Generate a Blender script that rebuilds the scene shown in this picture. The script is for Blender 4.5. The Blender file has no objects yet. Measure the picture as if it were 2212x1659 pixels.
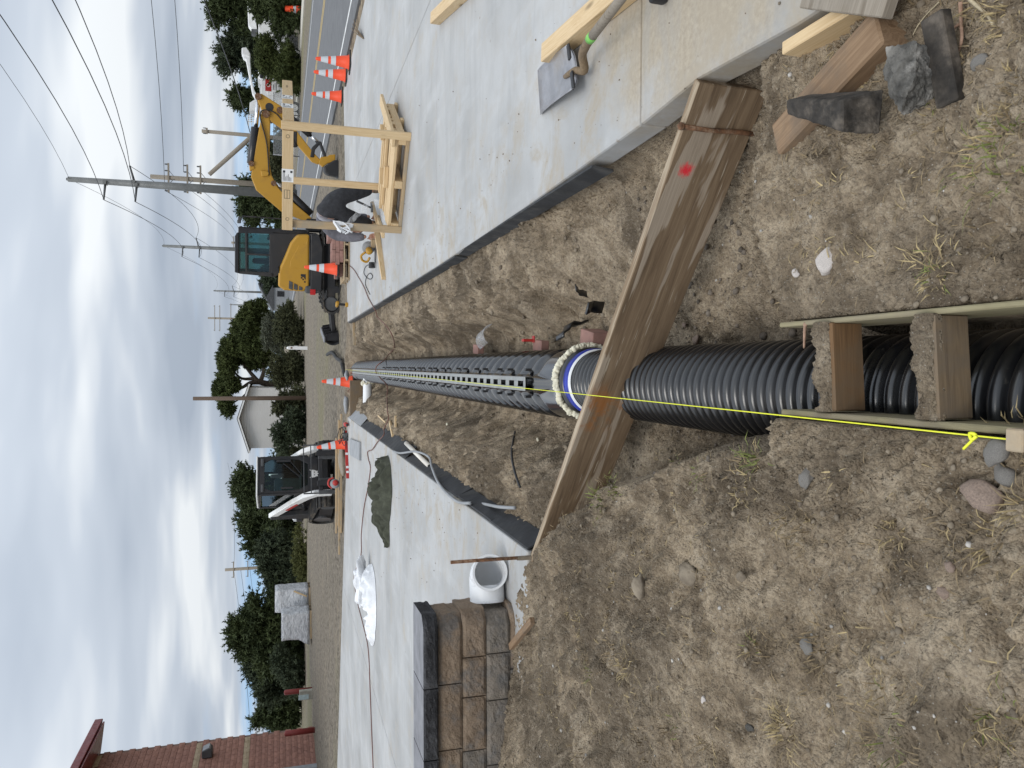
import bpy, bmesh, math, random
import numpy as np
from mathutils import Vector, Matrix, Euler
random.seed(7); rng = np.random.default_rng(7)
SC = bpy.context.scene
COL = SC.collection
R = math.radians

# ------------------------------------------------------------------ camera
# the photograph was taken upright and is shown turned a quarter turn: world "up" points to the left of the picture
FOC = 1661.0; EYE = 1.42
PITCH = math.atan((1106 - 603) / FOC)
YAW = math.atan((869 - 829.5) / FOC * math.cos(PITCH))
_rot = Matrix.Rotation(YAW, 3, 'Z')
FW = _rot @ Vector((0, math.cos(PITCH), -math.sin(PITCH)))
DN = _rot @ Vector((0, -math.sin(PITCH), -math.cos(PITCH)))
RT = _rot @ Vector((1, 0, 0))
CP = Vector((0, 0, EYE))
cam_d = bpy.data.cameras.new('camera'); cam = bpy.data.objects.new('camera', cam_d); COL.objects.link(cam)
cam_d.sensor_width = 36; cam_d.lens = 36 * FOC / 2212; cam_d.clip_start = 0.05; cam_d.clip_end = 6000
cam.matrix_world = Matrix(((DN.x, RT.x, -FW.x, 0), (DN.y, RT.y, -FW.y, 0), (DN.z, RT.z, -FW.z, EYE), (0, 0, 0, 1)))
SC.camera = cam

# ------------------------------------------------------------------ sky, sun, exposure
SUN_EL, SUN_AZ = R(52), R(205)          # compass-style azimuth, clockwise from +Y
W = bpy.data.worlds.new('World'); SC.world = W; W.use_nodes = True
nt = W.node_tree; nt.nodes.clear()
def N(t, typ, **kw):
    n = t.nodes.new(typ)
    for k, v in kw.items():
        if k.startswith('i_'):
            n.inputs[int(k[2:])].default_value = v
        else: setattr(n, k, v)
    return n
def build_world():
    L = nt.links.new
    out = N(nt, 'ShaderNodeOutputWorld'); bg = N(nt, 'ShaderNodeBackground'); L(bg.outputs[0], out.inputs[0])
    sky = N(nt, 'ShaderNodeTexSky', sky_type='NISHITA', sun_disc=False, sun_elevation=SUN_EL, sun_rotation=SUN_AZ)
    sky.air_density = 1.2; sky.dust_density = 0.4; sky.ozone_density = 2.0
    tc = N(nt, 'ShaderNodeTexCoord'); sep = N(nt, 'ShaderNodeSeparateXYZ'); L(tc.outputs['Generated'], sep.inputs[0])
    def M(op, a, b=None, c=None, cl=False):
        m = N(nt, 'ShaderNodeMath', operation=op, use_clamp=cl)
        for i, v in enumerate((a, b, c)):
            if v is None: continue
            if isinstance(v, (int, float)): m.inputs[i].default_value = v
            else: L(v, m.inputs[i])
        return m.outputs[0]
    z = M('MAXIMUM', sep.outputs[2], 0.0)
    up = N(nt, 'ShaderNodeCombineXYZ'); L(sep.outputs[0], up.inputs[0]); L(sep.outputs[1], up.inputs[1]); L(M('ADD', z, 0.20), up.inputs[2])
    nm = N(nt, 'ShaderNodeVectorMath', operation='NORMALIZE'); L(up.outputs[0], nm.inputs[0]); L(nm.outputs[0], sky.inputs['Vector'])   # clear air above the haze layer
    den = M('ADD', z, 0.13)
    px = M('DIVIDE', sep.outputs[0], den); py = M('DIVIDE', sep.outputs[1], den)
    cmb = N(nt, 'ShaderNodeCombineXYZ'); L(px, cmb.inputs[0]); L(py, cmb.inputs[1])
    def noise(scale, detail, rough, off, dist=0.0):
        mp = N(nt, 'ShaderNodeMapping'); L(cmb.outputs[0], mp.inputs[0]); mp.inputs[1].default_value = off; mp.inputs[2].default_value = (0, 0, R(24)); mp.inputs[3].default_value = (0.75, 1.25, 1)
        n = N(nt, 'ShaderNodeTexNoise'); n.inputs['Scale'].default_value = scale; n.inputs['Detail'].default_value = detail
        n.inputs['Roughness'].default_value = rough; n.inputs['Distortion'].default_value = dist
        L(mp.outputs[0], n.inputs['Vector']); return n.outputs['Fac']
    cover = noise(0.7, 4, 0.5, (4.1, 1.7, 0), 0.2)
    shade = noise(0.95, 3.5, 0.45, (9.3, 3.2, 2), 0.2)
    # thin deck overhead, breaking up into blue gaps low over the horizon
    lo = M('SUBTRACT', 0.46, M('MULTIPLY', M('POWER', z, 0.6), 1.1))
    covr = N(nt, 'ShaderNodeMapRange', interpolation_type='SMOOTHSTEP'); L(cover, covr.inputs[0]); L(lo, covr.inputs[1]); L(M('ADD', lo, 0.22), covr.inputs[2])
    ramp = N(nt, 'ShaderNodeValToRGB'); L(shade, ramp.inputs[0])
    cr = ramp.color_ramp; cr.elements[0].position = 0.31; cr.elements[0].color = (0.36, 0.415, 0.495, 1); cr.elements[1].position = 0.63; cr.elements[1].color = (0.76, 0.795, 0.825, 1)
    e = cr.elements.new(0.5); e.color = (0.50, 0.555, 0.63, 1)
    br = M('ADD', 1.0, M('MULTIPLY', z, 1.15))           # an overcast deck is brighter towards the zenith
    cl = N(nt, 'ShaderNodeVectorMath', operation='SCALE'); L(ramp.outputs[0], cl.inputs[0]); L(br, cl.inputs['Scale'])
    sk = N(nt, 'ShaderNodeVectorMath', operation='SCALE'); L(sky.outputs[0], sk.inputs[0]); sk.inputs['Scale'].default_value = SKY_STRENGTH
    mix = N(nt, 'ShaderNodeMix', data_type='RGBA'); L(covr.outputs[0], mix.inputs[0]); L(sk.outputs[0], mix.inputs[6]); L(cl.outputs[0], mix.inputs[7])
    L(mix.outputs[2], bg.inputs[0]); bg.inputs[1].default_value = 1.0
SKY_STRENGTH = 0.15
build_world()
sun_d = bpy.data.lights.new('sun', 'SUN'); sun = bpy.data.objects.new('sun', sun_d); COL.objects.link(sun)
sun_d.energy = 1.25; sun_d.angle = R(22); sun_d.color = (1.0, 0.96, 0.9)
_sd = Vector((math.sin(SUN_AZ) * math.cos(SUN_EL), math.cos(SUN_AZ) * math.cos(SUN_EL), math.sin(SUN_EL)))
sun.rotation_euler = _sd.to_track_quat('Z', 'Y').to_euler(); sun.location = (0, 0, 30)
SC.view_settings.view_transform = 'Standard'; SC.view_settings.look = 'None'
SC.view_settings.exposure = 0.0; SC.view_settings.gamma = 1.0

# ------------------------------------------------------------------ layout helpers (photo measure -> real place)
def ray(ix, iy): return FW + DN * ((ix - 1106) / FOC) + RT * ((829.5 - iy) / FOC)
def G(ix, iy, z=0.0):
    r = ray(ix, iy); return CP + r * ((z - EYE) / r.z)
def P(ix, iy, y):
    r = ray(ix, iy); return CP + r * (y / r.y)

# ------------------------------------------------------------------ mesh helpers
class MB:
    def __init__(s): s.v = []; s.f = []
    def add(s, vs, fs):
        b = len(s.v); s.v.extend([tuple(v) for v in vs]); s.f.extend([tuple(i + b for i in f) for f in fs]); return s
    def box(s, c, d, rot=None):
        c = Vector(c); hx, hy, hz = d[0] / 2, d[1] / 2, d[2] / 2
        vs = [Vector((x, y, z)) for x in (-hx, hx) for y in (-hy, hy) for z in (-hz, hz)]
        if rot is not None: vs = [rot @ v for v in vs]
        return s.add([v + c for v in vs], [(0, 1, 3, 2), (4, 6, 7, 5), (0, 4, 5, 1), (2, 3, 7, 6), (0, 2, 6, 4), (1, 5, 7, 3)])
    def b2(s, lo, hi): return s.box([(a + b) / 2 for a, b in zip(lo, hi)], [abs(b - a) for a, b in zip(lo, hi)])
    def beam(s, p, q, w, h, up=(0, 0, 1)):
        p = Vector(p); q = Vector(q); x = (q - p).normalized(); u = Vector(up); y = u.cross(x)
        if y.length < 1e-5: y = Vector((1, 0, 0)).cross(x)
        y.normalize(); z = x.cross(y)
        m = Matrix((x, y, z)).transposed()
        return s.box((p + q) / 2, ((q - p).length, w, h), m)
    def tube(s, pts, r, n=8, cap=True, closed=False, flat=1.0):
        pts = [Vector(p) for p in pts]; k = len(pts)
        rs = r if isinstance(r, (list, tuple)) else [r] * k
        t0 = (pts[1] - pts[0]).normalized(); a = Vector((0, 0, 1)) if abs(t0.z) < 0.9 else Vector((1, 0, 0))
        u = (a - t0 * a.dot(t0)).normalized(); vs = []; fs = []
        for i in range(k):
            t = (pts[(i + 1) % k if closed else min(i + 1, k - 1)] - pts[i - 1 if (closed or i) else 0])
            if t.length < 1e-9: t = t0
            t.normalize(); u = u - t * u.dot(t)
            if u.length < 1e-6: u = t.orthogonal()
            u.normalize(); w = t.cross(u)
            for j in range(n):
                an = 2 * math.pi * j / n
                vs.append(pts[i] + u * (math.cos(an) * rs[i] * flat) + w * (math.sin(an) * rs[i]))
        for i in range(k if closed else k - 1):
            for j in range(n):
                a_ = i * n + j; b_ = i * n + (j + 1) % n; c_ = ((i + 1) % k) * n + (j + 1) % n; d_ = ((i + 1) % k) * n + j
                fs.append((a_, b_, c_, d_))
        if cap and not closed:
            fs.append(tuple(range(n - 1, -1, -1))); fs.append(tuple((k - 1) * n + j for j in range(n)))
        return s.add(vs, fs)
    def cyl(s, p, q, r1, r2=None, n=12, cap=True): return s.tube([p, q], [r1, r1 if r2 is None else r2], n, cap)
    def prism(s, poly, o, ux, uy, th):
        """2-D polygon in the plane o + a*ux + b*uy, thickened by th along ux x uy (centred)"""
        o = Vector(o); ux = Vector(ux); uy = Vector(uy); n = ux.cross(uy).normalized() * (th / 2); k = len(poly)
        vs = [o + ux * a + uy * b - n for a, b in poly] + [o + ux * a + uy * b + n for a, b in poly]
        fs = [tuple(range(k - 1, -1, -1)), tuple(range(k, 2 * k))] + [(i, (i + 1) % k, k + (i + 1) % k, k + i) for i in range(k)]
        return s.add(vs, fs)
    def lathe(s, prof, o=(0, 0, 0), n=24, ax=(0, 0, 1), cap=True):
        o = Vector(o); ax = Vector(ax).normalized(); u = ax.orthogonal().normalized(); w = ax.cross(u); vs = []; fs = []
        for r, h in prof:
            for j in range(n):
                an = 2 * math.pi * j / n; vs.append(o + ax * h + u * (math.cos(an) * r) + w * (math.sin(an) * r))
        for i in range(len(prof) - 1):
            for j in range(n): fs.append((i * n + j, i * n + (j + 1) % n, (i + 1) * n + (j + 1) % n, (i + 1) * n + j))
        if cap: fs.append(tuple(range(n - 1, -1, -1))); fs.append(tuple((len(prof) - 1) * n + j for j in range(n)))
        return s.add(vs, fs)
    def build(s, name, mat, parent=None, world=False, smooth=False, bev=0.0, seg=1, sub=0):
        vs = s.v
        if world and parent is not None:
            l = parent.location; vs = [(a - l.x, b - l.y, c - l.z) for a, b, c in vs]
        me = bpy.data.meshes.new(name); me.from_pydata(vs, [], s.f); me.update()
        if smooth: me.shade_smooth()
        return link(name, me, mat, parent, bev, seg, sub)
def link(name, me, mat, parent=None, bev=0.0, seg=1, sub=0):
    o = bpy.data.objects.new(name, me); COL.objects.link(o)
    if mat is not None: me.materials.append(mat)
    if parent is not None: o.parent = parent
    if sub:
        m = o.modifiers.new('sub', 'SUBSURF'); m.levels = sub; m.render_levels = sub
    if bev:
        m = o.modifiers.new('bevel', 'BEVEL'); m.width = bev; m.segments = seg; m.limit_method = 'ANGLE'; m.angle_limit = R(35)
    return o
def tag(o, label, cat, group=None, kind=None):
    if label: o['label'] = label
    if cat: o['category'] = cat
    if group: o['group'] = group
    if kind: o['kind'] = kind
    return o
def T(name, label, cat, loc=(0, 0, 0), rz=0.0, group=None):
    o = bpy.data.objects.new(name, None); COL.objects.link(o); o.location = loc; o.rotation_euler = (0, 0, rz); o.empty_display_size = 0.1
    return tag(o, label, cat, group)
def copy_tree(o, parent=None):
    c = o.copy(); COL.objects.link(c); c.parent = parent
    for ch in list(o.children): copy_tree(ch, c)
    return c
def board(name, p, q, w, t, mat, parent=None, up=(0, 0, 1), bev=0.003, jit=0.0):
    """a sawn board whose local x runs along the grain; w across (y), t along up (z)"""
    p = Vector(p); q = Vector(q); x = (q - p).normalized(); u = Vector(up); y = u.cross(x)
    if y.length < 1e-5: y = Vector((1, 0, 0)).cross(x)
    y.normalize(); z = x.cross(y); L = (q - p).length
    o = MB().box((0, 0, 0), (L, w, t)).build(name, mat, None, bev=bev)
    m = Matrix((x, y, z)).transposed().to_4x4(); m.translation = (p + q) / 2
    if parent is not None:
        o.parent = parent; m.translation = m.translation - (parent.location if parent.rotation_euler.z == 0 else Vector((0, 0, 0)))
    o.matrix_basis = m
    return o
def spline(pts, n=8):
    pts = [Vector(p) for p in pts]; out = []
    for i in range(len(pts) - 1):
        p0 = pts[max(i - 1, 0)]; p1 = pts[i]; p2 = pts[i + 1]; p3 = pts[min(i + 2, len(pts) - 1)]
        for k in range(n):
            t = k / n
            out.append(0.5 * ((2 * p1) + (p2 - p0) * t + (2 * p0 - 5 * p1 + 4 * p2 - p3) * t * t + (3 * p1 - p0 - 3 * p2 + p3) * t ** 3))
    out.append(pts[-1]); return out

# ------------------------------------------------------------------ numeric noise
_perm = rng.permutation(4096); _val = rng.random(4096)
def vn(x, y, seed=0):
    x = np.asarray(x, float) + seed * 17.31; y = np.asarray(y, float) + seed * 9.77
    xi = np.floor(x).astype(int); yi = np.floor(y).astype(int); fx = x - xi; fy = y - yi
    fx = fx * fx * fx * (fx * (fx * 6 - 15) + 10); fy = fy * fy * fy * (fy * (fy * 6 - 15) + 10)
    h = lambda a, b: _val[_perm[(_perm[a & 4095] + b) & 4095]]
    return (h(xi, yi) * (1 - fx) + h(xi + 1, yi) * fx) * (1 - fy) + (h(xi, yi + 1) * (1 - fx) + h(xi + 1, yi + 1) * fx) * fy - 0.5
def fbm(x, y, o=4, seed=0, gain=0.5):
    s = 0; a = 1.0; f = 1.0
    for k in range(o): s = s + a * vn(x * f, y * f, seed + k); a *= gain; f *= 2.03
    return s

# ------------------------------------------------------------------ materials
class NT:
    def __init__(s, name):
        s.m = bpy.data.materials.new(name); s.m.use_nodes = True; s.t = s.m.node_tree; s.t.nodes.clear()
        s.out = N(s.t, 'ShaderNodeOutputMaterial'); s.b = N(s.t, 'ShaderNodeBsdfPrincipled'); s.t.links.new(s.b.outputs[0], s.out.inputs[0])
        s.co = N(s.t, 'ShaderNodeTexCoord'); s.geo = None
    def L(s, a, b): s.t.links.new(a, b)
    def obj(s): return s.co.outputs['Object']
    def pos(s):
        if s.geo is None: s.geo = N(s.t, 'ShaderNodeNewGeometry')
        return s.geo.outputs['Position']
    def map(s, v, sc=(1, 1, 1), off=(0, 0, 0)):
        m = N(s.t, 'ShaderNodeMapping'); s.L(v, m.inputs[0]); m.inputs[3].default_value = sc; m.inputs[1].default_value = off; return m.outputs[0]
    def noise(s, v, scale, detail=4, rough=0.55, dist=0.0, col=False):
        n = N(s.t, 'ShaderNodeTexNoise'); s.L(v, n.inputs['Vector']); n.inputs['Scale'].default_value = scale; n.inputs['Detail'].default_value = detail
        n.inputs['Roughness'].default_value = rough; n.inputs['Distortion'].default_value = dist; return n.outputs['Color' if col else 'Fac']
    def vor(s, v, scale, feat='F1', out='Distance'):
        n = N(s.t, 'ShaderNodeTexVoronoi', feature=feat); s.L(v, n.inputs['Vector']); n.inputs['Scale'].default_value = scale; return n.outputs[out]
    def rr(s, f, a, b, lo=0.0, hi=1.0):
        n = N(s.t, 'ShaderNodeMapRange', interpolation_type='SMOOTHSTEP'); s.L(f, n.inputs[0]); n.inputs[1].default_value = a; n.inputs[2].default_value = b
        n.inputs[3].default_value = lo; n.inputs[4].default_value = hi; return n.outputs[0]
    def ramp(s, f, stops):
        n = N(s.t, 'ShaderNodeValToRGB'); s.L(f, n.inputs[0]); e = n.color_ramp.elements
        while len(e) < len(stops): e.new(0.5)
        for i, (p, c) in enumerate(stops): e[i].position = p; e[i].color = (*c, 1)
        return n.outputs[0]
    def mix(s, f, a, b, blend='MIX'):
        n = N(s.t, 'ShaderNodeMix', data_type='RGBA', blend_type=blend)
        for i, v in ((0, f), (6, a), (7, b)):
            if isinstance(v, (int, float)): n.inputs[i].default_value = v
            elif isinstance(v, tuple): n.inputs[i].default_value = (*v, 1)
            else: s.L(v, n.inputs[i])
        return n.outputs[2]
    def math(s, op, a, b=0.0, clamp=False):
        n = N(s.t, 'ShaderNodeMath', operation=op, use_clamp=clamp)
        for i, v in enumerate((a, b)):
            if isinstance(v, (int, float)): n.inputs[i].default_value = v
            else: s.L(v, n.inputs[i])
        return n.outputs[0]
    def bump(s, h, strength=0.3, dist=0.01):
        n = N(s.t, 'ShaderNodeBump'); s.L(h, n.inputs['Height']); n.inputs['Strength'].default_value = strength; n.inputs['Distance'].default_value = dist
        s.L(n.outputs[0], s.b.inputs['Normal'])
    def set(s, col=None, rough=None, metal=None, spec=None):
        for k, v in (('Base Color', col), ('Roughness', rough), ('Metallic', metal), ('Specular IOR Level', spec)):
            if v is None: continue
            if isinstance(v, tuple): s.b.inputs[k].default_value = (*v, 1)
            elif isinstance(v, (int, float)): s.b.inputs[k].default_value = v
            else: s.L(v, s.b.inputs[k])
        return s.m
def simple(name, col, rough=0.6, var=0.15, scale=8.0, bump=0.15, bs=60.0, metal=0.0, spec=0.5, dirt=None, dirt_amt=0.5, dirt_scale=3.0):
    m = NT(name); v = m.obj()
    d = tuple(max(c * (1 - 2 * var), 0.001) for c in col); l = tuple(min(c * (1 + var), 1) for c in col)
    c = m.ramp(m.noise(v, scale, 5, 0.6), [(0.3, d), (0.7, l)])
    if dirt: c = m.mix(m.math('MULTIPLY', m.rr(m.noise(v, dirt_scale, 6, 0.65), 0.48, 0.68), dirt_amt), c, dirt)
    r = m.rr(m.noise(v, scale * 2.3, 3), 0.2, 0.8, max(rough - 0.1, 0.02), min(rough + 0.12, 1))
    if bump: m.bump(m.noise(v, bs, 4), bump, 0.004)
    return m.set(c, r, metal, spec)
def wood(name, light, dark, rough=0.7, ring=26.0, knots=True, weather=None):
    m = NT(name); oi = N(m.t, 'ShaderNodeObjectInfo'); add = N(m.t, 'ShaderNodeVectorMath', operation='ADD')
    sc = N(m.t, 'ShaderNodeVectorMath', operation='SCALE'); cx = N(m.t, 'ShaderNodeCombineXYZ'); m.L(oi.outputs['Random'], cx.inputs[0]); m.L(oi.outputs['Random'], cx.inputs[1]); m.L(oi.outputs['Random'], cx.inputs[2])
    m.L(cx.outputs[0], sc.inputs[0]); sc.inputs['Scale'].default_value = 37.0
    m.L(m.obj(), add.inputs[0]); m.L(sc.outputs[0], add.inputs[1]); v = add.outputs[0]
    g = m.noise(m.map(v, (0.55, 9, 9)), ring / 9, 5, 0.6, 1.2)
    fine = m.noise(m.map(v, (3, 160, 160)), 1.0, 3, 0.6)
    c = m.ramp(g, [(0.32, dark), (0.46, light), (0.56, tuple(0.5 * (a + b) for a, b in zip(light, dark))), (0.68, light)])
    c = m.mix(m.math('MULTIPLY', m.rr(fine, 0.35, 0.75), 0.35), c, dark)
    if knots:
        k = m.vor(m.map(v, (1.6, 7, 7)), 1.0); c = m.mix(m.rr(k, 0.05, 0.13, 0.75, 0.0), c, tuple(x * 0.35 for x in dark))
    if weather: c = m.mix(m.rr(m.noise(v, 5, 5, 0.65), 0.42, 0.66, 0, 0.75), c, weather)
    m.bump(m.math('ADD', m.math('MULTIPLY', g, 0.6), fine), 0.25, 0.002)
    return m.set(c, rough, 0.0, 0.3)
def paint(name, col, rough=0.4, dirt=(0.18, 0.14, 0.1), amt=0.35, scale=2.5, metal=0.0):
    m = NT(name); v = m.obj(); n1 = m.noise(v, scale, 7, 0.68)
    c = m.mix(m.math('MULTIPLY', m.rr(n1, 0.46, 0.72), amt), col, dirt)
    m.bump(m.noise(v, 35, 3), 0.04, 0.003)
    return m.set(c, m.rr(n1, 0.3, 0.75, rough, min(rough + 0.35, 1)), metal, 0.5)

M_ = {}
def mats():
    # soil: sandy, grey-brown, damp darker patches, grit; gravel yard beyond the slabs
    m = NT('soil'); p = m.pos()
    big = m.noise(p, 0.9, 6, 0.6, 0.4); mid = m.noise(p, 5.5, 6, 0.65); fine = m.noise(p, 60, 5, 0.7); grit = m.vor(p, 120)
    c = m.ramp(mid, [(0.34, (0.150, 0.115, 0.078)), (0.48, (0.318, 0.251, 0.174)), (0.64, (0.49, 0.398, 0.286))])
    c = m.mix(m.math('MULTIPLY', m.rr(big, 0.47, 0.58), 0.68), c, (0.105, 0.083, 0.060)); c = m.mix(m.math('MULTIPLY', m.rr(m.noise(p, 2.6, 5, 0.6, 0.6), 0.55, 0.63), 0.6), c, (0.48, 0.395, 0.29))
    c = m.mix(m.rr(fine, 0.42, 0.68, 0, 0.6), c, (0.115, 0.09, 0.066)); c = m.mix(m.rr(m.noise(p, 27, 5, 0.7), 0.52, 0.7, 0, 0.5), c, (0.44, 0.37, 0.28))
    c = m.mix(m.rr(m.vor(p, 75), 0.10, 0.17, 0.6, 0.0), c, (0.42, 0.39, 0.34))
    c = m.mix(m.rr(m.vor(p, 31), 0.05, 0.10, 0.7, 0.0), c, (0.06, 0.05, 0.04))
    # gravel yard
    gp = m.map(p, (1, 1, 0)); g1 = m.noise(gp, 7.0, 6, 0.75); g2 = m.noise(m.map(p, (0.35, 2.6, 0)), 1.0, 4, 0.6); g3 = m.vor(gp, 9)
    gc = m.ramp(g1, [(0.36, (0.055, 0.048, 0.040)), (0.48, (0.175, 0.152, 0.122)), (0.66, (0.33, 0.29, 0.235))])
    gc = m.mix(m.rr(g2, 0.45, 0.7, 0, 0.55), gc, (0.30, 0.25, 0.185))
    gc = m.mix(m.rr(g3, 0.05, 0.16, 0.65, 0.0), gc, (0.04, 0.037, 0.033))
    far = m.noise(gp, 0.06, 4, 0.6)
    gc = m.mix(m.rr(far, 0.5, 0.62, 0, 0.5), gc, (0.20, 0.19, 0.09))
    sx = N(m.t, 'ShaderNodeSeparateXYZ'); m.L(p, sx.inputs[0])
    yy = m.math('ADD', sx.outputs[1], m.math('MULTIPLY', m.noise(gp, 0.8, 4), 2.0))
    c = m.mix(m.rr(yy, 18.2, 19.6), c, gc)
    h = m.math('ADD', m.math('MULTIPLY', mid, 0.8), m.math('ADD', m.math('MULTIPLY', fine, 0.5), m.math('MULTIPLY', grit, -0.25)))
    m.bump(h, 1.0, 0.03)
    M_['soil'] = m.set(c, 0.95, 0.0, 0.15)
    m = NT('clod'); p = m.pos(); c = m.ramp(m.noise(p, 14, 4), [(0.3, (0.13, 0.105, 0.08)), (0.7, (0.31, 0.26, 0.195))]); m.bump(m.noise(p, 150, 4), 0.6, 0.005); M_['clod'] = m.set(c, 0.95, 0, 0.15)
    # concrete
    m = NT('concrete'); p = m.pos(); a = m.noise(p, 0.8, 6, 0.6, 0.3); b = m.noise(m.map(p, (1.3, 0.25, 1)), 3.5, 5, 0.6); f = m.noise(p, 90, 3, 0.7)
    c = m.ramp(a, [(0.3, (0.30, 0.298, 0.29)), (0.5, (0.395, 0.395, 0.39)), (0.7, (0.48, 0.48, 0.475))])
    c = m.mix(m.rr(b, 0.5, 0.72, 0, 0.35), c, (0.52, 0.53, 0.535)); c = m.mix(m.rr(f, 0.3, 0.7, 0, 0.10), c, (0.33, 0.33, 0.33))
    st = m.noise(p, 1.7, 7, 0.72); c = m.mix(m.rr(st, 0.52, 0.72, 0, 0.6), c, (0.40, 0.35, 0.28))
    spk = m.vor(m.map(p, (1, 0.6, 1)), 5.0); c = m.mix(m.math('MULTIPLY', m.rr(spk, 0.035, 0.06, 1.0, 0.0), m.rr(m.noise(p, 1.1, 3), 0.45, 0.6)), c, (0.22, 0.17, 0.12))
    sx = N(m.t, 'ShaderNodeSeparateXYZ'); m.L(p, sx.inputs[0])
    # dusting of sand on the right-hand slab beside the plank end and small rust-brown drips along the left slab's edge
    dx = m.math('MULTIPLY', m.math('SUBTRACT', sx.outputs[0], 1.55), 1.25); dy = m.math('MULTIPLY', m.math('SUBTRACT', sx.outputs[1], 2.35), 0.72)
    d2 = m.math('SQRT', m.math('ADD', m.math('MULTIPLY', dx, dx), m.math('MULTIPLY', dy, dy)))
    d2 = m.math('ADD', d2, m.math('MULTIPLY', m.math('SUBTRACT', m.noise(p, 4.5, 6, 0.65), 0.5), 0.9))
    sand = m.ramp(m.noise(p, 40, 5, 0.7), [(0.3, (0.30, 0.25, 0.185)), (0.7, (0.43, 0.37, 0.28))])
    c = m.mix(m.rr(d2, 0.45, 0.95, 0.95, 0.0), c, sand)
    dr = m.noise(m.map(p, (2.2, 7, 1)), 2.6, 6, 0.7); near = m.rr(m.math('ABSOLUTE', m.math('ADD', sx.outputs[0], 1.7)), 0.2, 0.75, 1.0, 0.0)
    c = m.mix(m.math('MULTIPLY', m.rr(dr, 0.60, 0.68, 0, 0.8), near), c, (0.34, 0.24, 0.14))
    ed = m.math('MINIMUM', m.math('ABSOLUTE', m.math('SUBTRACT', sx.outputs[0], XR_)), m.math('ABSOLUTE', m.math('SUBTRACT', sx.outputs[0], XL_)))
    mud = m.math('MULTIPLY', m.rr(m.noise(p, 3.2, 7, 0.72, 0.5), 0.46, 0.66), m.rr(ed, 0.0, 1.1, 0.85, 0.12)); c = m.mix(mud, c, (0.35, 0.30, 0.23))
    sw = m.noise(m.map(p, (0.5, 3.2, 1)), 1.3, 4, 0.6, 1.6); c = m.mix(m.rr(sw, 0.5, 0.66, 0, 0.3), c, (0.31, 0.31, 0.305))
    m.bump(m.math('ADD', m.math('MULTIPLY', f, 0.4), m.math('MULTIPLY', m.noise(p, 22, 4), 0.5)), 0.12, 0.006)
    M_['concrete'] = m.set(c, m.rr(a, 0.3, 0.7, 0.62, 0.8), 0, 0.35)
    m = NT('asphalt'); p = m.pos(); c = m.ramp(m.noise(p, 2.2, 6, 0.7), [(0.3, (0.105, 0.107, 0.112)), (0.7, (0.165, 0.167, 0.172))]); c = m.mix(m.rr(m.noise(p, 70, 3), 0.4, 0.8, 0, 0.5), c, (0.22, 0.22, 0.22))
    m.bump(m.noise(p, 120, 3), 0.4, 0.006); M_['asphalt'] = m.set(c, 0.85, 0, 0.3)
    M_['line_white'] = simple('line_white', (0.72, 0.72, 0.70), 0.7, 0.12, 3, 0.1, dirt=(0.3, 0.3, 0.29), dirt_amt=0.5, dirt_scale=5)
    M_['line_yellow'] = simple('line_yellow', (0.62, 0.42, 0.10), 0.7, 0.12, 3, 0.1, dirt=(0.3, 0.26, 0.2), dirt_amt=0.5, dirt_scale=5)
    M_['path'] = simple('path', (0.52, 0.49, 0.42), 0.8, 0.1, 1.0)
    M_['pine'] = wood('pine', (0.66, 0.50, 0.30), (0.50, 0.34, 0.17), 0.6)
    M_['pine_dull'] = wood('pine_dull', (0.48, 0.36, 0.22), (0.34, 0.235, 0.13), 0.7, weather=(0.33, 0.28, 0.21))
    M_['wood_old'] = wood('wood_old', (0.23, 0.165, 0.10), (0.115, 0.08, 0.05), 0.8, weather=(0.16, 0.13, 0.10))
    M_['wood_grey'] = wood('wood_grey', (0.30, 0.26, 0.21), (0.17, 0.14, 0.105), 0.85, weather=(0.28, 0.25, 0.21))
    M_['wood_edge'] = wood('wood_edge', (0.30, 0.265, 0.16), (0.17, 0.145, 0.085), 0.85, weather=(0.22, 0.185, 0.135))
    M_['wood_block'] = wood('wood_block', (0.29, 0.195, 0.118), (0.155, 0.092, 0.052), 0.85, weather=(0.15, 0.115, 0.085))
    M_['spacer_brown'] = wood('spacer_brown', (0.20, 0.115, 0.055), (0.10, 0.058, 0.03), 0.75, weather=(0.15, 0.105, 0.065))
    M_['char'] = simple('char', (0.048, 0.040, 0.032), 0.9, 0.4, 18, 1.0, 60, dirt=(0.17, 0.14, 0.11), dirt_amt=0.6, dirt_scale=9)
    M_['rock_dark'] = simple('rock_dark', (0.125, 0.118, 0.106), 0.95, 0.4, 20, 1.0, 60, dirt=(0.34, 0.32, 0.29), dirt_amt=0.8, dirt_scale=14)
    # plank: worn brown board with pale bare streaks, rust stains and one red paint dot
    m = NT('plank'); v = m.obj(); s = N(m.t, 'ShaderNodeSeparateXYZ'); m.L(v, s.inputs[0])
    g = m.noise(m.map(v, (0.8, 16, 16)), 2.6, 6, 0.6, 0.8); fine = m.noise(m.map(v, (4, 190, 190)), 1.0, 3, 0.6)
    c = m.ramp(g, [(0.28, (0.100, 0.068, 0.042)), (0.5, (0.182, 0.126, 0.078)), (0.72, (0.255, 0.185, 0.118))])
    c = m.mix(m.rr(fine, 0.42, 0.7, 0, 0.5), c, (0.125, 0.082, 0.048))
    bare = m.noise(m.map(v, (0.75, 7.5, 7.5), (3.1, 0.4, 0)), 1.5, 4, 0.5, 0.5)
    c = m.mix(m.rr(bare, 0.565, 0.60, 0, 0.9), c, m.mix(m.rr(fine, 0.3, 0.8), (0.37, 0.305, 0.235), (0.27, 0.215, 0.16)))
    fl = m.noise(m.map(v, (5, 110, 110)), 1.0, 2, 0.5); c = m.mix(m.rr(fl, 0.66, 0.71, 0, 0.75), c, (0.40, 0.34, 0.26))
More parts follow.
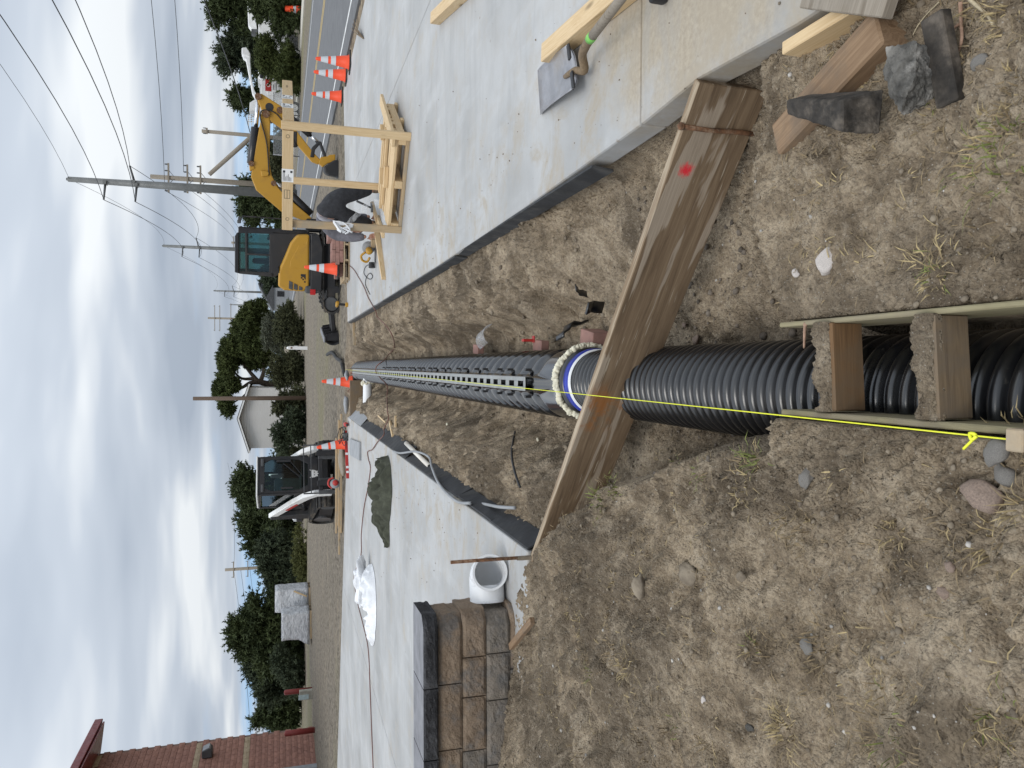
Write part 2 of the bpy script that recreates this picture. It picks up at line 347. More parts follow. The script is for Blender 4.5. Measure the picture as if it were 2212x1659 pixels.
    rust = m.noise(m.map(v, (2.2, 30, 3)), 1.6, 5, 0.7); xr = m.rr(m.math('ABSOLUTE', m.math('SUBTRACT', s.outputs[0], 0.18)), 0.05, 0.22, 1, 0)
    c = m.mix(m.math('MULTIPLY', m.rr(rust, 0.5, 0.62, 0, 0.75), xr), c, (0.27, 0.10, 0.022))
    dk = m.noise(m.map(v, (1.2, 5, 5)), 1.4, 5, 0.6); c = m.mix(m.rr(dk, 0.56, 0.74, 0, 0.55), c, (0.085, 0.058, 0.036))
    top = m.rr(s.outputs[2], 0.1385, 0.1412); c = m.mix(m.math('MULTIPLY', top, 0.75), c, m.mix(m.rr(g, 0.42, 0.58), (0.44, 0.36, 0.26), (0.23, 0.165, 0.105)))
    ax = m.math('SUBTRACT', s.outputs[0], RED_X); az = m.math('SUBTRACT', s.outputs[2], 0.072)
    dd = m.math('ADD', m.math('SQRT', m.math('ADD', m.math('MULTIPLY', ax, ax), m.math('MULTIPLY', az, az))), m.math('MULTIPLY', m.math('SUBTRACT', m.noise(v, 75, 5, 0.7), 0.5), 0.06))
    c = m.mix(m.rr(dd, 0.008, 0.040, 0.95, 0.0), c, (0.66, 0.018, 0.035))
    m.bump(m.math('ADD', m.math('MULTIPLY', g, 0.5), fine), 0.35, 0.002); M_['plank'] = m.set(c, 0.78, 0, 0.25)
    m = NT('black_pipe'); p = m.pos(); n1 = m.noise(p, 3.0, 6, 0.65); n2 = m.noise(p, 24, 5, 0.7)
    c = m.mix(m.rr(n1, 0.45, 0.75, 0, 0.35), (0.006, 0.0065, 0.008), (0.017, 0.017, 0.018))
    c = m.mix(m.rr(n2, 0.64, 0.74, 0, 0.4), c, (0.13, 0.115, 0.095)); m.bump(m.noise(p, 60, 3), 0.08, 0.002)
    m.b.inputs['Coat Weight'].default_value = 0.35; m.b.inputs['Coat Roughness'].default_value = 0.18; m.b.inputs['Coat IOR'].default_value = 1.5
    M_['black_pipe'] = m.set(c, m.rr(n1, 0.3, 0.7, 0.26, 0.40), 0, 0.6)
    m = NT('slot_pipe'); p = m.pos(); n1 = m.noise(p, 2.0, 5, 0.6); c = m.mix(m.rr(m.noise(p, 20, 5, 0.7), 0.6, 0.75, 0, 0.3), (0.005, 0.0055, 0.007), (0.07, 0.062, 0.05)); m.b.inputs['Coat Weight'].default_value = 1.0; m.b.inputs['Coat Roughness'].default_value = 0.12; m.b.inputs['Coat IOR'].default_value = 1.6
    M_['slot_pipe'] = m.set(c, m.rr(n1, 0.3, 0.7, 0.16, 0.28), 0, 0.8)
    M_['board_foam'] = simple('board_foam', (0.034, 0.036, 0.040), 0.85, 0.25, 6, 0.4, 60, dirt=(0.11, 0.105, 0.095), dirt_amt=0.45, dirt_scale=7)
    M_['alu'] = simple('alu', (0.42, 0.42, 0.40), 0.42, 0.1, 10, 0.05, 40, metal=0.85, dirt=(0.30, 0.27, 0.22), dirt_amt=0.4)
    M_['pvc'] = simple('pvc', (0.78, 0.79, 0.80), 0.32, 0.04, 3, 0.03, 20, dirt=(0.5, 0.45, 0.38), dirt_amt=0.25)
    M_['pvc_old'] = simple('pvc_old', (0.74, 0.70, 0.63), 0.5, 0.06, 6, 0.05, 20, dirt=(0.4, 0.33, 0.25), dirt_amt=0.4)
    M_['cream'] = simple('cream', (0.74, 0.70, 0.55), 0.8, 0.12, 18, 0.5, 35, dirt=(0.45, 0.40, 0.30), dirt_amt=0.5, dirt_scale=9)
    M_['blue'] = simple('blue', (0.012, 0.03, 0.32), 0.35, 0.2, 12, 0.05)
    M_['string'] = simple('string', (0.80, 0.82, 0.04), 0.5, 0.05, 60, 0)
    M_['rust'] = simple('rust', (0.16, 0.075, 0.035), 0.85, 0.35, 40, 0.8, 90, dirt=(0.36, 0.28, 0.2), dirt_amt=0.6, dirt_scale=18)
    M_['cone'] = paint('cone', (0.83, 0.075, 0.018), 0.45, (0.45, 0.12, 0.06), 0.35, 4)
    M_['reflective'] = paint('reflective', (0.60, 0.63, 0.66), 0.35, (0.4, 0.4, 0.4), 0.3, 5)
    M_['rubber'] = simple('rubber', (0.022, 0.022, 0.023), 0.75, 0.2, 9, 0.3, 50, dirt=(0.15, 0.13, 0.1), dirt_amt=0.4, dirt_scale=5)
    M_['block'] = None
    for nm, a, b, d in (('block_brown', (0.20, 0.145, 0.10), (0.33, 0.25, 0.18), (0.16, 0.15, 0.14)), ('block_grey', (0.17, 0.15, 0.125), (0.29, 0.245, 0.20), (0.16, 0.155, 0.15)), ('block_cap', (0.022, 0.022, 0.024), (0.055, 0.055, 0.058), (0.10, 0.10, 0.105))):
        m = NT(nm); p = m.pos(); c = m.ramp(m.noise(p, 9, 6, 0.7), [(0.3, a), (0.7, b)]); c = m.mix(m.rr(m.noise(p, 5.5, 6, 0.65), 0.46, 0.66, 0, 0.8), c, d)
        c = m.mix(m.rr(m.vor(p, 70), 0.06, 0.11, 0.6, 0), c, (0.42, 0.40, 0.37)); m.bump(m.math('ADD', m.noise(p, 45, 5, 0.7), m.noise(p, 14, 4)), 1.0, 0.02); M_[nm] = m.set(c, 0.9, 0, 0.25)
    M_['cap_top'] = simple('cap_top', (0.21, 0.21, 0.225), 0.8, 0.15, 8, 0.3, 80)
    M_['glass'] = None
    m = NT('glass'); m.b.inputs['Transmission Weight'].default_value = 0.0; tr = N(m.t, 'ShaderNodeBsdfTransparent'); tr.inputs[0].default_value = (0.46, 0.60, 0.58, 1)
    gl = N(m.t, 'ShaderNodeBsdfGlossy'); gl.inputs['Roughness'].default_value = 0.03; fr = N(m.t, 'ShaderNodeFresnel'); fr.inputs[0].default_value = 1.45; mx = N(m.t, 'ShaderNodeMixShader')
    m.L(fr.outputs[0], mx.inputs[0]); m.L(tr.outputs[0], mx.inputs[1]); m.L(gl.outputs[0], mx.inputs[2]); m.L(mx.outputs[0], m.out.inputs[0]); M_['glass'] = m.m
    m = NT('film'); tr = N(m.t, 'ShaderNodeBsdfTransparent'); df = N(m.t, 'ShaderNodeBsdfTranslucent'); df.inputs[0].default_value = (0.85, 0.87, 0.9, 1); mx = N(m.t, 'ShaderNodeMixShader'); mx2 = N(m.t, 'ShaderNodeMixShader')
    m.set((0.82, 0.84, 0.87), 0.22, 0, 0.6); m.L(m.b.outputs[0], mx2.inputs[1]); m.L(df.outputs[0], mx2.inputs[2]); mx2.inputs[0].default_value = 0.4
    m.L(m.rr(m.noise(m.obj(), 7, 4), 0.35, 0.75, 0.15, 0.6), mx.inputs[0]); m.L(tr.outputs[0], mx.inputs[1]); m.L(mx2.outputs[0], mx.inputs[2]); m.L(mx.outputs[0], m.out.inputs[0]); M_['film'] = m.m
    M_['bag'] = simple('bag', (0.80, 0.81, 0.83), 0.3, 0.06, 10, 0.2, 30)
    M_['blanket'] = simple('blanket', (0.058, 0.062, 0.042), 0.95, 0.2, 15, 0.8, 45)
    M_['yellow'] = paint('yellow', (0.47, 0.25, 0.022), 0.38, (0.30, 0.17, 0.05), 0.35)
    M_['black'] = paint('black', (0.018, 0.018, 0.02), 0.45, (0.10, 0.085, 0.07), 0.35)
    M_['black_gloss'] = paint('black_gloss', (0.012, 0.012, 0.014), 0.2, (0.06, 0.055, 0.05), 0.25)
    M_['steel'] = simple('steel', (0.26, 0.26, 0.27), 0.42, 0.15, 10, 0.1, 40, metal=0.8, dirt=(0.2, 0.15, 0.1), dirt_amt=0.4)
    M_['steel_pale'] = simple('steel_pale', (0.36, 0.36, 0.38), 0.38, 0.15, 9, 0.1, 40, metal=0.55, dirt=(0.34, 0.29, 0.23), dirt_amt=0.5)
    M_['chrome'] = simple('chrome', (0.75, 0.76, 0.78), 0.12, 0.05, 10, 0, metal=1.0)
    M_['track'] = simple('track', (0.035, 0.034, 0.033), 0.8, 0.3, 9, 0.5, 40, dirt=(0.17, 0.14, 0.105), dirt_amt=0.7, dirt_scale=4)
    M_['white'] = paint('white', (0.76, 0.76, 0.75), 0.35, (0.42, 0.37, 0.3), 0.4)
    M_['red'] = paint('red', (0.42, 0.025, 0.02), 0.35, (0.2, 0.06, 0.05), 0.3)
    M_['grey'] = simple('grey', (0.30, 0.31, 0.32), 0.6, 0.12, 5)
    M_['dark_grey'] = simple('dark_grey', (0.075, 0.077, 0.08), 0.6, 0.2, 5)
    M_['lamp_red'] = simple('lamp_red', (0.5, 0.02, 0.02), 0.2, 0.1, 5, 0)
    M_['green'] = simple('green', (0.20, 0.55, 0.10), 0.4, 0.1, 20, 0)
    M_['paver'] = simple('paver', (0.30, 0.165, 0.135), 0.85, 0.2, 7, 0.5, 60)
    M_['paper'] = simple('paper', (0.80, 0.80, 0.79), 0.6, 0.03, 5, 0)
    M_['ink'] = simple('ink', (0.03, 0.03, 0.035), 0.6, 0.1, 5, 0)
    M_['cable'] = simple('cable', (0.16, 0.055, 0.035), 0.5, 0.15, 30, 0)
    M_['wire'] = simple('wire', (0.05, 0.052, 0.056), 0.5, 0.1, 5, 0)
RED_X = 0.0
XR_, XL_ = 0.98, -1.10
# ------------------------------------------------------------------ ground
XL, XR = -1.10, 0.96                     # slab edges along the trench
PX, PZ = -0.10, -0.335                   # pipe axis
EDGE_Y = [1.0, 1.95, 2.05, 2.34, 2.675, 3.1, 3.6, 4.25, 4.6]
EDGE_X = [-0.13, -0.25, -0.29, -0.31, -0.40, -0.54, -0.75, -1.08, -1.25]
def sstep(a, b, x):
    t = np.clip((x - a) / (b - a), 0, 1); return t * t * (3 - 2 * t)
def terrain(x, y, detail=True):
    x = np.asarray(x, float); y = np.asarray(y, float)
    n1 = fbm(x * 1.3, y * 1.3, 4, 3); n2 = fbm(x * 6, y * 6, 4, 11)
    gul = fbm(x * 2.0, y * 3.5, 3, 21)
    # cross-section of the open trench
    xs = x + 0.10 * gul + 0.05 * fbm(x * 8, y * 8, 2, 31)
    prof = np.interp(xs, [-1.3, -1.0, -0.82, -0.66, -0.56, -0.48, -0.40, 0.20, 0.29, 0.37, 0.46, 0.60, 0.80, 1.1],
                     [-0.13, -0.15, -0.18, -0.24, -0.38, -0.52, -0.57, -0.58, -0.56, -0.46, -0.25, -0.18, -0.14, -0.115])
    prof = prof + 0.035 * n2 * np.clip(1.4 - np.abs(x), 0, 1)
    # left mound beside the near pipe
    ex = np.interp(y, EDGE_Y, EDGE_X) + 0.05 * fbm(x * 3, y * 4, 3, 41)
    mound = 0.0 + 0.055 * sstep(-0.2, -1.0, x) + 0.13 * sstep(-1.4, -2.7, x) * sstep(2.2, 4.4, y) + 0.05 * np.exp(-((x + 0.95) ** 2 + (y - 3.0) ** 2) / 0.35) + 0.10 * n1 * sstep(-0.1, -0.6, x) + 0.03 * n2
    cut = sstep(ex - 0.02, ex + 0.16, x)
    pit = np.interp(xs, [-1.2, -0.30, 0.18, 0.30, 0.45, 0.60, 0.80, 1.1], [-0.5, -0.56, -0.57, -0.48, -0.44, -0.39, -0.33, -0.28]) + 0.03 * n2
    near = mound * (1 - cut) + pit * cut
    # right plateau in front of the plank
    py = np.interp(x, [-0.5, 0.15, 0.35, 0.6, 0.78, 0.9, 1.2], [1.97, 1.98, 2.08, 2.16, 2.10, 2.16, 2.2]) + 0.03 * fbm(x * 6, y * 2, 3, 51)
    plat = -0.035 - 0.05 * sstep(0.5, 1.0, x) + 0.028 * n1 + 0.02 * n2
    k = sstep(py + 0.11 * sstep(0.1, 0.7, x) + 0.035, py - 0.005, y) * sstep(-0.14, 0.0, x)
    nearR = near * (1 - k) + plat * k
    w2 = sstep(3.45, 4.2, y) * sstep(-0.85, -1.2, x)
    near = near * (1 - w2) + (0.0 + 0.12 * sstep(-1.6, -2.7, x) + 0.025 * n2) * w2
    near = np.where(x > -0.1, nearR, near)
    slot = ((x > -0.145) & (x < 0.145) & (y < 1.985))
    near = np.where(slot, -0.56, near)
    near = np.where((y < 1.955) & (x <= -0.145), mound, near)
    w = sstep(4.15, 4.75, y)
    z = near * (1 - w) + prof * w
    # far end of the trench
    e = sstep(17.4, 17.95, y + 0.4 * gul); z = z * (1 - e) + (-0.06 + 0.05 * n2) * e
    # beyond the slab edges / out on the yard
    out = -0.06 + 0.05 * n1
    yard = sstep(17.0, 19.0, y)
    out = out * (1 - yard) + (-0.07 + 0.07 * fbm(x * 0.5, y * 0.5, 4, 61) + 0.05 * fbm(x * 2.2, y * 2.2, 3, 62) * np.exp(-((y - 19.5) / 3.0) ** 2)) * yard
    out = np.where((x > 6.2), -0.045 + 0.03 * n1 * 0.5, out)
    under = np.where(y < 17.3, -0.155, out)
    yb = 4.27 + np.clip((XL - x) * 0.85, 0, 0.33) + 0.05 * fbm(x * 6, y * 6, 3, 44); sb = sstep(yb, yb + 0.10, y)
    leftz = near * (1 - sb) + under * sb
    lw = sstep(XL - 0.02, XL - 0.10, x)
    z = np.where(x < XL, z * (1 - lw) + leftz * lw, z)
    rw = sstep(XR + 0.02, XR + 0.10, x)
    z = np.where(x > XR, z * (1 - rw) + np.where(y < 17.3, -0.16, out) * rw, z)
    z = np.where((x > 6.3) | (y > 18.0) | (x < -13.5), out, z)
    if detail:
        fade = np.exp(-np.clip(y - 5, 0, None) / 9.0)
        wx = x + 0.02 * vn(x * 30, y * 30, 61); wy = y + 0.02 * vn(x * 30, y * 30, 62)
        mask = np.clip(fbm(x * 1.9, y * 1.9, 3, 92) * 1.8 + 0.55, 0.12, 1.2)
        d = 0.018 * fbm(x * 19, y * 19, 2, 71) + 0.016 * fbm(x * 60, y * 60, 3, 81, 0.7)
        c = np.clip(0.55 - worley(wx * 24, wy * 24, 1), 0, None) * 0.070 * np.clip(mask - 0.3, 0, 1) + np.clip(0.6 - worley(wx * 52, wy * 52, 2), 0, None) * 0.032 * mask + 0.020 * fbm(x * 10, y * 10, 2, 73) * mask
        lump = (np.abs(fbm(x * 3.4, y * 3.4, 4, 64, 0.55)) - 0.18) * 0.16 * sstep(-0.25, -0.7, x) * sstep(4.2, 3.5, y) + 0.035 * fbm(x * 5, y * 5, 3, 66) * sstep(0.2, 0.5, x) * sstep(2.3, 2.0, y)
        z = z + lump * sstep(XL - 2.2, XL - 1.6, x)
        # shallow boot and bucket scrapes
        sc = -0.020 * np.clip(fbm(x * 5.0, y * 2.0, 2, 95) - 0.22, 0, 0.25) / 0.25
        bank = np.exp(-((np.abs(x + 0.1) - 0.62) / 0.26) ** 2) * sstep(3.9, 5.0, y)
        gg = (0.5 - np.abs(fbm(x * 2.2 + y * 0.8, y * 4.6 - x * 2.5, 4, 97, 0.6))) * 0.21 + 0.09 * fbm(x * 7, y * 12 - x * 5, 3, 98)
        z = z + (d + c + sc) * fade * np.where(y < 18.2, 1, 0) + (gg - 0.07 + 0.075 * np.clip(0.62 - worley(x * 9 + 0.3 * vn(x * 20, y * 20, 5), y * 9, 7), 0, None) + 0.045 * np.clip(0.6 - worley(x * 21, y * 21, 8), 0, None)) * bank * np.where(y < 17.2, 1, 0) + 0.03 * fbm(x * 9, y * 9, 3, 99) * sstep(18.0, 19, y) * np.exp(-np.clip(y - 19, 0, None) / 9.0)
    return z
def worley(x, y, seed=0):
    xi = np.floor(x).astype(int); yi = np.floor(y).astype(int); best = np.full(x.shape, 9.0)
    for a in (-1, 0, 1):
        for b in (-1, 0, 1):
            cx = xi + a; cy = yi + b; h = _perm[(_perm[(cx + seed * 57) & 4095] + cy) & 4095]; px = cx + _val[h]; py = cy + _val[(h * 7 + 13) & 4095]
            best = np.minimum(best, (px - x) ** 2 + (py - y) ** 2)
    return np.sqrt(best)
def tz(x, y): return float(terrain(np.array([x]), np.array([y]))[0])
def gline(segs):
    out = []
    for a, b, d in segs: out.append(np.arange(a, b - 1e-9, (b - a) / max(1, round((b - a) / d))))
    out.append(np.array([segs[-1][1]])); return np.concatenate(out)
def build_ground():
    gx = gline([(-900, -100, 100), (-100, -14, 8), (-14, -3.2, 0.3), (-3.2, -1.6, 0.011), (-1.6, 1.15, 0.0075), (1.15, 2.4, 0.06), (2.4, 20, 0.5), (20, 100, 8), (100, 900, 100)])
    gy = gline([(-300, -20, 40), (-20, -1, 2), (-1, 0.95, 0.1), (0.95, 2.6, 0.0068), (2.6, 5.0, 0.009), (5.0, 9.0, 0.02), (9, 18.5, 0.04), (18.5, 30, 0.16), (30, 60, 1.0), (60, 200, 10), (200, 1800, 100)])
    X, Y = np.meshgrid(gx, gy); Z = terrain(X, Y)
    nx, ny = len(gx), len(gy)
    co = np.stack([X, Y, Z], -1).reshape(-1, 3)
    idx = np.arange(nx * ny).reshape(ny, nx)
    q = np.stack([idx[:-1, :-1], idx[:-1, 1:], idx[1:, 1:], idx[1:, :-1]], -1).reshape(-1, 4)
    me = bpy.data.meshes.new('ground'); me.vertices.add(len(co)); me.vertices.foreach_set('co', co.ravel().astype(np.float32))
    me.loops.add(q.size); me.loops.foreach_set('vertex_index', q.ravel().astype(np.int32)); me.polygons.add(len(q))
    me.polygons.foreach_set('loop_start', np.arange(0, q.size, 4, dtype=np.int32)); me.update(calc_edges=True); me.shade_smooth()
    o = link('ground', me, M_['soil']); o['kind'] = 'structure'; return o
def slab(name, poly, top, th, mat):
    m = MB(); k = len(poly); m.add([(x, y, top) for x, y in poly] + [(x, y, top - th) for x, y in poly], [tuple(range(k)), tuple(range(2 * k - 1, k - 1, -1))] + [(i, k + i, k + (i + 1) % k, (i + 1) % k) for i in range(k)])
    o = m.build(name, mat, bev=0.012, seg=2); o['kind'] = 'structure'; return o
def build_setting():
    build_ground()
    # each slab is poured in bays with narrow control joints
    sl = T('concrete_slab_left', None, None); sl['kind'] = 'structure'
    xs = [XL, -5.1, -9.2, -13.4]; 
    def far(x): return 16.95 - (x - XL) * 0.02 if x > -1.2 else 16.95 + (XL - x) * 0.32
    ysl = [4.35, 8.55, 12.75]
    for i in range(3):
        for j in range(3):
            x1, x0 = xs[i] - (0.004 if i else 0), xs[i + 1] + 0.004; y0 = ysl[j] + (0.004 if j else 0)
            p = [(x0, y0), (x1, y0), (x1, ysl[j + 1] - 0.004 if j < 2 else far(x1)), (x0, ysl[j + 1] - 0.004 if j < 2 else far(x0))]
            slab('bay', p, 0.0, 0.13, M_['concrete']).parent = sl
    sr = T('concrete_slab_right', None, None); sr['kind'] = 'structure'
    xr = [XR, 3.6, 6.35]; yr = [-1.5, 2.9, 7.2, 11.5]
    for i in range(2):
        for j in range(4):
            x0 = xr[i] + (0.004 if i else 0); x1 = xr[i + 1] - (0.004 if i == 0 else 0); y0 = yr[j] + (0.004 if j else 0)
            ft = lambda x: 17.05 + (x - XR) * 0.22
            e = [] if i else [[(1.0, yr[1] - .004), (1.03, 2.45), (0.99, 1.9)], [(.945, yr[2] - .004), (0.965, 4.5)], [(.95, yr[3] - .004)], [(XR, ft(XR))]][j]
            if i == 0: x0 = (0.985, 1.0, 0.945, 0.95)[j]; p = [(x0, y0), (x1, y0), (x1, yr[j + 1] - 0.004 if j < 3 else ft(x1))] + e
            else: p = [(x0, y0), (x1, y0), (x1, yr[j + 1] - 0.004 if j < 3 else ft(x1)), (x0, yr[j + 1] - 0.004 if j < 3 else ft(x0))]
            slab('bay', p, 0.0, 0.13, M_['concrete']).parent = sr
    for o in list(sl.children) + list(sr.children):
        if 'kind' in o: del o['kind']
    # road, parallel to the trench
    rd = T('road', None, None); rd['kind'] = 'structure'
    MB().b2((6.85, -60, -0.06), (16.6, 420, 0.0)).build('asphalt', M_['asphalt'], rd)
    def stripe(nm, x, w, mat):
        MB().b2((x - w / 2, -60, 0.001), (x + w / 2, 420, 0.0045)).build(nm, mat, rd)
    stripe('edge_line', 7.5, 0.11, M_['line_white']); stripe('edge_line', 15.9, 0.11, M_['line_white']); stripe('centre_line', 11.82, 0.10, M_['line_yellow']); stripe('centre_line', 12.1, 0.10, M_['line_yellow'])
    p = MB().b2((21.6, 5, -0.1), (23.6, 300, 0.02)).build('path', M_['path']); p['kind'] = 'structure'
# ------------------------------------------------------------------ things in and beside the trench
def Z1(zx, zy): return (1300 + zx / 1.659) / 1.8228, (1200 + zy / 1.659) / 1.8228
def rock_mesh(seed, sub=2, amp=0.25, flat=(1, 1, 1)):
    bm = bmesh.new(); bmesh.ops.create_icosphere(bm, subdivisions=sub, radius=1.0); r = random.Random(seed)
    pl = [(Vector((r.uniform(-1, 1), r.uniform(-1, 1), r.uniform(-1, 1))).normalized(), r.uniform(0.62, 0.95)) for _ in range(9)]
    C = np.array([v.co for v in bm.verts])
    for n, d in pl:
        k = C @ np.array(n) - d; C -= np.outer(np.clip(k, 0, None) * 0.9, np.array(n))
    C = C * np.array(flat) * (1 + amp * vn(C[:, 0] * 1.7 + seed, C[:, 1] * 1.7 + C[:, 2] * 2.3, seed % 7))[:, None]
    for v, c in zip(bm.verts, C): v.co = c
    me = bpy.data.meshes.new('rock'); bm.to_mesh(me); bm.free(); return me
def rock(name, label, cat, loc, size, mat, seed, rz=0.0, flat=(1, 0.8, 0.6), sub=2, smooth=True, group=None, rx=0.0):
    me = rock_mesh(seed, sub, 0.3, flat); me.name = name
    if smooth: me.shade_smooth()
    o = link(name, me, mat); o.location = loc; o.scale = (size,) * 3; o.rotation_euler = (rx, 0, rz); return tag(o, label, cat, group)
def build_pipes():
    # ---- slotted drain pipe: corrugated body that rises to a slot, aluminium grate on top
    root = T('slot_drain_pipe', 'long black corrugated drain pipe with slotted metal grate running down the trench', 'drain pipe', (PX, 4.2, 0))
    half = [(0.040, -0.015), (0.043, -0.055), (0.060, -0.092), (0.098, -0.118), (0.142, -0.150), (0.180, -0.195), (0.208, -0.255), (0.222, -0.32), (0.218, -0.39), (0.19, -0.46), (0.14, -0.52), (0.07, -0.555), (0.0, -0.565)]
    half = [(q.x, q.y) for q in spline([(a, b, 0) for a, b in half], 3)]
    sec = half + [(-x, z) for x, z in half[-2::-1]]; sec = np.array(sec); k = len(sec)
    ctr = np.array([0, -0.335]); dirv = sec - ctr; ln = np.linalg.norm(dirv, axis=1, keepdims=True); dirv = dirv / ln
    pitch = 0.19; y0, y1 = 4.22, 17.35; ys = np.arange(y0, y1, pitch / 14)
    amp = np.interp(np.abs(sec[:, 0]) + np.where(sec[:, 1] < -0.335, 1, 0), [0.04, 0.06, 0.12, 0.2, 2], [0.0, 0.035, 0.072, 0.076, 0.07])
    vs = []
    for y in ys:
        lean = 0.02 * np.clip((-sec[:, 1] - 0.02) / 0.3, 0, 1.3)       # ribs sweep forward as they climb
        w = np.cos(2 * np.pi * (y + lean - 4.45) / pitch); w = 0.92 * w + 0.08 * np.cos(4 * np.pi * (y + lean - 4.45) / pitch)
        f = np.clip((y - 4.42) / 0.12, 0, 1); a = amp * f
        seam = np.where(np.abs(((y + lean - 4.45) % (pitch * 7)) - pitch * 3.5) < 0.012, 0.012, 0.0)
        neck = np.clip((4.48 - y) / 0.2, 0, 1)
        pt = sec + dirv * (a * (w - 1) * 0.55 + seam * f)[:, None]
        # the smooth end drops from the slot to the round collar
        th = np.arctan2(sec[:, 0], sec[:, 1] + 0.335); rnd = np.stack([0.205 * np.sin(th), -0.335 + 0.205 * np.cos(th)], 1)
        pt = pt * (1 - neck) + rnd * neck
        for p in pt: vs.append((p[0], y - 4.2, p[1]))
    fs = []
    for i in range(len(ys) - 1):
        for j in range(k - 1): fs.append((i * k + j, i * k + j + 1, (i + 1) * k + j + 1, (i + 1) * k + j))
        if ys[i] < 4.42: fs.append((i * k + k - 1, i * k, (i + 1) * k, (i + 1) * k + k - 1))
    m = MB(); m.add(vs, fs); m.build('pipe_body', M_['slot_pipe'], root, smooth=True)
    # grate sections: ladder of bars with lips
    slot = 0.19; nsl = 10; Ls = slot * nsl; gm = MB()
    for s in (-1, 1):
        gm.b2((s * 0.017, 0.0, -0.005), (s * 0.043, Ls, 0.0)); gm.b2((s * 0.0405, 0, -0.05), (s * 0.0430, Ls, -0.005))
    for i in range(nsl + 1):
        y = i * slot; a = max(y - 0.037, 0); b = min(y + 0.037, Ls)
        gm.b2((-0.017, a, -0.0055), (0.017, b, -0.0008))
    me = None
    for i in range(7):
        y = 4.42 + i * (Ls + 0.006)
        if y + Ls > 17.75: break
        if me is None: o = gm.build('grate_section', M_['alu'], root, bev=0.003); me = o.data
        else:
            o = link('grate_section', me, None, root, bev=0.003)
        o.location = (0, y - 4.2, 0.0)
    cm = MB().box((0, 0, 0), (0.016, 0.03, 0.04)).box((-0.012, 0, -0.02), (0.012, 0.06, 0.008)); cme = None
    for i in range(22):
        y = 4.62 + i * 0.33 + (0.07 if i % 2 else 0)
        for s in (-1, 1):
            if cme is None: o = cm.build('clip', M_['black'], root, bev=0.002); cme = o.data
            else: o = link('clip', cme, None, root, bev=0.002)
            o.location = (s * 0.085, y - 4.2, -0.085); o.rotation_euler = (0, 0, 0 if s > 0 else math.pi)
    # ---- near solid-wall corrugated pipe
    nx_, nz = -0.08, -0.335
    n2 = T('corrugated_pipe', 'thick black ribbed pipe passing under the plank and the timber form', 'pipe', (nx_, 2.3, nz))
    pit = 0.053; ys = np.arange(0.2, 4.02, pit / 10); prof = []
    for y in ys:
        w = math.cos(2 * math.pi * y / pit); w = -1 + 2 * (1 - (0.5 - 0.5 * w) ** 2.0) ** 0.5; prof.append((0.168 + 0.017 * w, y - 2.3))
    prof.append((0.176, 4.03 - 2.3)); prof.append((0.178, 4.16 - 2.3))
    MB().lathe(prof, n=72, ax=(0, 1, 0), cap=False).build('pipe_body', M_['black_pipe'], n2, smooth=True)
    MB().lathe([(0.178, 1.765), (0.188, 1.77), (0.188, 1.782), (0.178, 1.787)], n=72, ax=(0, 1, 0), cap=False).build('white_stripe', M_['pvc'], n2, smooth=True)
    MB().lathe([(0.179, 1.79), (0.191, 1.795), (0.193, 1.842), (0.179, 1.848)], n=72, ax=(0, 1, 0), cap=False).build('blue_band', M_['blue'], n2, smooth=True)
    MB().lathe([(0.178, 1.85), (0.199, 1.856), (0.201, 1.905), (0.198, 1.95), (0.21, 1.96)], n=72, ax=(0, 1, 0), cap=False).build('collar', M_['black_pipe'], n2, smooth=True)
    fm = MB(); r = random.Random(5)
    for i in range(300):
        a = R(-135 + 270 * i / 299); rr = 0.209 + r.uniform(-0.006, 0.006); s = r.choice((.010, .013, .015, .018, .018, .022))
        c = Vector((math.sin(a) * rr, 1.925 + r.uniform(-0.013, 0.013) + 0.008 * math.sin(a * 5), math.cos(a) * rr)); rm = rock_mesh(i, 2, 0.5, (1, 1, 1))
        fm.add([Vector(v.co) * s + c for v in rm.vertices], [tuple(p.vertices) for p in rm.polygons]); bpy.data.meshes.remove(rm)
    for i in range(16):
        s = r.uniform(0.016, 0.032); c = Vector((-0.225 - r.uniform(0, 0.07), 1.90 + r.uniform(-0.09, 0.05), -0.05 - r.uniform(0, 0.14))); rm = rock_mesh(100 + i, 2, 0.5)
        fm.add([Vector(v.co) * s + c for v in rm.vertices], [tuple(p.vertices) for p in rm.polygons]); bpy.data.meshes.remove(rm)
    fm.build('foam_seal', M_['cream'], n2, smooth=True)
    def stub(label, p, q, r_):
        t = T('pipe_stub', label, 'pipe', p); d = Vector(q) - Vector(p); L = d.length
        MB().lathe([(r_ * 0.9, L), (r_ * 0.9, 0.02), (r_, 0.0), (r_, L)], n=28, ax=d, cap=False).build('stub', M_['pvc'], t, smooth=True, bev=0.002)
        return t
    stub('short white plastic stub poking from foam beside the blue banded collar', (-0.30, 4.14, -0.42), (-0.47, 4.10, -0.40), 0.062)
    t = stub('white plastic side inlet joining the drain pipe at the far timber', (-0.72, 15.1, -0.22), (-0.24, 15.25, -0.24), 0.085)
    fm = MB()
    for i in range(26):
        a = i / 26 * 6.28; rm = rock_mesh(200 + i, 1, 0.5); s = r.uniform(0.025, 0.045); c = Vector((0.40 + r.uniform(-.03, .03), 0.12, -0.02)) + Vector((0, math.cos(a), math.sin(a))) * 0.10
        fm.add([Vector(v.co) * s + c for v in rm.vertices], [tuple(p.vertices) for p in rm.polygons]); bpy.data.meshes.remove(rm)
    fm.build('foam_seal', M_['cream'], t, smooth=True)
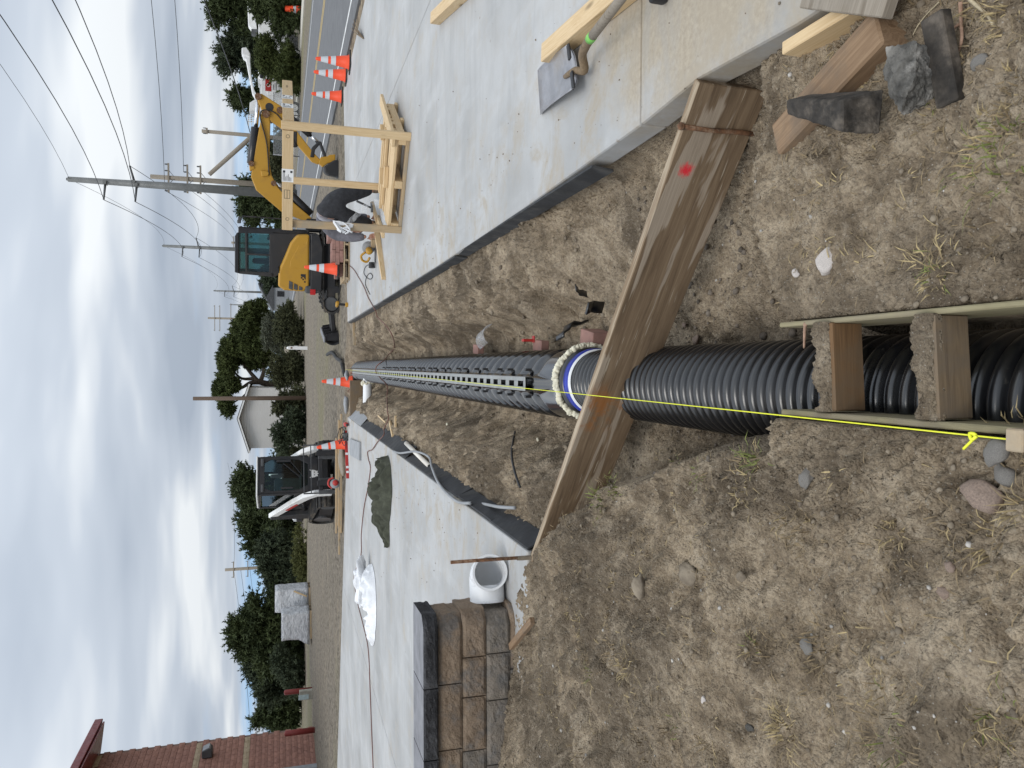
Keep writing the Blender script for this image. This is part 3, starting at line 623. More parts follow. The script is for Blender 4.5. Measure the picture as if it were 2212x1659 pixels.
def build_plank():
    global RED_X
    A = Vector((1.02, 2.44, -0.139)); B = Vector((-1.13, 4.27, -0.139))
    o = board('plank', A, B, 0.040, 0.286, M_['plank'], bev=0.004)
    tag(o, 'wide weathered brown plank on edge crossing the trench with a red paint dot', 'plank')
    d = (B - A).normalized(); n = Vector((-d.y, d.x, 0)) * -1
    if n.y > 0: n = -n
    p = A + d * 0.16 + n * 0.031
    st = T('form_stake', 'rusty caked steel stake standing against the right end of the plank', 'stake', (p.x, p.y, -0.30))
    MB().tube([(0, 0, -0.1), (0.004, 0, 0.08), (0.0, 0.004, 0.2), (0.006, 0.01, 0.31)], [0.009, 0.0095, 0.009, 0.010], 10).build('rod', M_['rust'], st, smooth=True)
    MB().lathe([(0.012, 0.305), (0.0145, 0.31), (0.0145, 0.32), (0.008, 0.326)], (0.006, 0.01, 0), 10).build('head', M_['rust'], st)
    # timber form around the slot
    f = T('timber_form', 'two dirt caked form boards with cross spacers straddling the near pipe', 'timber form', (0, 1.2, -0.1))
    board('side_board', (-0.128, 1.957, -0.103), (-0.118, 0.2, -0.103), 0.016, 0.186, M_['wood_edge'], f)
    board('side_board', (0.132, 1.985, -0.115), (0.142, 0.2, -0.115), 0.014, 0.19, M_['wood_edge'], f)
    for y, mt in ((1.755, 'spacer_brown'), (1.415, 'wood_old')):
        s = board('spacer', (-0.114, y, -0.062), (0.125, y + 0.02, -0.062), 0.060, 0.100, M_[mt], f)
        nu, nv = 60, 16; U, Vv = np.meshgrid(np.linspace(0, 1, nu), np.linspace(-1, 1, nv), indexing='ij'); sd = y * 10
        edge = 0.030 + 0.030 * fbm(U * 6 + sd, Vv * 0 + (1.0 if y > 1.6 else 4.0), 3, 15) * (Vv > 0) + 0.010 * fbm(U * 9 + sd, Vv * 0, 2, 16)
        if y > 1.6: edge = edge * np.where(Vv > 0, 1.5, 0.8)
        hh = (1 - np.abs(Vv) ** 3) * (0.012 + 0.020 * fbm(U * 7 + sd, Vv * 1.5, 4, 18)) + 0.012 * np.clip(0.6 - worley(U * 22 + sd, Vv * 5, 5), 0, None) - 0.02 * np.clip(np.abs(Vv) - 0.8, 0, None) * 5
        sm = MB(); sm.v = [(-0.115 + 0.245 * u, y + 0.02 * u - 1.2 + v * e, 0.087 + h) for u, v, e, h in zip(U.ravel(), Vv.ravel(), edge.ravel(), hh.ravel())]
        sm.f = [(i * nv + j, (i + 1) * nv + j, (i + 1) * nv + j + 1, i * nv + j + 1) for i in range(nu - 1) for j in range(nv - 1)]
        o = sm.build('caked_sand', M_['soil'], f, smooth=True)
    tag(board('wooden_stake', (-0.135, 1.14, -0.25), (-0.135, 1.14, 0.06), 0.045, 0.038, M_['pine_dull'], up=(0, 1, 0)), 'pale wooden stake top at the frame edge where the yellow string is tied', 'stake')
    # mason's string
    p0 = G(2212, 926, 0.045); p1 = Vector((-0.075, 17.4, 0.012)); a = Vector((-0.135, 1.13, 0.05))
    s = T('string_line', 'taut bright yellow string line stretched along the trench over the grate', 'string', a)
    pts = [a + (p1 - a) * (i / 14) - Vector((0, 0, 0.012 * math.sin(math.pi * i / 14))) for i in range(15)]
    MB().tube(pts, 0.0019, 5).build('line', M_['string'], s, world=True, smooth=True)
    k = G(2128, 930, 0.045); kk = a + (p1 - a) * 0.006
    MB().tube(spline([kk + Vector((0, 0, 0.004)), kk + Vector((-0.008, 0.01, 0.006)), kk + Vector((0.004, 0.018, 0.003)), kk + Vector((0.0, 0.004, 0.002)), kk + Vector((-0.03, 0.035, 0.0))], 5), [0.0035] * 17 + [0.003] * 4, 6).build('knot', M_['string'], s, world=True, smooth=True)
def build_debris():
    o = board('wooden_block', (0.69, 2.00, -0.05), (0.84, 1.55, -0.02), 0.105, 0.09, M_['wood_block'], bev=0.006); tag(o, 'short brown beam half buried under the charred piece by the slab', 'timber')
    cm = MB(); cm.add([(-.15, -.045, 0), (.13, -.06, 0), (.12, .06, 0), (-.15, .03, 0), (-.16, -.03, .07), (.12, -.05, .10), (.11, .035, .105), (-.16, .015, .075)], [(3, 2, 1, 0), (4, 5, 6, 7), (0, 1, 5, 4), (1, 2, 6, 5), (2, 3, 7, 6), (3, 0, 4, 7)])
    o = cm.build('charred_timber', M_['char'], bev=0.005); o.location = (0.675, 1.665, 0.015); o.scale = (1.2, .85, .95); o.rotation_euler = (R(8), R(-6), R(-112)); tag(o, 'charred black timber chunk lying across the brown beam', 'timber')
    m = o.modifiers.new('s', 'SUBSURF'); m.subdivision_type = 'SIMPLE'; m.levels = m.render_levels = 4
    d = o.modifiers.new('d', 'DISPLACE'); tx = bpy.data.textures.new('rough', 'CLOUDS'); tx.noise_scale = 0.03; d.texture = tx; d.strength = 0.009; d.mid_level = 0.5
    pl = [G(*q, 0.05) for q in ((1908, 150), (1925, 105), (1972, 86), (1978, 165), (1958, 222), (1938, 248), (1922, 205))]; cc = sum(pl, Vector()) / 7; m = MB(); k = 7
    m.v = [tuple(p + Vector((0, 0, .012 * math.sin(i * 2.1)))) for i, p in enumerate(pl)] + [tuple(cc + (p - cc) * .8 + Vector((0.01, 0, -.08))) for p in pl] + [tuple(cc + Vector((0, 0, .02)))]; m.f = [(i, (i + 1) % k, 14) for i in range(k)] + [(i, k + i, k + (i + 1) % k, (i + 1) % k) for i in range(k)] + [tuple(range(13, 6, -1))]
    o = m.build('rubble_chunk', M_['rock_dark']); tag(o, 'rough dark grey slab of broken rubble with pale grit', 'rubble')
    q = o.modifiers.new('s', 'SUBSURF'); q.subdivision_type = 'SIMPLE'; q.levels = q.render_levels = 5
    d = o.modifiers.new('d', 'DISPLACE'); tx2 = bpy.data.textures.new('rubble', 'CLOUDS'); tx2.noise_scale = 0.022; tx2.noise_depth = 4; d.texture = tx2; d.strength = 0.022; d.mid_level = 0.5; d.texture_coords = 'GLOBAL'
    o = board('scrap_board', (0.60, 1.385, -0.03), (0.80, 1.40, 0.005), 0.06, 0.03, M_['char']); tag(o, 'dark rotten board end sunk in the dirt below the rubble chunk', 'board')
    o = board('form_lumber', (0.942, 1.955, -0.038), (0.93, 0.7, -0.038), 0.038, 0.089, M_['pine']); tag(o, 'fresh pale lumber on edge along the near slab side', 'lumber')
    c = Vector((0.905, 1.655, 0.045)); e = Vector((-0.46, -0.89, 0)); pr = Vector((0.89, -0.46, 0))
    o = board('grey_board', c + pr * 0.003 - e * 0.0, c + pr * 0.75, 0.34, 0.036, M_['wood_grey']); tag(o, 'weathered grey board lying on the fresh lumber at the slab corner', 'board')
    # left of the trench
    def B2(name, label, cat, p, q, w, t, mat, up=(0, 0, 1)): return tag(board(name, p, q, w, t, M_[mat], up=up), label, cat)
    a = G(1100, 1330, 0.03); B2('wood_stake', 'short brown stake leaning on the foot of the block wall', 'stake', G(1104, 1397, 0.07), G(1150, 1340, 0.05), 0.04, 0.03, 'wood_block')
    st = T('rebar_stake', 'thin rusty steel bar standing upright in front of the white elbow', 'stake', (-1.115, 4.262, -0.1))
    MB().tube([(0, 0, 0), (0.004, 0, 0.3), (0.002, 0.006, 0.585)], 0.0105, 10).build('bar', M_['rust'], st, smooth=True); MB().lathe([(0.013, 0.10), (0.0135, 0.16), (0.0125, 0.19)], n=10, cap=False).build('mud_crust', M_['clod'], st)
    # pvc elbow
    ce = G(1056, 1240, 0.115); el = T('pipe_elbow', 'large white plastic pipe elbow lying on the left slab', 'pipe elbow', (ce.x, ce.y, 0.0))
    A1 = Vector((0.22, -0.97, 0.06)).normalized(); B1 = Vector((-0.96, -0.2, 0.0)).normalized()
    c0 = Vector((0.0, 0.06, 0.118)); pts = [c0 + A1 * 0.13, c0 + A1 * 0.10, c0 + A1 * 0.06 + B1 * .005, c0 + A1 * 0.02 + B1 * 0.025, c0 + B1 * 0.07, c0 + B1 * 0.10, c0 + B1 * 0.13, c0 + B1 * 0.19]
    pts = spline(pts, 4); m = MB(); m.tube(pts, [0.113] * len(pts), 40, cap=False); inner = pts[::-1]; m2 = MB(); m2.tube(inner, [0.100] * len(inner), 40, cap=False)
    nb = len(m.v); m.add(m2.v, m2.f); n = len(pts)
    for j in range(40): pass
    m.build('elbow_body', M_['pvc'], el, smooth=True)
    def hoop(nm, c, ax, r0, r1, w):
        MB().lathe([(r0, 0), (r1, 0), (r1, w), (r0, w)], c, 40, ax, False).build(nm, M_['pvc'], el, smooth=False, bev=0.002)
    hoop('socket_rim', c0 + A1 * 0.117, A1, 0.100, 0.116, 0.016); hoop('socket_rim', c0 + B1 * 0.176, B1, 0.100, 0.116, 0.016)
    # slab edge boards (black joint filler)
    def filler(label, x, y0, y1, lean, z0=-0.115, z1=-0.006, mat='board_foam', side=1):
        o = MB().add([(0, 0, 0), (0, y1 - y0, 0), (side * lean, y1 - y0, z0 - z1), (side * lean, 0, z0 - z1), (side * 0.014, 0, 0.002), (side * 0.014, y1 - y0, 0.0), (side * (lean + 0.014), y1 - y0, z0 - z1), (side * (lean + 0.014), 0, z0 - z1)],
                     [(0, 1, 2, 3), (7, 6, 5, 4), (0, 4, 5, 1), (3, 2, 6, 7), (0, 3, 7, 4), (1, 5, 6, 2)]).build('joint_filler', M_[mat], bev=0.002)
        o.location = (x, y0, z1); return tag(o, label, 'joint board')
    filler('black joint filler strip on the right slab edge nearest the plank', 0.968, 3.42, 6.4, 0.012, -0.12, side=-1)
    filler('black joint filler strip on the right slab edge midway along', 0.944, 6.41, 11.2, 0.004, -0.12, side=-1)
    filler('grey joint strip on the right slab edge near the far corner', 0.944, 11.21, 17.0, 0.003, -0.11, mat='dark_grey', side=-1)
    filler('black joint filler strip ending beside the steel bar', XL + 0.004, 4.36, 5.28, 0.07, -0.14)
    filler('short black joint filler strip beneath the loose end of the grey conduit', XL + 0.012, 5.20, 6.25, 0.05, -0.14)
    filler('long black joint filler strip under the grey conduit', XL + 0.004, 6.27, 9.0, 0.07, -0.14)
    filler('wide black joint filler flap beside the white pipe offcut', XL + 0.01, 9.02, 11.9, 0.13, -0.14)
    filler('dusty joint filler strip just before the far pale boards', XL + 0.006, 11.93, 14.2, 0.10, -0.14)
    filler('pale grey board pieces edging the far end of the left slab', XL + 0.006, 14.23, 16.7, 0.16, -0.15, mat='grey')
    # loose pieces on the banks
    def bank(zx, zy, dz=0.0):
        """point on the terrain seen at a spot of the photograph"""
        r = ray(*Z1(zx, zy)); ts = np.arange(2.5, 20, 0.01); zz = terrain(r.x * ts, r.y * ts); hit = np.nonzero(EYE + r.z * ts < zz)[0]; t = float(ts[hit[0]]) if len(hit) else 19.0
        p = CP + r * t; return Vector((p.x, p.y, p.z + dz))
    def on(x, y, dz): return Vector((x, y, tz(x, y) + dz))
    a = bank(515, 905, 0.035); b = bank(680, 1055, 0.05)
    t = T('pipe_offcut', 'cream white plastic pipe offcut lying on the left bank', 'pipe', a); d = b - a
    MB().lathe([(0.021, d.length), (0.021, 0), (0.026, 0), (0.026, d.length), (0.021, d.length)], n=18, ax=d, cap=False).build('tube', M_['pvc_old'], t, smooth=True)
    pts = [Vector((XL + 0.01, 9.9, 0.012)), Vector((XL + 0.05, 9.3, 0.01)), Vector((XL + .13, 8.7, -.07)), Vector((XL + .15, 8.0, -.09)), Vector((XL + .10, 7.5, -.03)), Vector((XL + 0.02, 6.9, 0.014)), Vector((XL - 0.01, 6.2, 0.016)), Vector((XL + 0.05, 5.75, 0.005)), bank(900, 1292, 0.06), bank(1040, 1298, 0.06), bank(1140, 1318, 0.045), bank(1245, 1325, 0.04)]
    t = T('flex_conduit', 'grey flexible conduit snaking along the left slab edge onto the bank', 'conduit', pts[-1])
    MB().tube(spline(pts, 6), 0.0125, 8).build('conduit', M_['grey'], t, world=True, smooth=True)
    t = T('black_rod', 'slim black rod stuck in the left bank above the foam collar', 'rod', bank(1268, 1190)); pp = [bank(1230, 828, 0.03), bank(1245, 960, 0.07), bank(1258, 1080, 0.06), bank(1268, 1190, 0.03)]
    MB().tube(spline(pp, 4), 0.0085, 6).build('rod', M_['black'], t, world=True, smooth=True)
    B2('wood_scrap', 'pale wood scrap on the left bank under the brown cord', 'scrap', bank(400, 765, 0.02), bank(418, 855, 0.02), 0.05, 0.03, 'pine')
    B2('wood_offcut', 'small upright pale wood bit beside the scrap on the left bank', 'scrap', bank(438, 725, 0.02), bank(436, 800, 0.02), 0.03, 0.03, 'pine')
    B2('wood_lath', 'thin pale lath lying on the left bank beyond the cord', 'scrap', bank(322, 725, 0.02), bank(368, 768, 0.02), 0.025, 0.012, 'pine')
    rock('foam_scrap', 'cream foam blob on the left bank beyond the rod', 'foam', bank(1365, 880, 0.01), 0.02, M_['cream'], 61); rock('foam_crumb', 'small cream foam crumb high on the left bank', 'foam', bank(770, 782, 0.01), 0.022, M_['cream'], 62)
    # trench floor, right of the pipe
    def brick(label, p, rz, d=(0.19, 0.09, 0.06)):
        o = MB().box((0, 0, 0), d).build('brick', M_['paver'], bev=0.004); o.location = p; o.rotation_euler = (0, 0, rz); return tag(o, label, 'brick')
    brick('dusty pink brick wedged beside the foam collar', (0.175, 4.32, -0.42), 1.4, (0.2, 0.10, 0.13)); brick('pink brick against the pipe with a red clip on it', (0.155, 5.35, -0.42), 1.5)
    brick('pink brick against the pipe under the clear plastic piece', (0.17, 7.2, -0.42), 1.5)
    o = MB().box((0, 0, 0.04), (0.02, 0.045, 0.09)).box((0.01, 0, 0.0), (0.05, 0.05, 0.012)).build('red_clip', M_['red'], bev=0.004); o.location = (0.20, 5.42, -0.385); tag(o, 'small red clip standing on a brick', 'clip')
    m = MB(); n = 8
    for i in range(n + 1):
        a = i / n * 2.2 - 1.1
        for j in range(4): m.v.append((0.11 * math.sin(a), 0.16 * (j / 3 - 0.5), 0.11 * math.cos(a) - 0.05 + 0.01 * j))
    for i in range(n):
        for j in range(3): m.f.append((i * 4 + j, i * 4 + j + 1, i * 4 + j + 5, i * 4 + j + 4))
    o = m.build('plastic_cover', M_['film'], smooth=True); o.location = (0.27, 6.7, -0.38); o.rotation_euler = (0, 0.3, 0.4); tag(o, 'clear bent plastic cover lying on the trench floor', 'plastic'); so = o.modifiers.new('s', 'SOLIDIFY'); so.thickness = 0.004
    for lb, p, rz, s in (('curved black pipe scrap standing beside the foam collar', (0.235, 4.62, -0.44), 0.2, 1.0), ('small curved black pipe shard near the right bank foot', (0.34, 4.12, -0.37), 1.2, 0.7), ('tiny black plastic shard highest on the right bank foot', (0.45, 4.2, -0.30), 2.2, 0.45)):
        m = MB(); n = 10
        for i in range(n + 1):
            a = i / n * 1.5 - 0.2; w = 0.010 * math.cos(i * 1.4)
            for j in range(3): m.v.append(((0.16 + w) * math.cos(a) - 0.1, 0.05 * (j - 1), (0.16 + w) * math.sin(a)))
        for i in range(n):
            for j in range(2): m.f.append((i * 3 + j, i * 3 + j + 1, i * 3 + j + 4, i * 3 + j + 3))
        o = m.build('pipe_shard', M_['black_pipe'], smooth=True); o.location = p; o.scale = (s,) * 3; o.rotation_euler = (0.1, 0, rz); so = o.modifiers.new('s', 'SOLIDIFY'); so.thickness = 0.012; tag(o, lb, 'shard')
    # far end
    o = board('end_timber', (-1.12, 16.62, -0.20), (-0.30, 16.66, -0.20), 0.09, 0.36, M_['wood_old']); tag(o, 'dark weathered timber closing the far end of the trench', 'timber')
    o = board('grade_stake', (0.45, 16.6, -0.11), (0.94, 16.7, -0.11), 0.05, 0.06, M_['pine_dull']); tag(o, 'thin wooden strip poking from under the far right slab corner', 'timber')
    t = T('black_hose', 'black ribbed hose end sticking out of the yard beyond the trench', 'hose', (0.05, 18.4, -0.05)); MB().tube(spline([(-0.25, -0.3, 0.02), (0.05, 0.3, 0.05), (0.15, 1.6, 0.06), (0.33, 3.6, 0.06), (0.3, 6, 0.05)], 8), 0.05, 8).build('hose', M_['rubber'], t, smooth=True)
    rock('concrete_lump', 'pale concrete lump beside the far cone base', 'rubble', (-0.85, 17.35, 0.0), 0.13, M_['grey'], 71, 0.3, (1.6, .8, .5)); rock('broken_concrete', 'flat broken concrete piece behind the end timber', 'rubble', (-0.2, 17.5, -0.02), 0.12, M_['grey'], 72, 1.0, (1.3, .9, .5))
    # extension cord across both slabs and the trench
    zs = lambda zx, zy, z: G(*Z1(zx, zy), z)
    pts = [G(735, 560, .01), G(760, 578, .012), G(775, 600, .012), G(787, 622, .012), G(795, 642, .012), zs(285, 20, 0.008), zs(300, 45, -0.02), bank(330, 80, .05), bank(385, 135, .05), bank(430, 205, .05), bank(437, 280, .05), bank(400, 325, .05), (0.08, 9.7, -0.1)]
    pts = pts[:-1] + [zs(350, 365, -0.12), zs(305, 400, 0.012), zs(300, 440, 0.012), zs(330, 480, -0.07), zs(372, 530, -0.2)] + [bank(390, 600, .05), bank(397, 690, .05), bank(403, 745, .05), bank(375, 810, .05), zs(350, 850, 0.0), zs(310, 895, 0.014), zs(275, 945, 0.012), zs(245, 960, .012), zs(250, 1010, .012), zs(262, 1070, .012), zs(245, 1200, .012), zs(220, 1330, .012), zs(203, 1500, .012), zs(200, 1640, .012)]
    pts += [G(765, 1245, .012), G(772, 1300, .012), G(783, 1345, .012), G(795, 1400, .012), G(799, 1480, .012), G(802, 1560, .012), G(806, 1659, .012), G(812, 1800, .012)]
    t = T('extension_cord', 'reddish brown extension cord winding over the left slab and across the trench', 'cord', pts[-1]); MB().tube(spline(pts, 6), 0.0075, 6).build('cord', M_['cable'], t, world=True, smooth=True)
def build_wall():
    w = T('block_wall', 'low retaining wall of split faced brown blocks with a dark cap', 'wall', (-1.55, 4.62, 0.0))
    # courses from the top; block lengths run left from the wall's end
    # the wall runs left, a touch nearer to the viewer at its far left
    zt = [0.492, 0.338, 0.184, 0.030]
    runs = [[0.42, 0.40, 0.42, 0.44, 0.4, 0.42, 0.42], [0.29, 0.245, 0.33, 0.42, 0.42, 0.4, 0.42, 0.4], [0.25, 0.29, 0.40, 0.42, 0.42, 0.3, 0.42, 0.42], [0.40, 0.41, 0.42, 0.42, 0.4, 0.42, 0.42]]
    tint = ['block_brown', 'block_brown', 'block_grey', 'block_brown']; rr = random.Random(3)
    FB = fbm(*np.meshgrid(np.arange(40) * 0.8, np.arange(30) * 0.8, indexing='ij'), 3, 5)
    def blk(name, x1, x0, z0, z1, y0, y1, mat, endface):
        bm = bmesh.new(); nx, nz = 14, 8; g = 0.0035
        x1 -= g; x0 += g; z0 += g / 2; z1 -= g / 2; ch = 0.055 if endface else 0.004
        m = MB(); sd = rr.randint(0, 99); idx = {}
        for i in range(nx + 1):
            for k in range(nz + 1):
                u = i / nx; v = k / nz; x = x0 + (x1 - x0) * u; z = z0 + (z1 - z0) * v
                e = min(u, 1 - u, 1) * 2; e2 = min(v, 1 - v) * 2; y = y0
                if endface and x > x1 - ch * 1.3: y = y0 + (x - (x1 - ch * 1.3)) * 0.9
                y -= (0.020 * (1 - (1 - min(1, e * 4)) ** 2) * (1 - (1 - min(1, e2 * 2.5)) ** 2)) * (0.8 + 0.35 * FB[(i + sd) % 40, (k + 3 * sd) % 30])
                idx[i, k] = len(m.v); m.v.append((x, y, z))
        b = len(m.v); bi = {}
        for i in range(nx + 1):
            for k in (0, nz): bi[i, k] = len(m.v); m.v.append((x0 + (x1 - x0) * i / nx, y1, z0 if k == 0 else z1))
        for k in range(nz + 1):
            for i in (0, nx):
                if (i, k) not in bi:
                    bi[i, k] = len(m.v); rough = 0.012 * float(vn(np.array([k * 0.9 + sd]), np.array([2.0]))[0]) if (endface and i == nx) else 0
                    m.v.append(((x0, x1)[i // nx] + rough, y1, z0 + (z1 - z0) * k / nz))
        for i in range(nx):
            for k in range(nz): m.f.append((idx[i, k], idx[i + 1, k], idx[i + 1, k + 1], idx[i, k + 1]))
            m.f.append((idx[i, nz], idx[i + 1, nz], bi[i + 1, nz], bi[i, nz])); m.f.append((idx[i + 1, 0], idx[i, 0], bi[i, 0], bi[i + 1, 0]))
        for k in range(nz):
            m.f.append((idx[nx, k], bi[nx, k], bi[nx, k + 1], idx[nx, k + 1])); m.f.append((bi[0, k], idx[0, k], idx[0, k + 1], bi[0, k + 1]))
        return m.build(name, M_[mat], w)
    for c in range(4):
        x = 0.02 + (0.0, 0.02, -0.01, 0.03)[c]
        for i, L in enumerate(runs[c]):
            mt = tint[c] if (i + c) % 4 else 'block_grey'
            if c == 0 and i == 0: mt = 'block_brown'
            blk('block', x, x - L, zt[c] - 0.154, zt[c] - 0.0, -0.02 - 0.03 * 0 + 0.004 * (c % 2), 0.28, mt, i == 0); x -= L
    x = 0.035
    for i, L in enumerate((0.44, 0.43, 0.44, 0.44, 0.4, 0.43, 0.42)):
        o = blk('cap_stone', x, x - L, 0.493, 0.588, -0.05, 0.31, 'block_cap', i == 0); x -= L
        o.data.materials.append(M_['cap_top'])
        for p in o.data.polygons:
            if min(o.data.vertices[i].co.z for i in p.vertices) > 0.583: p.material_index = 1
    w.rotation_euler = (0, 0, R(2.2))
# ------------------------------------------------------------------ things on the slabs
def make_cone():
    t = T('traffic_cone', '', 'traffic cone')
    MB().b2((-.18, -.18, 0), (.18, .18, .03)).build('base', M_['rubber'], t, bev=0.012, seg=2)
    rad = lambda z: 0.135 + (0.030 - 0.135) * (z - 0.03) / 0.67
    MB().lathe([(0.15, 0.03), (0.147, 0.045), (rad(0.05), 0.05), (rad(0.3), 0.3), (rad(0.68), 0.68), (0.026, 0.70), (0.02, 0.702)], n=28).build('body', M_['cone'], t, smooth=True)
    for a, b in ((0.30, 0.40), (0.455, 0.60)):
        MB().lathe([(rad(a) + .0025, a), (rad(b) + .0025, b)], n=28, cap=False).build('reflective_collar', M_['reflective'], t, smooth=True)
    return t
def build_cones():
    c0 = make_cone(); g = 'traffic cones around the works'
    spots = [((*G(757, 135)[:2], 0.0), 0.3, (0, 0), 'orange traffic cone nearest of the three lined up by the road'), ((*G(749, 163)[:2], 0.0), 0.1, (0, 0), 'middle orange traffic cone of the three lined up by the road'),
             ((*G(740, 209)[:2], 0.0), 0.0, (0, 0), 'orange traffic cone standing alone at the slab corner by the road'), ((2.06, 16.75, 0.215), 0.2, (0, 0.02), 'orange traffic cone standing on the paver pallet before the excavator'),
             ((-0.36, 17.75, tz(-0.36, 17.75)), 0.4, (0.02, 0.02), 'orange traffic cone at the far end of the trench'), ((-1.75, 17.75, tz(-1.75, 17.75)), 0.2, (0.04, -0.12), 'tilted orange traffic cone in front of the track loader')]
    for i, (p, rz, tl, lb) in enumerate(spots):
        o = c0 if i == 0 else copy_tree(c0); o.location = p; o.rotation_euler = (tl[0], tl[1], rz); tag(o, lb, 'traffic cone', g)
def build_crate():
    A = Vector((1.64, 9.36, 0)); u = Vector((0.823, -0.567, 0)); v = Vector((0.567, 0.823, 0)); Lu, Lv = 1.17, 1.25
    t = T('crate_frame', 'open wooden crate base with three posts and a labelled top rail', 'crate', A)
    X = lambda a, b, z: A + u * a + v * b + Vector((0, 0, z))
    bd = lambda n, p, q, w, h, up=(0, 0, 1), m='pine': board(n, p, q, w, h, M_[m], t, up=up)
    for b, m in ((0.045, 'pine_dull'), (0.6, 'pine'), (1.2, 'pine')): bd('runner', X(0, b, 0.02), X(Lu, b, 0.02), 0.09, 0.038, m=m)
    for a in (0.05, 0.58, 1.10): bd('stringer', X(a, 0, 0.085), X(a, Lv, 0.085), 0.09, 0.088)
    for i, b in enumerate((0.06, 0.17, 0.28, 0.42, 0.60, 0.78, 0.96, 1.14)): bd('deck_board', X(0.0 + 0.02 * (i % 2), b, 0.149), X(Lu - 0.015 * (i % 3), b, 0.149), 0.092, 0.036)
    bd('deck_board', X(Lu - 0.07, -0.02, 0.187), X(Lu - 0.02, Lv + 0.12, 0.187), 0.14, 0.036)
    for i, (a0, a1, b) in enumerate(((0.12, 1.0, 0.50), (0.0, 1.02, 0.66))): bd('loose_stick', X(a0, b, 0.187), X(a1, b + 0.03, 0.187), 0.04, 0.036)
    bd('wood_chunk', X(0.42, 0.30, 0.195), X(0.66, 0.36, 0.195), 0.09, 0.05); bd('wood_chunk', X(0.40, 0.46, 0.23), X(0.58, 0.52, 0.23), 0.07, 0.045); bd('wood_chunk', X(0.9, 0.62, 0.23), X(1.0, 0.8, 0.23), 0.06, 0.045)
    bd('post', X(0.02, 0.0, 0.0), X(0.02, 0.0, 1.385), 0.086, 0.038, tuple(v), 'pine_dull'); bd('post', X(Lu, -0.03, 0.0), X(Lu, -0.03, 1.40), 0.088, 0.038, tuple(v)); bd('post', X(0.05, Lv, 0.05), X(0.05, Lv, 1.37), 0.086, 0.038, tuple(v))
    bd('top_rail', X(-0.04, -0.042, 1.33), X(Lu - 0.05, -0.042, 1.33), 0.038, 0.118); r2 = bd('top_rail', X(Lu + 0.022, 0.02, 1.325), X(Lu + 0.022, 1.55, 1.325), 0.038, 0.118)
    bd('top_rail', X(0.05, Lv, 1.365 - 0.04), X(Lu, Lv, 1.325), 0.038, 0.10)
    # shipping labels, stamps
    def lab(p, d, n, w, h):
        p = Vector(p) - A; m = MB(); up = Vector((0, 0, 1)); m.prism([(-w / 2, -h / 2), (w / 2, -h / 2), (w / 2, h / 2), (-w / 2, h / 2)], p + n * 0.001, d, up, 0.0012); o = m.build('label', M_['paper'], t)
        k = MB(); r = random.Random(int(w * 1000))
        for i in range(7):
            y = h * (0.38 - 0.11 * i); x0 = -w * 0.42; x1 = w * r.uniform(-0.2, 0.42)
            k.prism([(x0, y - h * .02), (x1, y - h * .02), (x1, y + h * .02), (x0, y + h * .02)], p + n * 0.0022, d, up, 0.001)
        for cx, cy in ((0.3, 0.3), (0.3, -0.32)): k.prism([(w * cx - .012, h * cy - .012), (w * cx + .012, h * cy - .012), (w * cx + .012, h * cy + .012), (w * cx - .012, h * cy + .012)], p + n * 0.0022, d, up, 0.001)
        k.build('print', M_['ink'], o)
    nf = -v; lab(X(0.62, -0.0615, 1.33), u, nf, 0.15, 0.125); 
    lab(X(Lu + 0.0415, 0.52, 1.33), v, u, 0.15, 0.125); lab(X(Lu + 0.0415, 0.85, 1.33), v, u, 0.14, 0.125)
    for a in (0.10, 1.06):
        MB().lathe([(0.016, 0), (0.020, 0)], X(a, -0.0625, 1.33) - A, 20, nf, False).build('stamp', M_['ink'], t)
    m = MB(); c = X(0.40, -0.0622, 1.335) - A
    for dx, w, h in ((-.05, .004, .06), (.05, .004, .06)): m.box(c + u * dx, (0.004, 0.001, h), Matrix((u, v, Vector((0, 0, 1)))).transposed())
    for dz, w in ((-.03, .1), (.03, .1), (0, .1)): m.box(c + Vector((0, 0, dz)), (w, 0.001, 0.004), Matrix((u, v, Vector((0, 0, 1)))).transposed())
    m.build('stamp', M_['ink'], t)
    # plastic tie on the left post and film trailing from it
    w = T('plastic_tie', 'twisted white plastic strip knotted round the left crate post', 'plastic', X(0.02, -0.02, 0.72)); r = random.Random(4)
    for k in range(3):
        c = X(0.02, -0.035, 0.74 - 0.03 * k); pts = [c + Vector((r.uniform(-.08, .08), r.uniform(-.03, 0), r.uniform(-.1, .12))) for _ in range(5)]
        MB().tube(spline(pts, 5), [0.016 + 0.012 * r.random() for _ in range(21)], 6, flat=0.5).build('strip', M_['bag'], w, world=True, smooth=True)
    f = T('plastic_film', 'thin clear plastic film arching from the left post down to the crate deck', 'film', X(0.02, 0.0, 0.2))
    c1 = spline([P(742, 487, 9.62), P(765, 462, 9.8), P(790, 438, 9.95), P(808, 430, 10.0), P(822, 436, 9.9), P(832, 458, 9.75), P(836, 482, 9.6)], 5); c2 = spline([P(757, 487, 9.75), P(775, 468, 9.95), P(797, 446, 10.1), P(806, 442, 10.15), P(815, 446, 10.05), P(822, 462, 9.9), P(826, 480, 9.75)], 5)
    m = MB(); n = len(c1)
    for i in range(n):
        for j in range(5):
            p = c1[i].lerp(c2[i], j / 4); m.v.append(tuple(p + Vector((0, 0.03 * math.sin(i * 1.3 + j * 2.1), 0.012 * math.sin(i * 2.3 + j)))))
    for i in range(n - 1):
        for j in range(4): m.f.append((i * 5 + j, i * 5 + j + 1, i * 5 + j + 6, i * 5 + j + 5))
    m.build('film', M_['film'], f, world=True, smooth=True, sub=1)
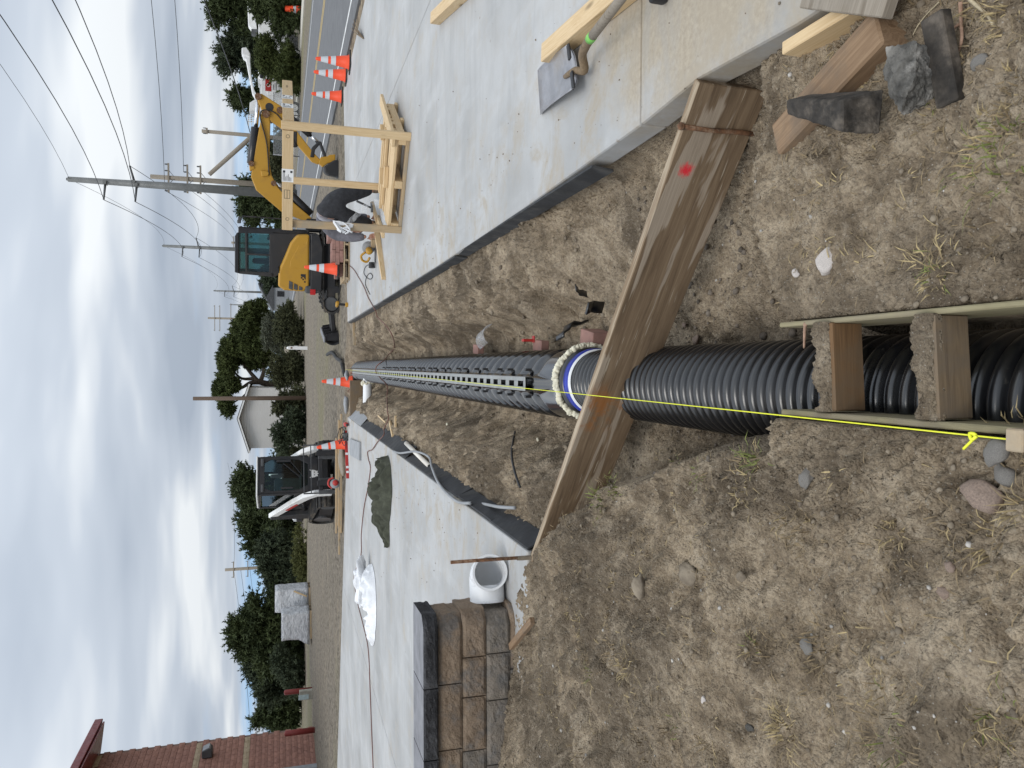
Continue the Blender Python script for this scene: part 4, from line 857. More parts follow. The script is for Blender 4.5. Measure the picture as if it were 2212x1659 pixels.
def skin_mesh(name, verts, edges, radii, mat, parent, root=0, sub=2):
    me = bpy.data.meshes.new(name); l = parent.location; me.from_pydata([tuple(Vector(v) - l) for v in verts], edges, []); me.update()
    o = link(name, me, mat, parent); sk = o.modifiers.new('skin', 'SKIN'); sk.use_smooth_shade = True
    lay = me.skin_vertices[0].data if len(me.skin_vertices) else None
    if lay is None:
        bpy.context.view_layer.objects.active = o; bpy.ops.object.select_all(action='DESELECT'); o.select_set(True); bpy.ops.mesh.customdata_skin_add(); lay = me.skin_vertices[0].data
    for i, r in enumerate(radii):
        lay[i].radius = (r, r) if not isinstance(r, tuple) else r; lay[i].use_root = (i == root)
    s = o.modifiers.new('sub', 'SUBSURF'); s.levels = s.render_levels = sub
    return o
def build_worker():
    Q = P; t = T('person', 'worker in grey hoodie and charcoal trousers bending over behind the crate', 'person', (2.4, 11.3, 0.0))
    pel = Q(706, 444, 11.25); hr = Q(733, 424, 11.18); hl = Q(735, 462, 11.28); kr = Q(773, 417, 11.22); kl = Q(775, 476, 11.45); ar = Q(810, 409, 11.3); al = Q(808, 484, 11.62); tr_ = Q(817, 403, 11.5); tl_ = Q(813, 486, 11.82)
    sp = Q(704, 474, 11.42); ch = Q(728, 496, 11.62); nk = Q(748, 494, 11.9); hd = Q(772, 492, 12.0); sl = Q(735, 508, 11.58); el_ = Q(768, 513, 11.45); wl = Q(792, 511, 11.42); sr = Q(735, 482, 11.95); er = Q(770, 470, 11.95); wr = Q(800, 468, 11.9)
    skin = simple('skin', (0.42, 0.22, 0.15), 0.55, 0.1, 20, 0.1); tro = simple('trousers', (0.028, 0.029, 0.034), 0.9, 0.25, 14, 0.6, 40); hood = simple('hoodie', (0.15, 0.145, 0.165), 0.95, 0.2, 12, 0.6, 40); shirt = simple('shirt', (0.30, 0.30, 0.33), 0.9, 0.12, 12, 0.5, 40); boot = simple('boot', (0.20, 0.14, 0.09), 0.8, 0.25, 12, 0.4)
    V = [pel, sp, ch, nk, hd, sl, el_, wl, sr, er, wr, hr, kr, ar, tr_, hl, kl, al, tl_, hd + Vector((0, 0.02, -0.09))]
    E = [(0, 1), (1, 2), (2, 3), (3, 4), (4, 19), (2, 5), (5, 6), (6, 7), (2, 8), (8, 9), (9, 10), (0, 11), (11, 12), (12, 13), (13, 14), (0, 15), (15, 16), (16, 17), (17, 18)]
    Rr = [.12, .12, .13, .055, .085, .05, .04, .028, .05, .04, .028, .08, .055, .04, .03, .08, .055, .04, .03, .07]
    skin_mesh('body', V, E, Rr, skin, t)
    # hand with separate fingers, gripping the block on the ground
    for w_, e_, s in ((wl, el_, 1), (wr, er, -1)):
        d = (w_ - e_).normalized(); side = d.cross(Vector((0, 1, 0))).normalized(); b = w_ + d * 0.01; hv = [b, b + d * 0.05]; he = [(0, 1)]; hr_ = [.026, .032]
        for k in range(4):
            base = b + d * (0.075 - 0.004 * abs(k - 1.2)) + side * (0.02 * (k - 1.5)); tip = base + d * (0.035, 0.042, 0.038, 0.03)[k] + Vector((0, -0.022, -0.004)); i0 = len(hv)
            hv += [base, base + d * 0.022, tip]; he += [(1, i0), (i0, i0 + 1), (i0 + 1, i0 + 2)]; hr_ += [.010, .009, .007]
        i0 = len(hv); th = b + d * 0.03 - side * 0.042; hv += [th, th + d * 0.03 - side * 0.008]; he += [(0, i0), (i0, i0 + 1)]; hr_ += [.011, .008]
        skin_mesh('hand', hv, he, hr_, skin, t, 0, 1)
    skin_mesh('trousers', [pel + Vector((0, 0, 0.0)), hr, kr, ar + Vector((0, 0, .05)), hl, kl, al + Vector((0, 0, .05)), hr.lerp(kr, 0.5), hl.lerp(kl, 0.5), pel.lerp(sp, .34)], [(0, 1), (1, 7), (7, 2), (2, 3), (0, 4), (4, 8), (8, 5), (5, 6), (0, 9)], [(.185, .17), .13, .10, .08, .13, .10, .08, .12, .12, (.176, .165)], tro, t)
    mid = pel.lerp(sp, 0.8)
    skin_mesh('hoodie', [mid, sp, ch, sl, el_, wl.lerp(el_, .15), sr, er, wr.lerp(er, .15), nk], [(0, 1), (1, 2), (2, 3), (3, 4), (4, 5), (2, 6), (6, 7), (7, 8), (2, 9)], [.168, (.185, .17), (.19, .17), .10, .072, .05, .10, .072, .05, .08], hood, t)
    skin_mesh('waistband', [pel.lerp(sp, .3), pel.lerp(sp, .54)], [(0, 1)], [(.165, .155), (.165, .155)], simple('waistband', (0.5, 0.33, 0.28), 0.8, 0.1, 30, 0.2), t)
    skin_mesh('shirt_hem', [pel.lerp(sp, .50), pel.lerp(sp, .9)], [(0, 1)], [(.172, .162), (.175, .165)], shirt, t)
    for a, b in ((ar, tr_), (al, tl_)):
        f = (b - a); f.z = 0; f.normalize(); c = Vector((a.x, a.y, 0.0)); skin_mesh('boot', [c + Vector((0, 0, .17)), c + Vector((0, 0, .06)) - f * 0.02, c + f * 0.11 + Vector((0, 0, .05)), c + f * 0.2 + Vector((0, 0, .042))], [(0, 1), (1, 2), (2, 3)], [.062, .06, .052, .042], boot, t)
    skin_mesh('hair', [hd + Vector((0, .015, -.02)), hd + Vector((0, .045, -.08))], [(0, 1)], [.098, .085], simple('hair', (0.03, 0.022, 0.016), 0.8), t, 0, 2)
def build_slab_things():
    lum = lambda n, l, p, q, w, h, m='pine', up=(0, 0, 1): tag(board(n, p, q, w, h, M_[m], up=up), l, 'lumber')
    lum('lumber', 'thick pale timber end lying beside the shovel blade', G(1186, 116, 0.047), G(1375, -45, 0.047), 0.095, 0.09)
    lum('lumber', 'pale timber end on the right slab farther off than the shovel', G(940, 40, 0.046), G(1040, -55, 0.046), 0.10, 0.09)
    lum('lumber', 'long pale stick on the slab pointing from the worker toward the trench', G(830, 602, 0.02), G(812, 490, 0.02) + Vector((0, -.2, 0.03)), 0.05, 0.075)
    lum('lumber', 'short pale stick propped beneath the hammer head', G(803, 436, 0.12), G(817, 486, 0.03), 0.05, 0.05, 'pine_dull')
    lum('lumber', 'stubby wood block under the worker hand', G(808, 512, 0.04), G(806, 530, 0.04), 0.14, 0.08, 'pine_dull')
    lum('lumber', 'scrap lumber angled behind the left crate post', G(815, 470, 0.03), G(828, 508, 0.02), 0.09, 0.04)
    h = T('hammer', 'dark claw hammer hanging head down behind the film', 'hammer', P(802, 449, 10.9)); a = P(770, 434, 10.9) - h.location
    MB().tube([a, a * 0.5, (0, 0, 0)], [.016, .015, .012], 8).build('handle', M_['black'], h, smooth=True); MB().cyl((-.06, 0, -.01), (.07, 0, 0.0), 0.018, 0.014).build('head', M_['dark_grey'], h, smooth=True)
    # shovel
    s = T('shovel', 'square bladed shovel with green banded wooden handle on the right slab', 'shovel', (*G(1205, 172)[:2], 0.0))
    c = [G(1161, 152, .012), G(1167, 248, .012), G(1252, 193, .05), G(1240, 98, .05)]; m = MB(); n = 8
    for i in range(n + 1):
        for j in range(n + 1):
            p = c[0].lerp(c[1], j / n).lerp(c[3].lerp(c[2], j / n), i / n); p = p + Vector((0, 0, 0.035 * (2 * j / n - 1) ** 4 * (i / n) ** 0.7 + 0.006 * math.sin(math.pi * i / n))); m.v.append(tuple(p))
    for i in range(n):
        for j in range(n): m.f.append((i * (n + 1) + j, i * (n + 1) + j + 1, (i + 1) * (n + 1) + j + 1, (i + 1) * (n + 1) + j))
    b = m.build('blade', M_['steel_pale'], s, world=True, smooth=True); so = b.modifiers.new('s', 'SOLIDIFY'); so.thickness = 0.003
    e0 = c[2].lerp(c[3], 0.42); pts = spline([e0 + (c[0].lerp(c[1], .5) - e0) * .25 + Vector((0, 0, .006)), e0 + Vector((0, 0, .012)), G(1262, 152, .05), G(1258, 120, .09), G(1265, 100, .12), G(1276, 82, .135)], 6)
    MB().tube(pts, [0.012 + 0.008 * min(1, i / 12) for i in range(len(pts))], 10).build('socket', M_['wood_old'], s, world=True, smooth=True)
    for q0, q1 in ((0.0, 0.34), (0.62, 1.0)):
        MB().beam(c[3].lerp(c[2], q0) + Vector((0, 0, .018 + .02 * abs(q0 + q1 - 1))), c[3].lerp(c[2], q1) + Vector((0, 0, .018 + .02 * abs(q0 + q1 - 1))), 0.028, 0.012).build('foot_step', M_['black'], s, world=True, bev=0.004)
    h0 = G(1275, 84, .135); h1 = G(1340, 0, .19); d = (h1 - h0).normalized()
    MB().tube([h0, h0 + d * 0.3, h0 + d * 1.15], [.0205, .0195, .018], 12).build('handle', M_['wood_grey'], s, world=True, smooth=True); MB().cyl(h0 - d * 0.004, h0 + d * 0.042, 0.0225, 0.0215).build('green_band', M_['green'], s, world=True, smooth=True)
    k = T('tape_measure', 'black and yellow tape measure at the top frame edge on the slab', 'tape measure', G(1440, -12, 0.0)); MB().box((0, 0, .035), (0.075, 0.045, 0.07)).build('case', M_['black'], k, bev=0.014, seg=3); MB().box((0, 0, .035), (0.05, 0.049, 0.04)).build('side_panel', M_['yellow'], k, bev=0.01, seg=2)
    # circular saw, cord
    w = T('circular_saw', 'yellow and grey circular saw with red guard on the slab near the worker', 'saw', (*G(812, 545)[:2], 0.0))
    MB().box((0, 0, .012), (0.30, 0.14, 0.006)).build('shoe', M_['steel'], w); MB().lathe([(0.02, -.02), (0.095, -.02), (0.1, 0.01), (0.095, .03), (.02, .03)], (-0.05, -0.06, .11), 24, (0, 1, 0)).build('blade_guard', M_['grey'], w, smooth=True)
    MB().lathe([(0.055, -.024), (0.06, -.03), (0.0, -.031)], (-0.05, -0.06, .11), 20, (0, 1, 0), False).build('red_cover', M_['red'], w, smooth=True); MB().lathe([(0.045, 0), (.05, .03), (.05, .1), (.03, .13)], (-0.03, -0.02, .11), 18, (0, 1, 0)).build('motor', M_['yellow'], w, smooth=True)
    MB().tube(spline([(0.0, 0.02, .16), (0.06, 0.02, .22), (0.13, 0.02, .2), (0.15, .02, .13), (0.08, .02, .09)], 5), 0.018, 8).build('handle', M_['yellow'], w, smooth=True); MB().cyl((.15, .05, .06), (.22, .09, .06), .045, .05).build('battery', M_['black'], w)
    w.rotation_euler = (0, 0, 2.7)
    pts = [G(808, 568, .05), G(798, 571, .01), G(789, 577, .008), G(786, 590, .008), G(793, 600, .008), G(800, 603, .008), G(805, 597, .008), G(799, 590, .008), G(792, 598, .008), G(789, 612, .008), G(792, 622, .008), G(799, 636, .008)]
    t = T('saw_cord', 'looping black power cord behind the circular saw', 'cord', pts[-1]); MB().tube(spline(pts, 6), 0.006, 6).build('cord', M_['black'], t, world=True, smooth=True)
    # paver pallet
    t = T('pallet', 'wooden pallet under red pavers at the far slab edge', 'pallet', (1.80, 16.45, 0))
    for y in (0.05, 0.5, 0.95): board('runner', (1.80, 16.45 + y, .015), (2.95, 16.45 + y, .015), .09, .022, M_['pine_dull'], t)
    for x in (0.04, 0.42, 0.75, 1.1): board('stringer', (1.80 + x, 16.45, .065), (1.80 + x, 17.45, .065), .038, .075, M_['pine_dull'], t)
    for y in (0.04, 0.22, 0.4, 0.6, 0.8, 0.96): board('deck_board', (1.80, 16.45 + y, .114), (2.95, 16.45 + y, .114), .1, .02, M_['pine_dull'], t)
    bm_ = MB().box((0, 0, 0), (0.245, 0.18, 0.078)); me = None; r = random.Random(9); n = 0
    for L in range(4):
        for i in range(4):
            for j in range(3):
                x = 2.05 + i * 0.252 - 0.05 * (L % 2); y = 16.58 + j * 0.2
                if (L == 1 and i == 0 and j < 2) or (L == 2 and i < 1 + j % 2) or (L == 3 and i < 3): continue
                if x > 2.95 or (L == 0 and i == 0 and j == 0): continue
                if me is None: o = bm_.build('paver', M_['paver'], None, bev=0.006); me = o.data
                else: o = link('paver', me, None, None, bev=0.006)
                o.location = (x, y, 0.167 + L * 0.08); o.rotation_euler = (0, 0, r.uniform(-.05, .05)); n += 1
                row = ('front', 'middle', 'rear')[j]; lay = ('bottom', 'second', 'third', 'top')[L]; col = ('leftmost', 'second from left', 'third from left', 'rightmost')[i]
                tag(o, f'dusty red paver on the far pallet, {lay} layer, {row} row, {col}', 'paver', 'pavers stacked on the far pallet')
    k = T('drill', 'yellow cordless drill standing on the far corner of the right slab', 'drill', (1.32, 16.9, 0)); MB().box((0, 0, .03), (.1, .075, .06)).build('battery', M_['yellow'], k, bev=.01); MB().beam((0, 0, .06), (-.02, 0, .2), .045, .05, (1, 0, 0)).build('grip', M_['black'], k, bev=.01); MB().cyl((-.1, 0, .23), (.09, 0, .23), .04, .032).build('motor_housing', M_['yellow'], k, smooth=True); MB().cyl((.09, 0, .23), (.16, 0, .23), .025, .014).build('chuck', M_['dark_grey'], k, smooth=True); k.rotation_euler = (0, 0, 1.9)
    def heap(name, label, cat, spine, widths, heights, mat, seed, nseg=60, nc=26, fold=0.3, offs=None):
        sp = spline(spine, 10); n = len(sp); t = T(name, label, cat, (sp[n // 2].x, sp[n // 2].y, 0)); m = MB()
        for i in range(n):
            f = i / (n - 1); d = (sp[min(i + 1, n - 1)] - sp[max(i - 1, 0)]); d.z = 0; d.normalize(); s = Vector((-d.y, d.x, 0)); w = np.interp(f, np.linspace(0, 1, len(widths)), widths); h = np.interp(f, np.linspace(0, 1, len(heights)), heights)
            for j in range(nc + 1):
                v = j / nc * 2 - 1; a = (1 - abs(v) ** 2.6)
                q = sp[i] + s * (v * w); nz = float(fbm(np.array([q.x * 3.2 + seed]), np.array([q.y * 3.2]), 4, 5)[0]); rg = 1 - abs(2 * float(vn(np.array([q.x * 9 + 3 * v + seed]), np.array([q.y * 7]), 8)[0]))
                sh = 1 + 0.6 * float(vn(np.array([i * 0.22 + seed]), np.array([(1 if v > 0 else -1) * 3.0]), 2)[0])
                q = sp[i] + s * (v * w * sh); rg2 = 1 - 2 * abs(float(vn(np.array([f * 16 + seed + 2 * v]), np.array([v * 3.2 + seed]), 12)[0])); z = max(0.004, h * a * (0.55 + fold * 0.8 * nz + 0.75 * (rg2 - 0.35)) + fold * 0.12 * a * (rg - 0.5)); m.v.append((q.x, q.y, z + 0.002))
        for i in range(n - 1):
            for j in range(nc): m.f.append((i * (nc + 1) + j, i * (nc + 1) + j + 1, (i + 1) * (nc + 1) + j + 1, (i + 1) * (nc + 1) + j))
        o = m.build('fabric' if cat == 'blanket' else 'plastic', M_[mat], t, world=True, smooth=True, sub=1); return t
    heap('moving_blanket', 'crumpled olive green quilted blanket on the left slab', 'blanket', [G(838, 994), G(843, 1030), G(842, 1070), G(838, 1120), G(841, 1182)], [.09, .12, .20, .24, .20, .15, .05], [.14, .18, .22, .2, .22, .16, .05], 'blanket', 3, fold=0.9)
    b = heap('plastic_sheeting', 'bundle of crumpled translucent white plastic on the left slab', 'plastic', [G(803, 1222), G(808, 1260), G(810, 1310), G(808, 1350), G(806, 1392)], [.05, .16, .24, .24, .2, .05], [.07, .18, .24, .2, .16, .03], 'bag', 11, fold=0.6)
    o = MB(); rm = rock_mesh(44, 4, 0.9, (1.0, 0.8, 0.85)); g = G(786, 1262, 0.10); rm.shade_smooth()
    C = np.array([v.co for v in rm.vertices]); nn = fbm(C[:, 0] * 3 + 5, C[:, 1] * 3 + C[:, 2] * 4, 4, 9); k2 = 1 - 2 * np.abs(vn(C[:, 0] * 4, C[:, 1] * 4 + C[:, 2] * 3, 6)); C = C * (1 + 0.35 * nn + 0.22 * k2)[:, None] * np.array([.33, .24, .16])
    o.add([tuple(c + np.array([g.x, g.y, 0.12])) for c in C], [tuple(p.vertices) for p in rm.polygons]); o.build('plastic', M_['bag'], b, world=True, smooth=True)
    # tools at the far end of the left slab
    l = T('spirit_level', 'long red box level lying at the far edge of the left slab', 'level', (-1.9, 16.9, 0)); a, c_ = G(746, 930, .03), G(751, 1033, .03); a.y = min(a.y, 17.1); o = board('beam', a, c_, .045, .06, M_['red'], l, bev=.003); d = (c_ - a).normalized()
    for q in (0.2, 0.5, 0.78, 0.88): MB().box(a.lerp(c_, q), (.05, .05, .052), Matrix((d, Vector((-d.y, d.x, 0)), Vector((0, 0, 1)))).transposed()).build('vial_window', M_['pvc'], l, world=True)
    o = board('grey_plate', G(757, 965, .02), G(778, 975, .02), .33, .035, M_['grey']); tag(o, 'flat grey metal plate resting near the red level', 'plate')
    k = T('reciprocating_saw', 'red and black reciprocating saw at the far left slab corner', 'saw', (-1.24, 16.7, 0)); MB().tube([(0, 0.25, .05), (0, .1, .06), (0, -.05, .06), (0, -.17, .05)], [.03, .045, .05, .035], 10).build('body', M_['red'], k, smooth=True); MB().tube([(0, -.15, .05), (0.0, -.27, .05)], .025, 8).build('handle', M_['black'], k, smooth=True); MB().box((0, .32, .05), (.006, .2, .02)).build('blade', M_['steel'], k)
    k = T('cord_bundle', 'tangled black cord and charger beside the far red saw', 'cord', (-1.52, 16.85, 0)); MB().box((0, 0, .05), (.16, .2, .1)).build('charger', M_['dark_grey'], k, bev=.015); r = random.Random(2); MB().tube(spline([(r.uniform(-.2, .2), r.uniform(-.2, .2), r.uniform(.02, .22)) for _ in range(16)], 5), .008, 6).build('cord', M_['black'], k, smooth=True)
    k = T('circular_saw', 'red and grey circular saw perched on lumber in front of the loader', 'saw', (-2.78, 18.55, tz(-2.78, 18.55) + .12)); MB().lathe([(.02, -.03), (.11, -.03), (.11, .03), (.02, .03)], (0, 0, .11), 22, (0, 1, 0)).build('blade_guard', M_['grey'], k, smooth=True); MB().lathe([(.07, -.05), (.065, -.09), (.02, -.1)], (0.03, 0, .1), 18, (0, 1, 0)).build('motor', M_['red'], k, smooth=True); MB().tube(spline([(-.1, 0, .18), (-.02, 0, .26), (.1, 0, .24), (.14, 0, .14)], 4), .022, 8).build('handle', M_['red'], k, smooth=True); MB().box((0, 0, .01), (.3, .14, .01)).build('shoe', M_['steel'], k)
    z0 = tz(-2.5, 18.9)
    for i, (x0, x1, y, z, w_, lb) in enumerate(((-1.15, -4.05, 18.9, .03, .14, 'lowest long plank stacked in front of the loader'), (-1.3, -3.9, 18.95, .08, .14, 'middle long plank stacked in front of the loader'), (-1.75, -4.1, 19.1, .13, .10, 'topmost long plank stacked in front of the loader'), (-3.2, -4.75, 19.6, .02, .09, 'loose pale plank poking out left of the loader stack'))):
        lum('lumber', lb, (x0, y, z0 + z + .04), (x1, y + .15, z0 + z + .03), w_, .045, 'pine_dull')
    m = rock('rag', 'crumpled dusty brown rag between the red level and the planks', 'rag', (-2.2, 18.2, tz(-2.2, 18.2) + .06), 0.24, M_['wood_grey'], 83, .5, (1.7, .7, .5), 3)
    t = T('twig', 'small dry twig with roots lying on the right slab near the road', 'twig', G(772, 82, 0.01)); a = G(785, 83, .015); 
    for k in range(6):
        e = G(758 + 3 * k, 42 + 9 * abs(k - 2), 0.03 + .02 * (k % 3)); MB().tube(spline([a, a.lerp(e, .5) + Vector((0, 0, .03)), e], 4), [.012] * 4 + [.007] * 4 + [.003], 5).build('branch', M_['wood_old'], t, world=True)
def blades(m, c, n, h, spread, r, lie=0.0):
    for i in range(n):
        a = r.uniform(0, 6.283); rad = spread * math.sqrt(r.random()); b = Vector((c.x + rad * math.cos(a), c.y + rad * math.sin(a), 0)); b.z = (c.z if r.random() < 0 else c.z) - 0.004
        L = h * r.uniform(0.45, 1.15); d = a + r.uniform(-1, 1); lean = r.uniform(0.25, 0.9) + lie; w = r.uniform(0.0009, 0.0024); s = Vector((-math.sin(d), math.cos(d), 0)) * w
        p1 = b + Vector((math.cos(d) * L * .35 * lean, math.sin(d) * L * .35 * lean, L * .5 * (1.05 - 0.5 * min(lean, 1.6)))); p2 = b + Vector((math.cos(d) * L * .85 * lean, math.sin(d) * L * .85 * lean, L * max(0.05, .9 - .75 * lean)))
        k = len(m.v); m.v += [tuple(b - s), tuple(b + s), tuple(p1 + s * .9), tuple(p1 - s * .9), tuple(p2)]; m.f += [(k, k + 1, k + 2, k + 3), (k + 3, k + 2, k + 4)]
def build_foreground_stuff():
    r = random.Random(12)
    def d6(zx, zy): return (2000 + zx / 1.0886) / 1.8228, (1700 + zy / 1.0886) / 1.8228
    def d5(zx, zy): return (2900 + zx / 1.8436) / 1.8228, (zy / 1.8436) / 1.8228
    def hit(ix, iy):
        q = ray(ix, iy); ts = np.arange(1.0, 7, 0.006); zz = terrain(q.x * ts, q.y * ts); h = np.nonzero(EYE + q.z * ts < zz)[0]; t = float(ts[h[0]]) if len(h) else 4.0
        return Vector((q.x * t, q.y * t, EYE + q.z * t))
    gm = [simple('grass_green', (0.17, 0.19, 0.045), 0.7, 0.3, 40, 0), simple('grass_straw', (0.37, 0.285, 0.145), 0.8, 0.25, 40, 0), simple('grass_dead', (0.23, 0.17, 0.095), 0.85, 0.3, 40, 0)]
    ms = [MB(), MB(), MB()]
    tuft = [(d6(390, 300), 90, .085, .06, 0), (d6(450, 240), 60, .07, .05, 0), (d6(380, 400), 30, .05, .04, 0), (d6(350, 300), 50, .07, .06, 1), (d6(1045, 125), 45, .07, .03, 0), (d6(1060, 140), 30, .06, .03, 1), (d6(1000, 265), 35, .06, .05, 1), (d6(720, 130), 20, .04, .03, 0), (d6(830, 180), 20, .05, .03, 0),
            (d6(330, 1000), 60, .06, .05, 1), (d6(345, 1040), 30, .06, .04, 0), (d6(500, 1000), 50, .07, .05, 1), (d6(450, 960), 40, .06, .05, 2), (d6(440, 640), 25, .05, .03, 1), (d6(420, 760), 50, .06, .05, 2), (d6(300, 840), 40, .05, .05, 1), (d6(580, 520), 50, .06, .05, 2),
            (d6(1600, 1080), 50, .08, .05, 1), (d6(1640, 1060), 30, .07, .06, 2), (d6(1980, 1250), 70, .09, .05, 1), (d6(2060, 1270), 70, .09, .07, 1), (d6(2000, 1220), 40, .08, .05, 0), (d6(2150, 1240), 60, .08, .08, 2), (d6(1170, 1250), 60, .08, .05, 1), (d6(1180, 1270), 60, .07, .06, 2),
            (d6(1060, 920), 40, .07, .04, 1), (d6(1050, 930), 25, .06, .03, 0), (d6(1130, 980), 50, .07, .08, 2), (d6(2080, 480), 50, .09, .05, 1), (d6(2190, 320), 40, .08, .04, 1), (d6(2200, 30), 30, .05, .04, 1), (d6(1340, 870), 50, .07, .06, 2), (d6(1240, 420), 60, .07, .06, 2), (d6(1180, 380), 40, .06, .05, 1),
            (d6(1650, 440), 60, .06, .04, 1), (d6(1620, 520), 40, .06, .04, 2), (d6(1350, 980), 50, .06, .09, 2), (d6(660, 1260), 40, .07, .05, 2), (d6(700, 1260), 20, .06, .05, 0), (d6(850, 1290), 40, .06, .08, 2), (d6(300, 1400), 50, .06, .12, 2), (d6(560, 1390), 50, .06, .1, 2), (d6(1600, 1280), 50, .07, .08, 2), (d6(1640, 1330), 25, .07, .06, 0), (d6(150, 1130), 20, .05, .04, 1), (d6(1280, 340), 20, .04, .05, 1), (d6(770, 640), 20, .03, .05, 2),
            (d5(1880, 930), 50, .07, .05, 1), (d5(1950, 980), 35, .07, .05, 0), (d5(1820, 1130), 40, .07, .06, 1), (d5(1790, 1180), 25, .06, .05, 0), (d5(1920, 1270), 25, .07, .04, 0), (d5(2030, 40), 60, .08, .05, 1), (d5(1750, 20), 40, .08, .05, 1), (d5(1470, 720), 25, .06, .03, 0), (d5(1450, 860), 20, .06, .04, 1), (d5(1950, 640), 30, .06, .04, 1), (d5(2050, 780), 40, .06, .05, 2), (d5(1900, 1600), 40, .06, .08, 2), (d5(430, 330), 14, .05, .02, 2),
            (((3000 + 1420 / 2.0736) / 1.8228, (1000 + 200 / 2.0736) / 1.8228), 60, .065, .035, 1), (((3000 + 1440 / 2.0736) / 1.8228, (1000 + 220 / 2.0736) / 1.8228), 22, .06, .03, 0)]
    for (ix, iy), n, h, s, k in tuft:
        c = hit(ix, iy); blades(ms[k], c, int(n * .45), h, s * .9, r)
        for q in range(3): blades(ms[r.choice((k, 2, 2))], c + Vector((r.uniform(-.05, .05), r.uniform(-.05, .05), 0)), int(n * .22), h * r.uniform(.5, 1.1), s * 1.3, r, .5)
    # scattered straw and rootlets
    for i in range(3200):
        x = r.uniform(-2.4, 1.0); y = r.uniform(1.0, 4.3)
        if -0.2 < x < 0.2 or (x > -0.3 and y > 2.0): continue
        if float(vn(np.array([x * 2.5]), np.array([y * 2.5]), 4)[0]) < -0.12: continue
        blades(ms[r.choice((1, 2, 2, 2))], Vector((x, y, tz(x, y) + .004)), r.randint(1, 4), r.uniform(.02, .06), .025, r, 0.8)
    for m, mt, lb in zip(ms, gm, ('green grass blades sprouting in tufts over the near dirt', 'straw coloured dry grass tufts on the near dirt', 'brown dead grass and rootlets matted in the near dirt')):
        o = m.build('grass', mt); tag(o, lb, 'grass', kind='stuff')
    # crumbs of soil and pebbles
    base = [rock_mesh(500 + i, 1, 0.6, (1, .85, .7)) for i in range(8)]; bv = [np.array([v.co for v in b.vertices]) for b in base]; bf = [np.array([p.vertices for p in b.polygons]) for b in base]
    def scatter(name, label, mat, spots):
        V = []; F = []; off = 0
        for x, y, z, s, k, a in spots:
            c, s_ = math.cos(a), math.sin(a); v = bv[k] * s; v = np.stack([v[:, 0] * c - v[:, 1] * s_, v[:, 0] * s_ + v[:, 1] * c, v[:, 2]], 1) + np.array([x, y, z]); V.append(v); F.append(bf[k] + off); off += len(v)
        me = bpy.data.meshes.new(name); me.from_pydata(np.concatenate(V).tolist(), [], np.concatenate(F).tolist()); me.update(); me.shade_smooth(); tag(link(name, me, mat), label, 'soil', kind='stuff')
    n = 5200; xs = rng.uniform(-2.9, 0.96, n * 2); ys = 1.0 + 3.6 * rng.random(n * 2) ** 1.3; keep = (vn(xs * 2.2, ys * 2.2, 6) + 0.6 * vn(xs * 7, ys * 7, 9) > rng.uniform(-.45, .35, n * 2)) & ~((xs > -.15) & (xs < .15) & (ys < 2))
    xs = xs[keep][:n]; ys = ys[keep][:n]; zz = terrain(xs, ys); sz = 0.0025 + 0.011 * rng.random(len(xs)) ** 5
    scatter('soil_crumbs', 'loose crumbs of soil strewn over the near dirt', M_['clod'], [(x, y, z + s * .3, s, rng.integers(8), rng.uniform(0, 6)) for x, y, z, s in zip(xs, ys, zz, sz)])
    n = 2600; ys = 4.3 + 12 * rng.random(n) ** 1.7; xs = rng.uniform(-1.05, .95, n); ok = np.abs(xs + .1) > .26; xs, ys = xs[ok], ys[ok]; zz = terrain(xs, ys); sz = 0.005 + .02 * rng.random(len(xs)) ** 5
    scatter('bank_crumbs', 'loose soil crumbs on the trench banks', M_['clod'], [(x, y, z + s * .3, s, rng.integers(8), rng.uniform(0, 6)) for x, y, z, s in zip(xs, ys, zz, sz)])
    n = 500; xs = np.where(rng.random(n) < .5, XR + .06 + np.abs(rng.normal(0, .8, n)), XL - .05 - np.abs(rng.normal(0, .7, n))); ys = np.where(xs > 0, rng.uniform(1.6, 11, n), rng.uniform(4.9, 12, n)); sz = 0.002 + .006 * rng.random(n) ** 4
    scatter('slab_crumbs', 'scattered soil crumbs and splinters lying on the slabs', M_['clod'], [(x, y, s * .4, s, rng.integers(8), rng.uniform(0, 6)) for x, y, s in zip(xs, ys, sz)])
    n = 420; xs = rng.uniform(-2.6, .95, n); ys = rng.uniform(1.0, 4.0, n); ok = ~((xs > -.3) & (xs < .3)); xs, ys = xs[ok], ys[ok]; zz = terrain(xs, ys); sz = 0.003 + .009 * rng.random(len(xs)) ** 4
    scatter('pale_grit', 'pale grit and shell bits in the near dirt', simple('grit', (0.45, 0.42, 0.38), 0.8, 0.3, 30), [(x, y, z + s * .3, s, rng.integers(8), rng.uniform(0, 6)) for x, y, z, s in zip(xs, ys, zz, sz)])
    n = 900; xs = rng.uniform(-1.1, .9, n); ys = rng.uniform(2.15, 3.6, n); ok = (np.abs(xs + .08) > .2) & (xs > np.interp(ys, EDGE_Y, EDGE_X)); xs, ys = xs[ok], ys[ok]; zz = terrain(xs, ys); sz = 0.004 + .02 * rng.random(len(xs)) ** 4
    scatter('pebbles', 'grey brown pebbles on the pit floor beside the near pipe', simple('pebble', (0.17, 0.14, 0.11), 0.85, 0.35, 12), [(x, y, z + s * .25, s, rng.integers(8), rng.uniform(0, 6)) for x, y, z, s in zip(xs, ys, zz, sz)])
    st = {'blue': simple('stone_blue', (0.225, 0.21, 0.19), 0.8, 0.25, 25, 0.6, 80), 'tan': simple('stone_tan', (0.25, 0.185, 0.145), 0.75, 0.2, 10, 0.4, 90), 'pale': simple('stone_pale', (0.55, 0.50, 0.46), 0.8, 0.15, 20, 0.5, 60), 'dirt': M_['clod'], 'dark': M_['rock_dark']}
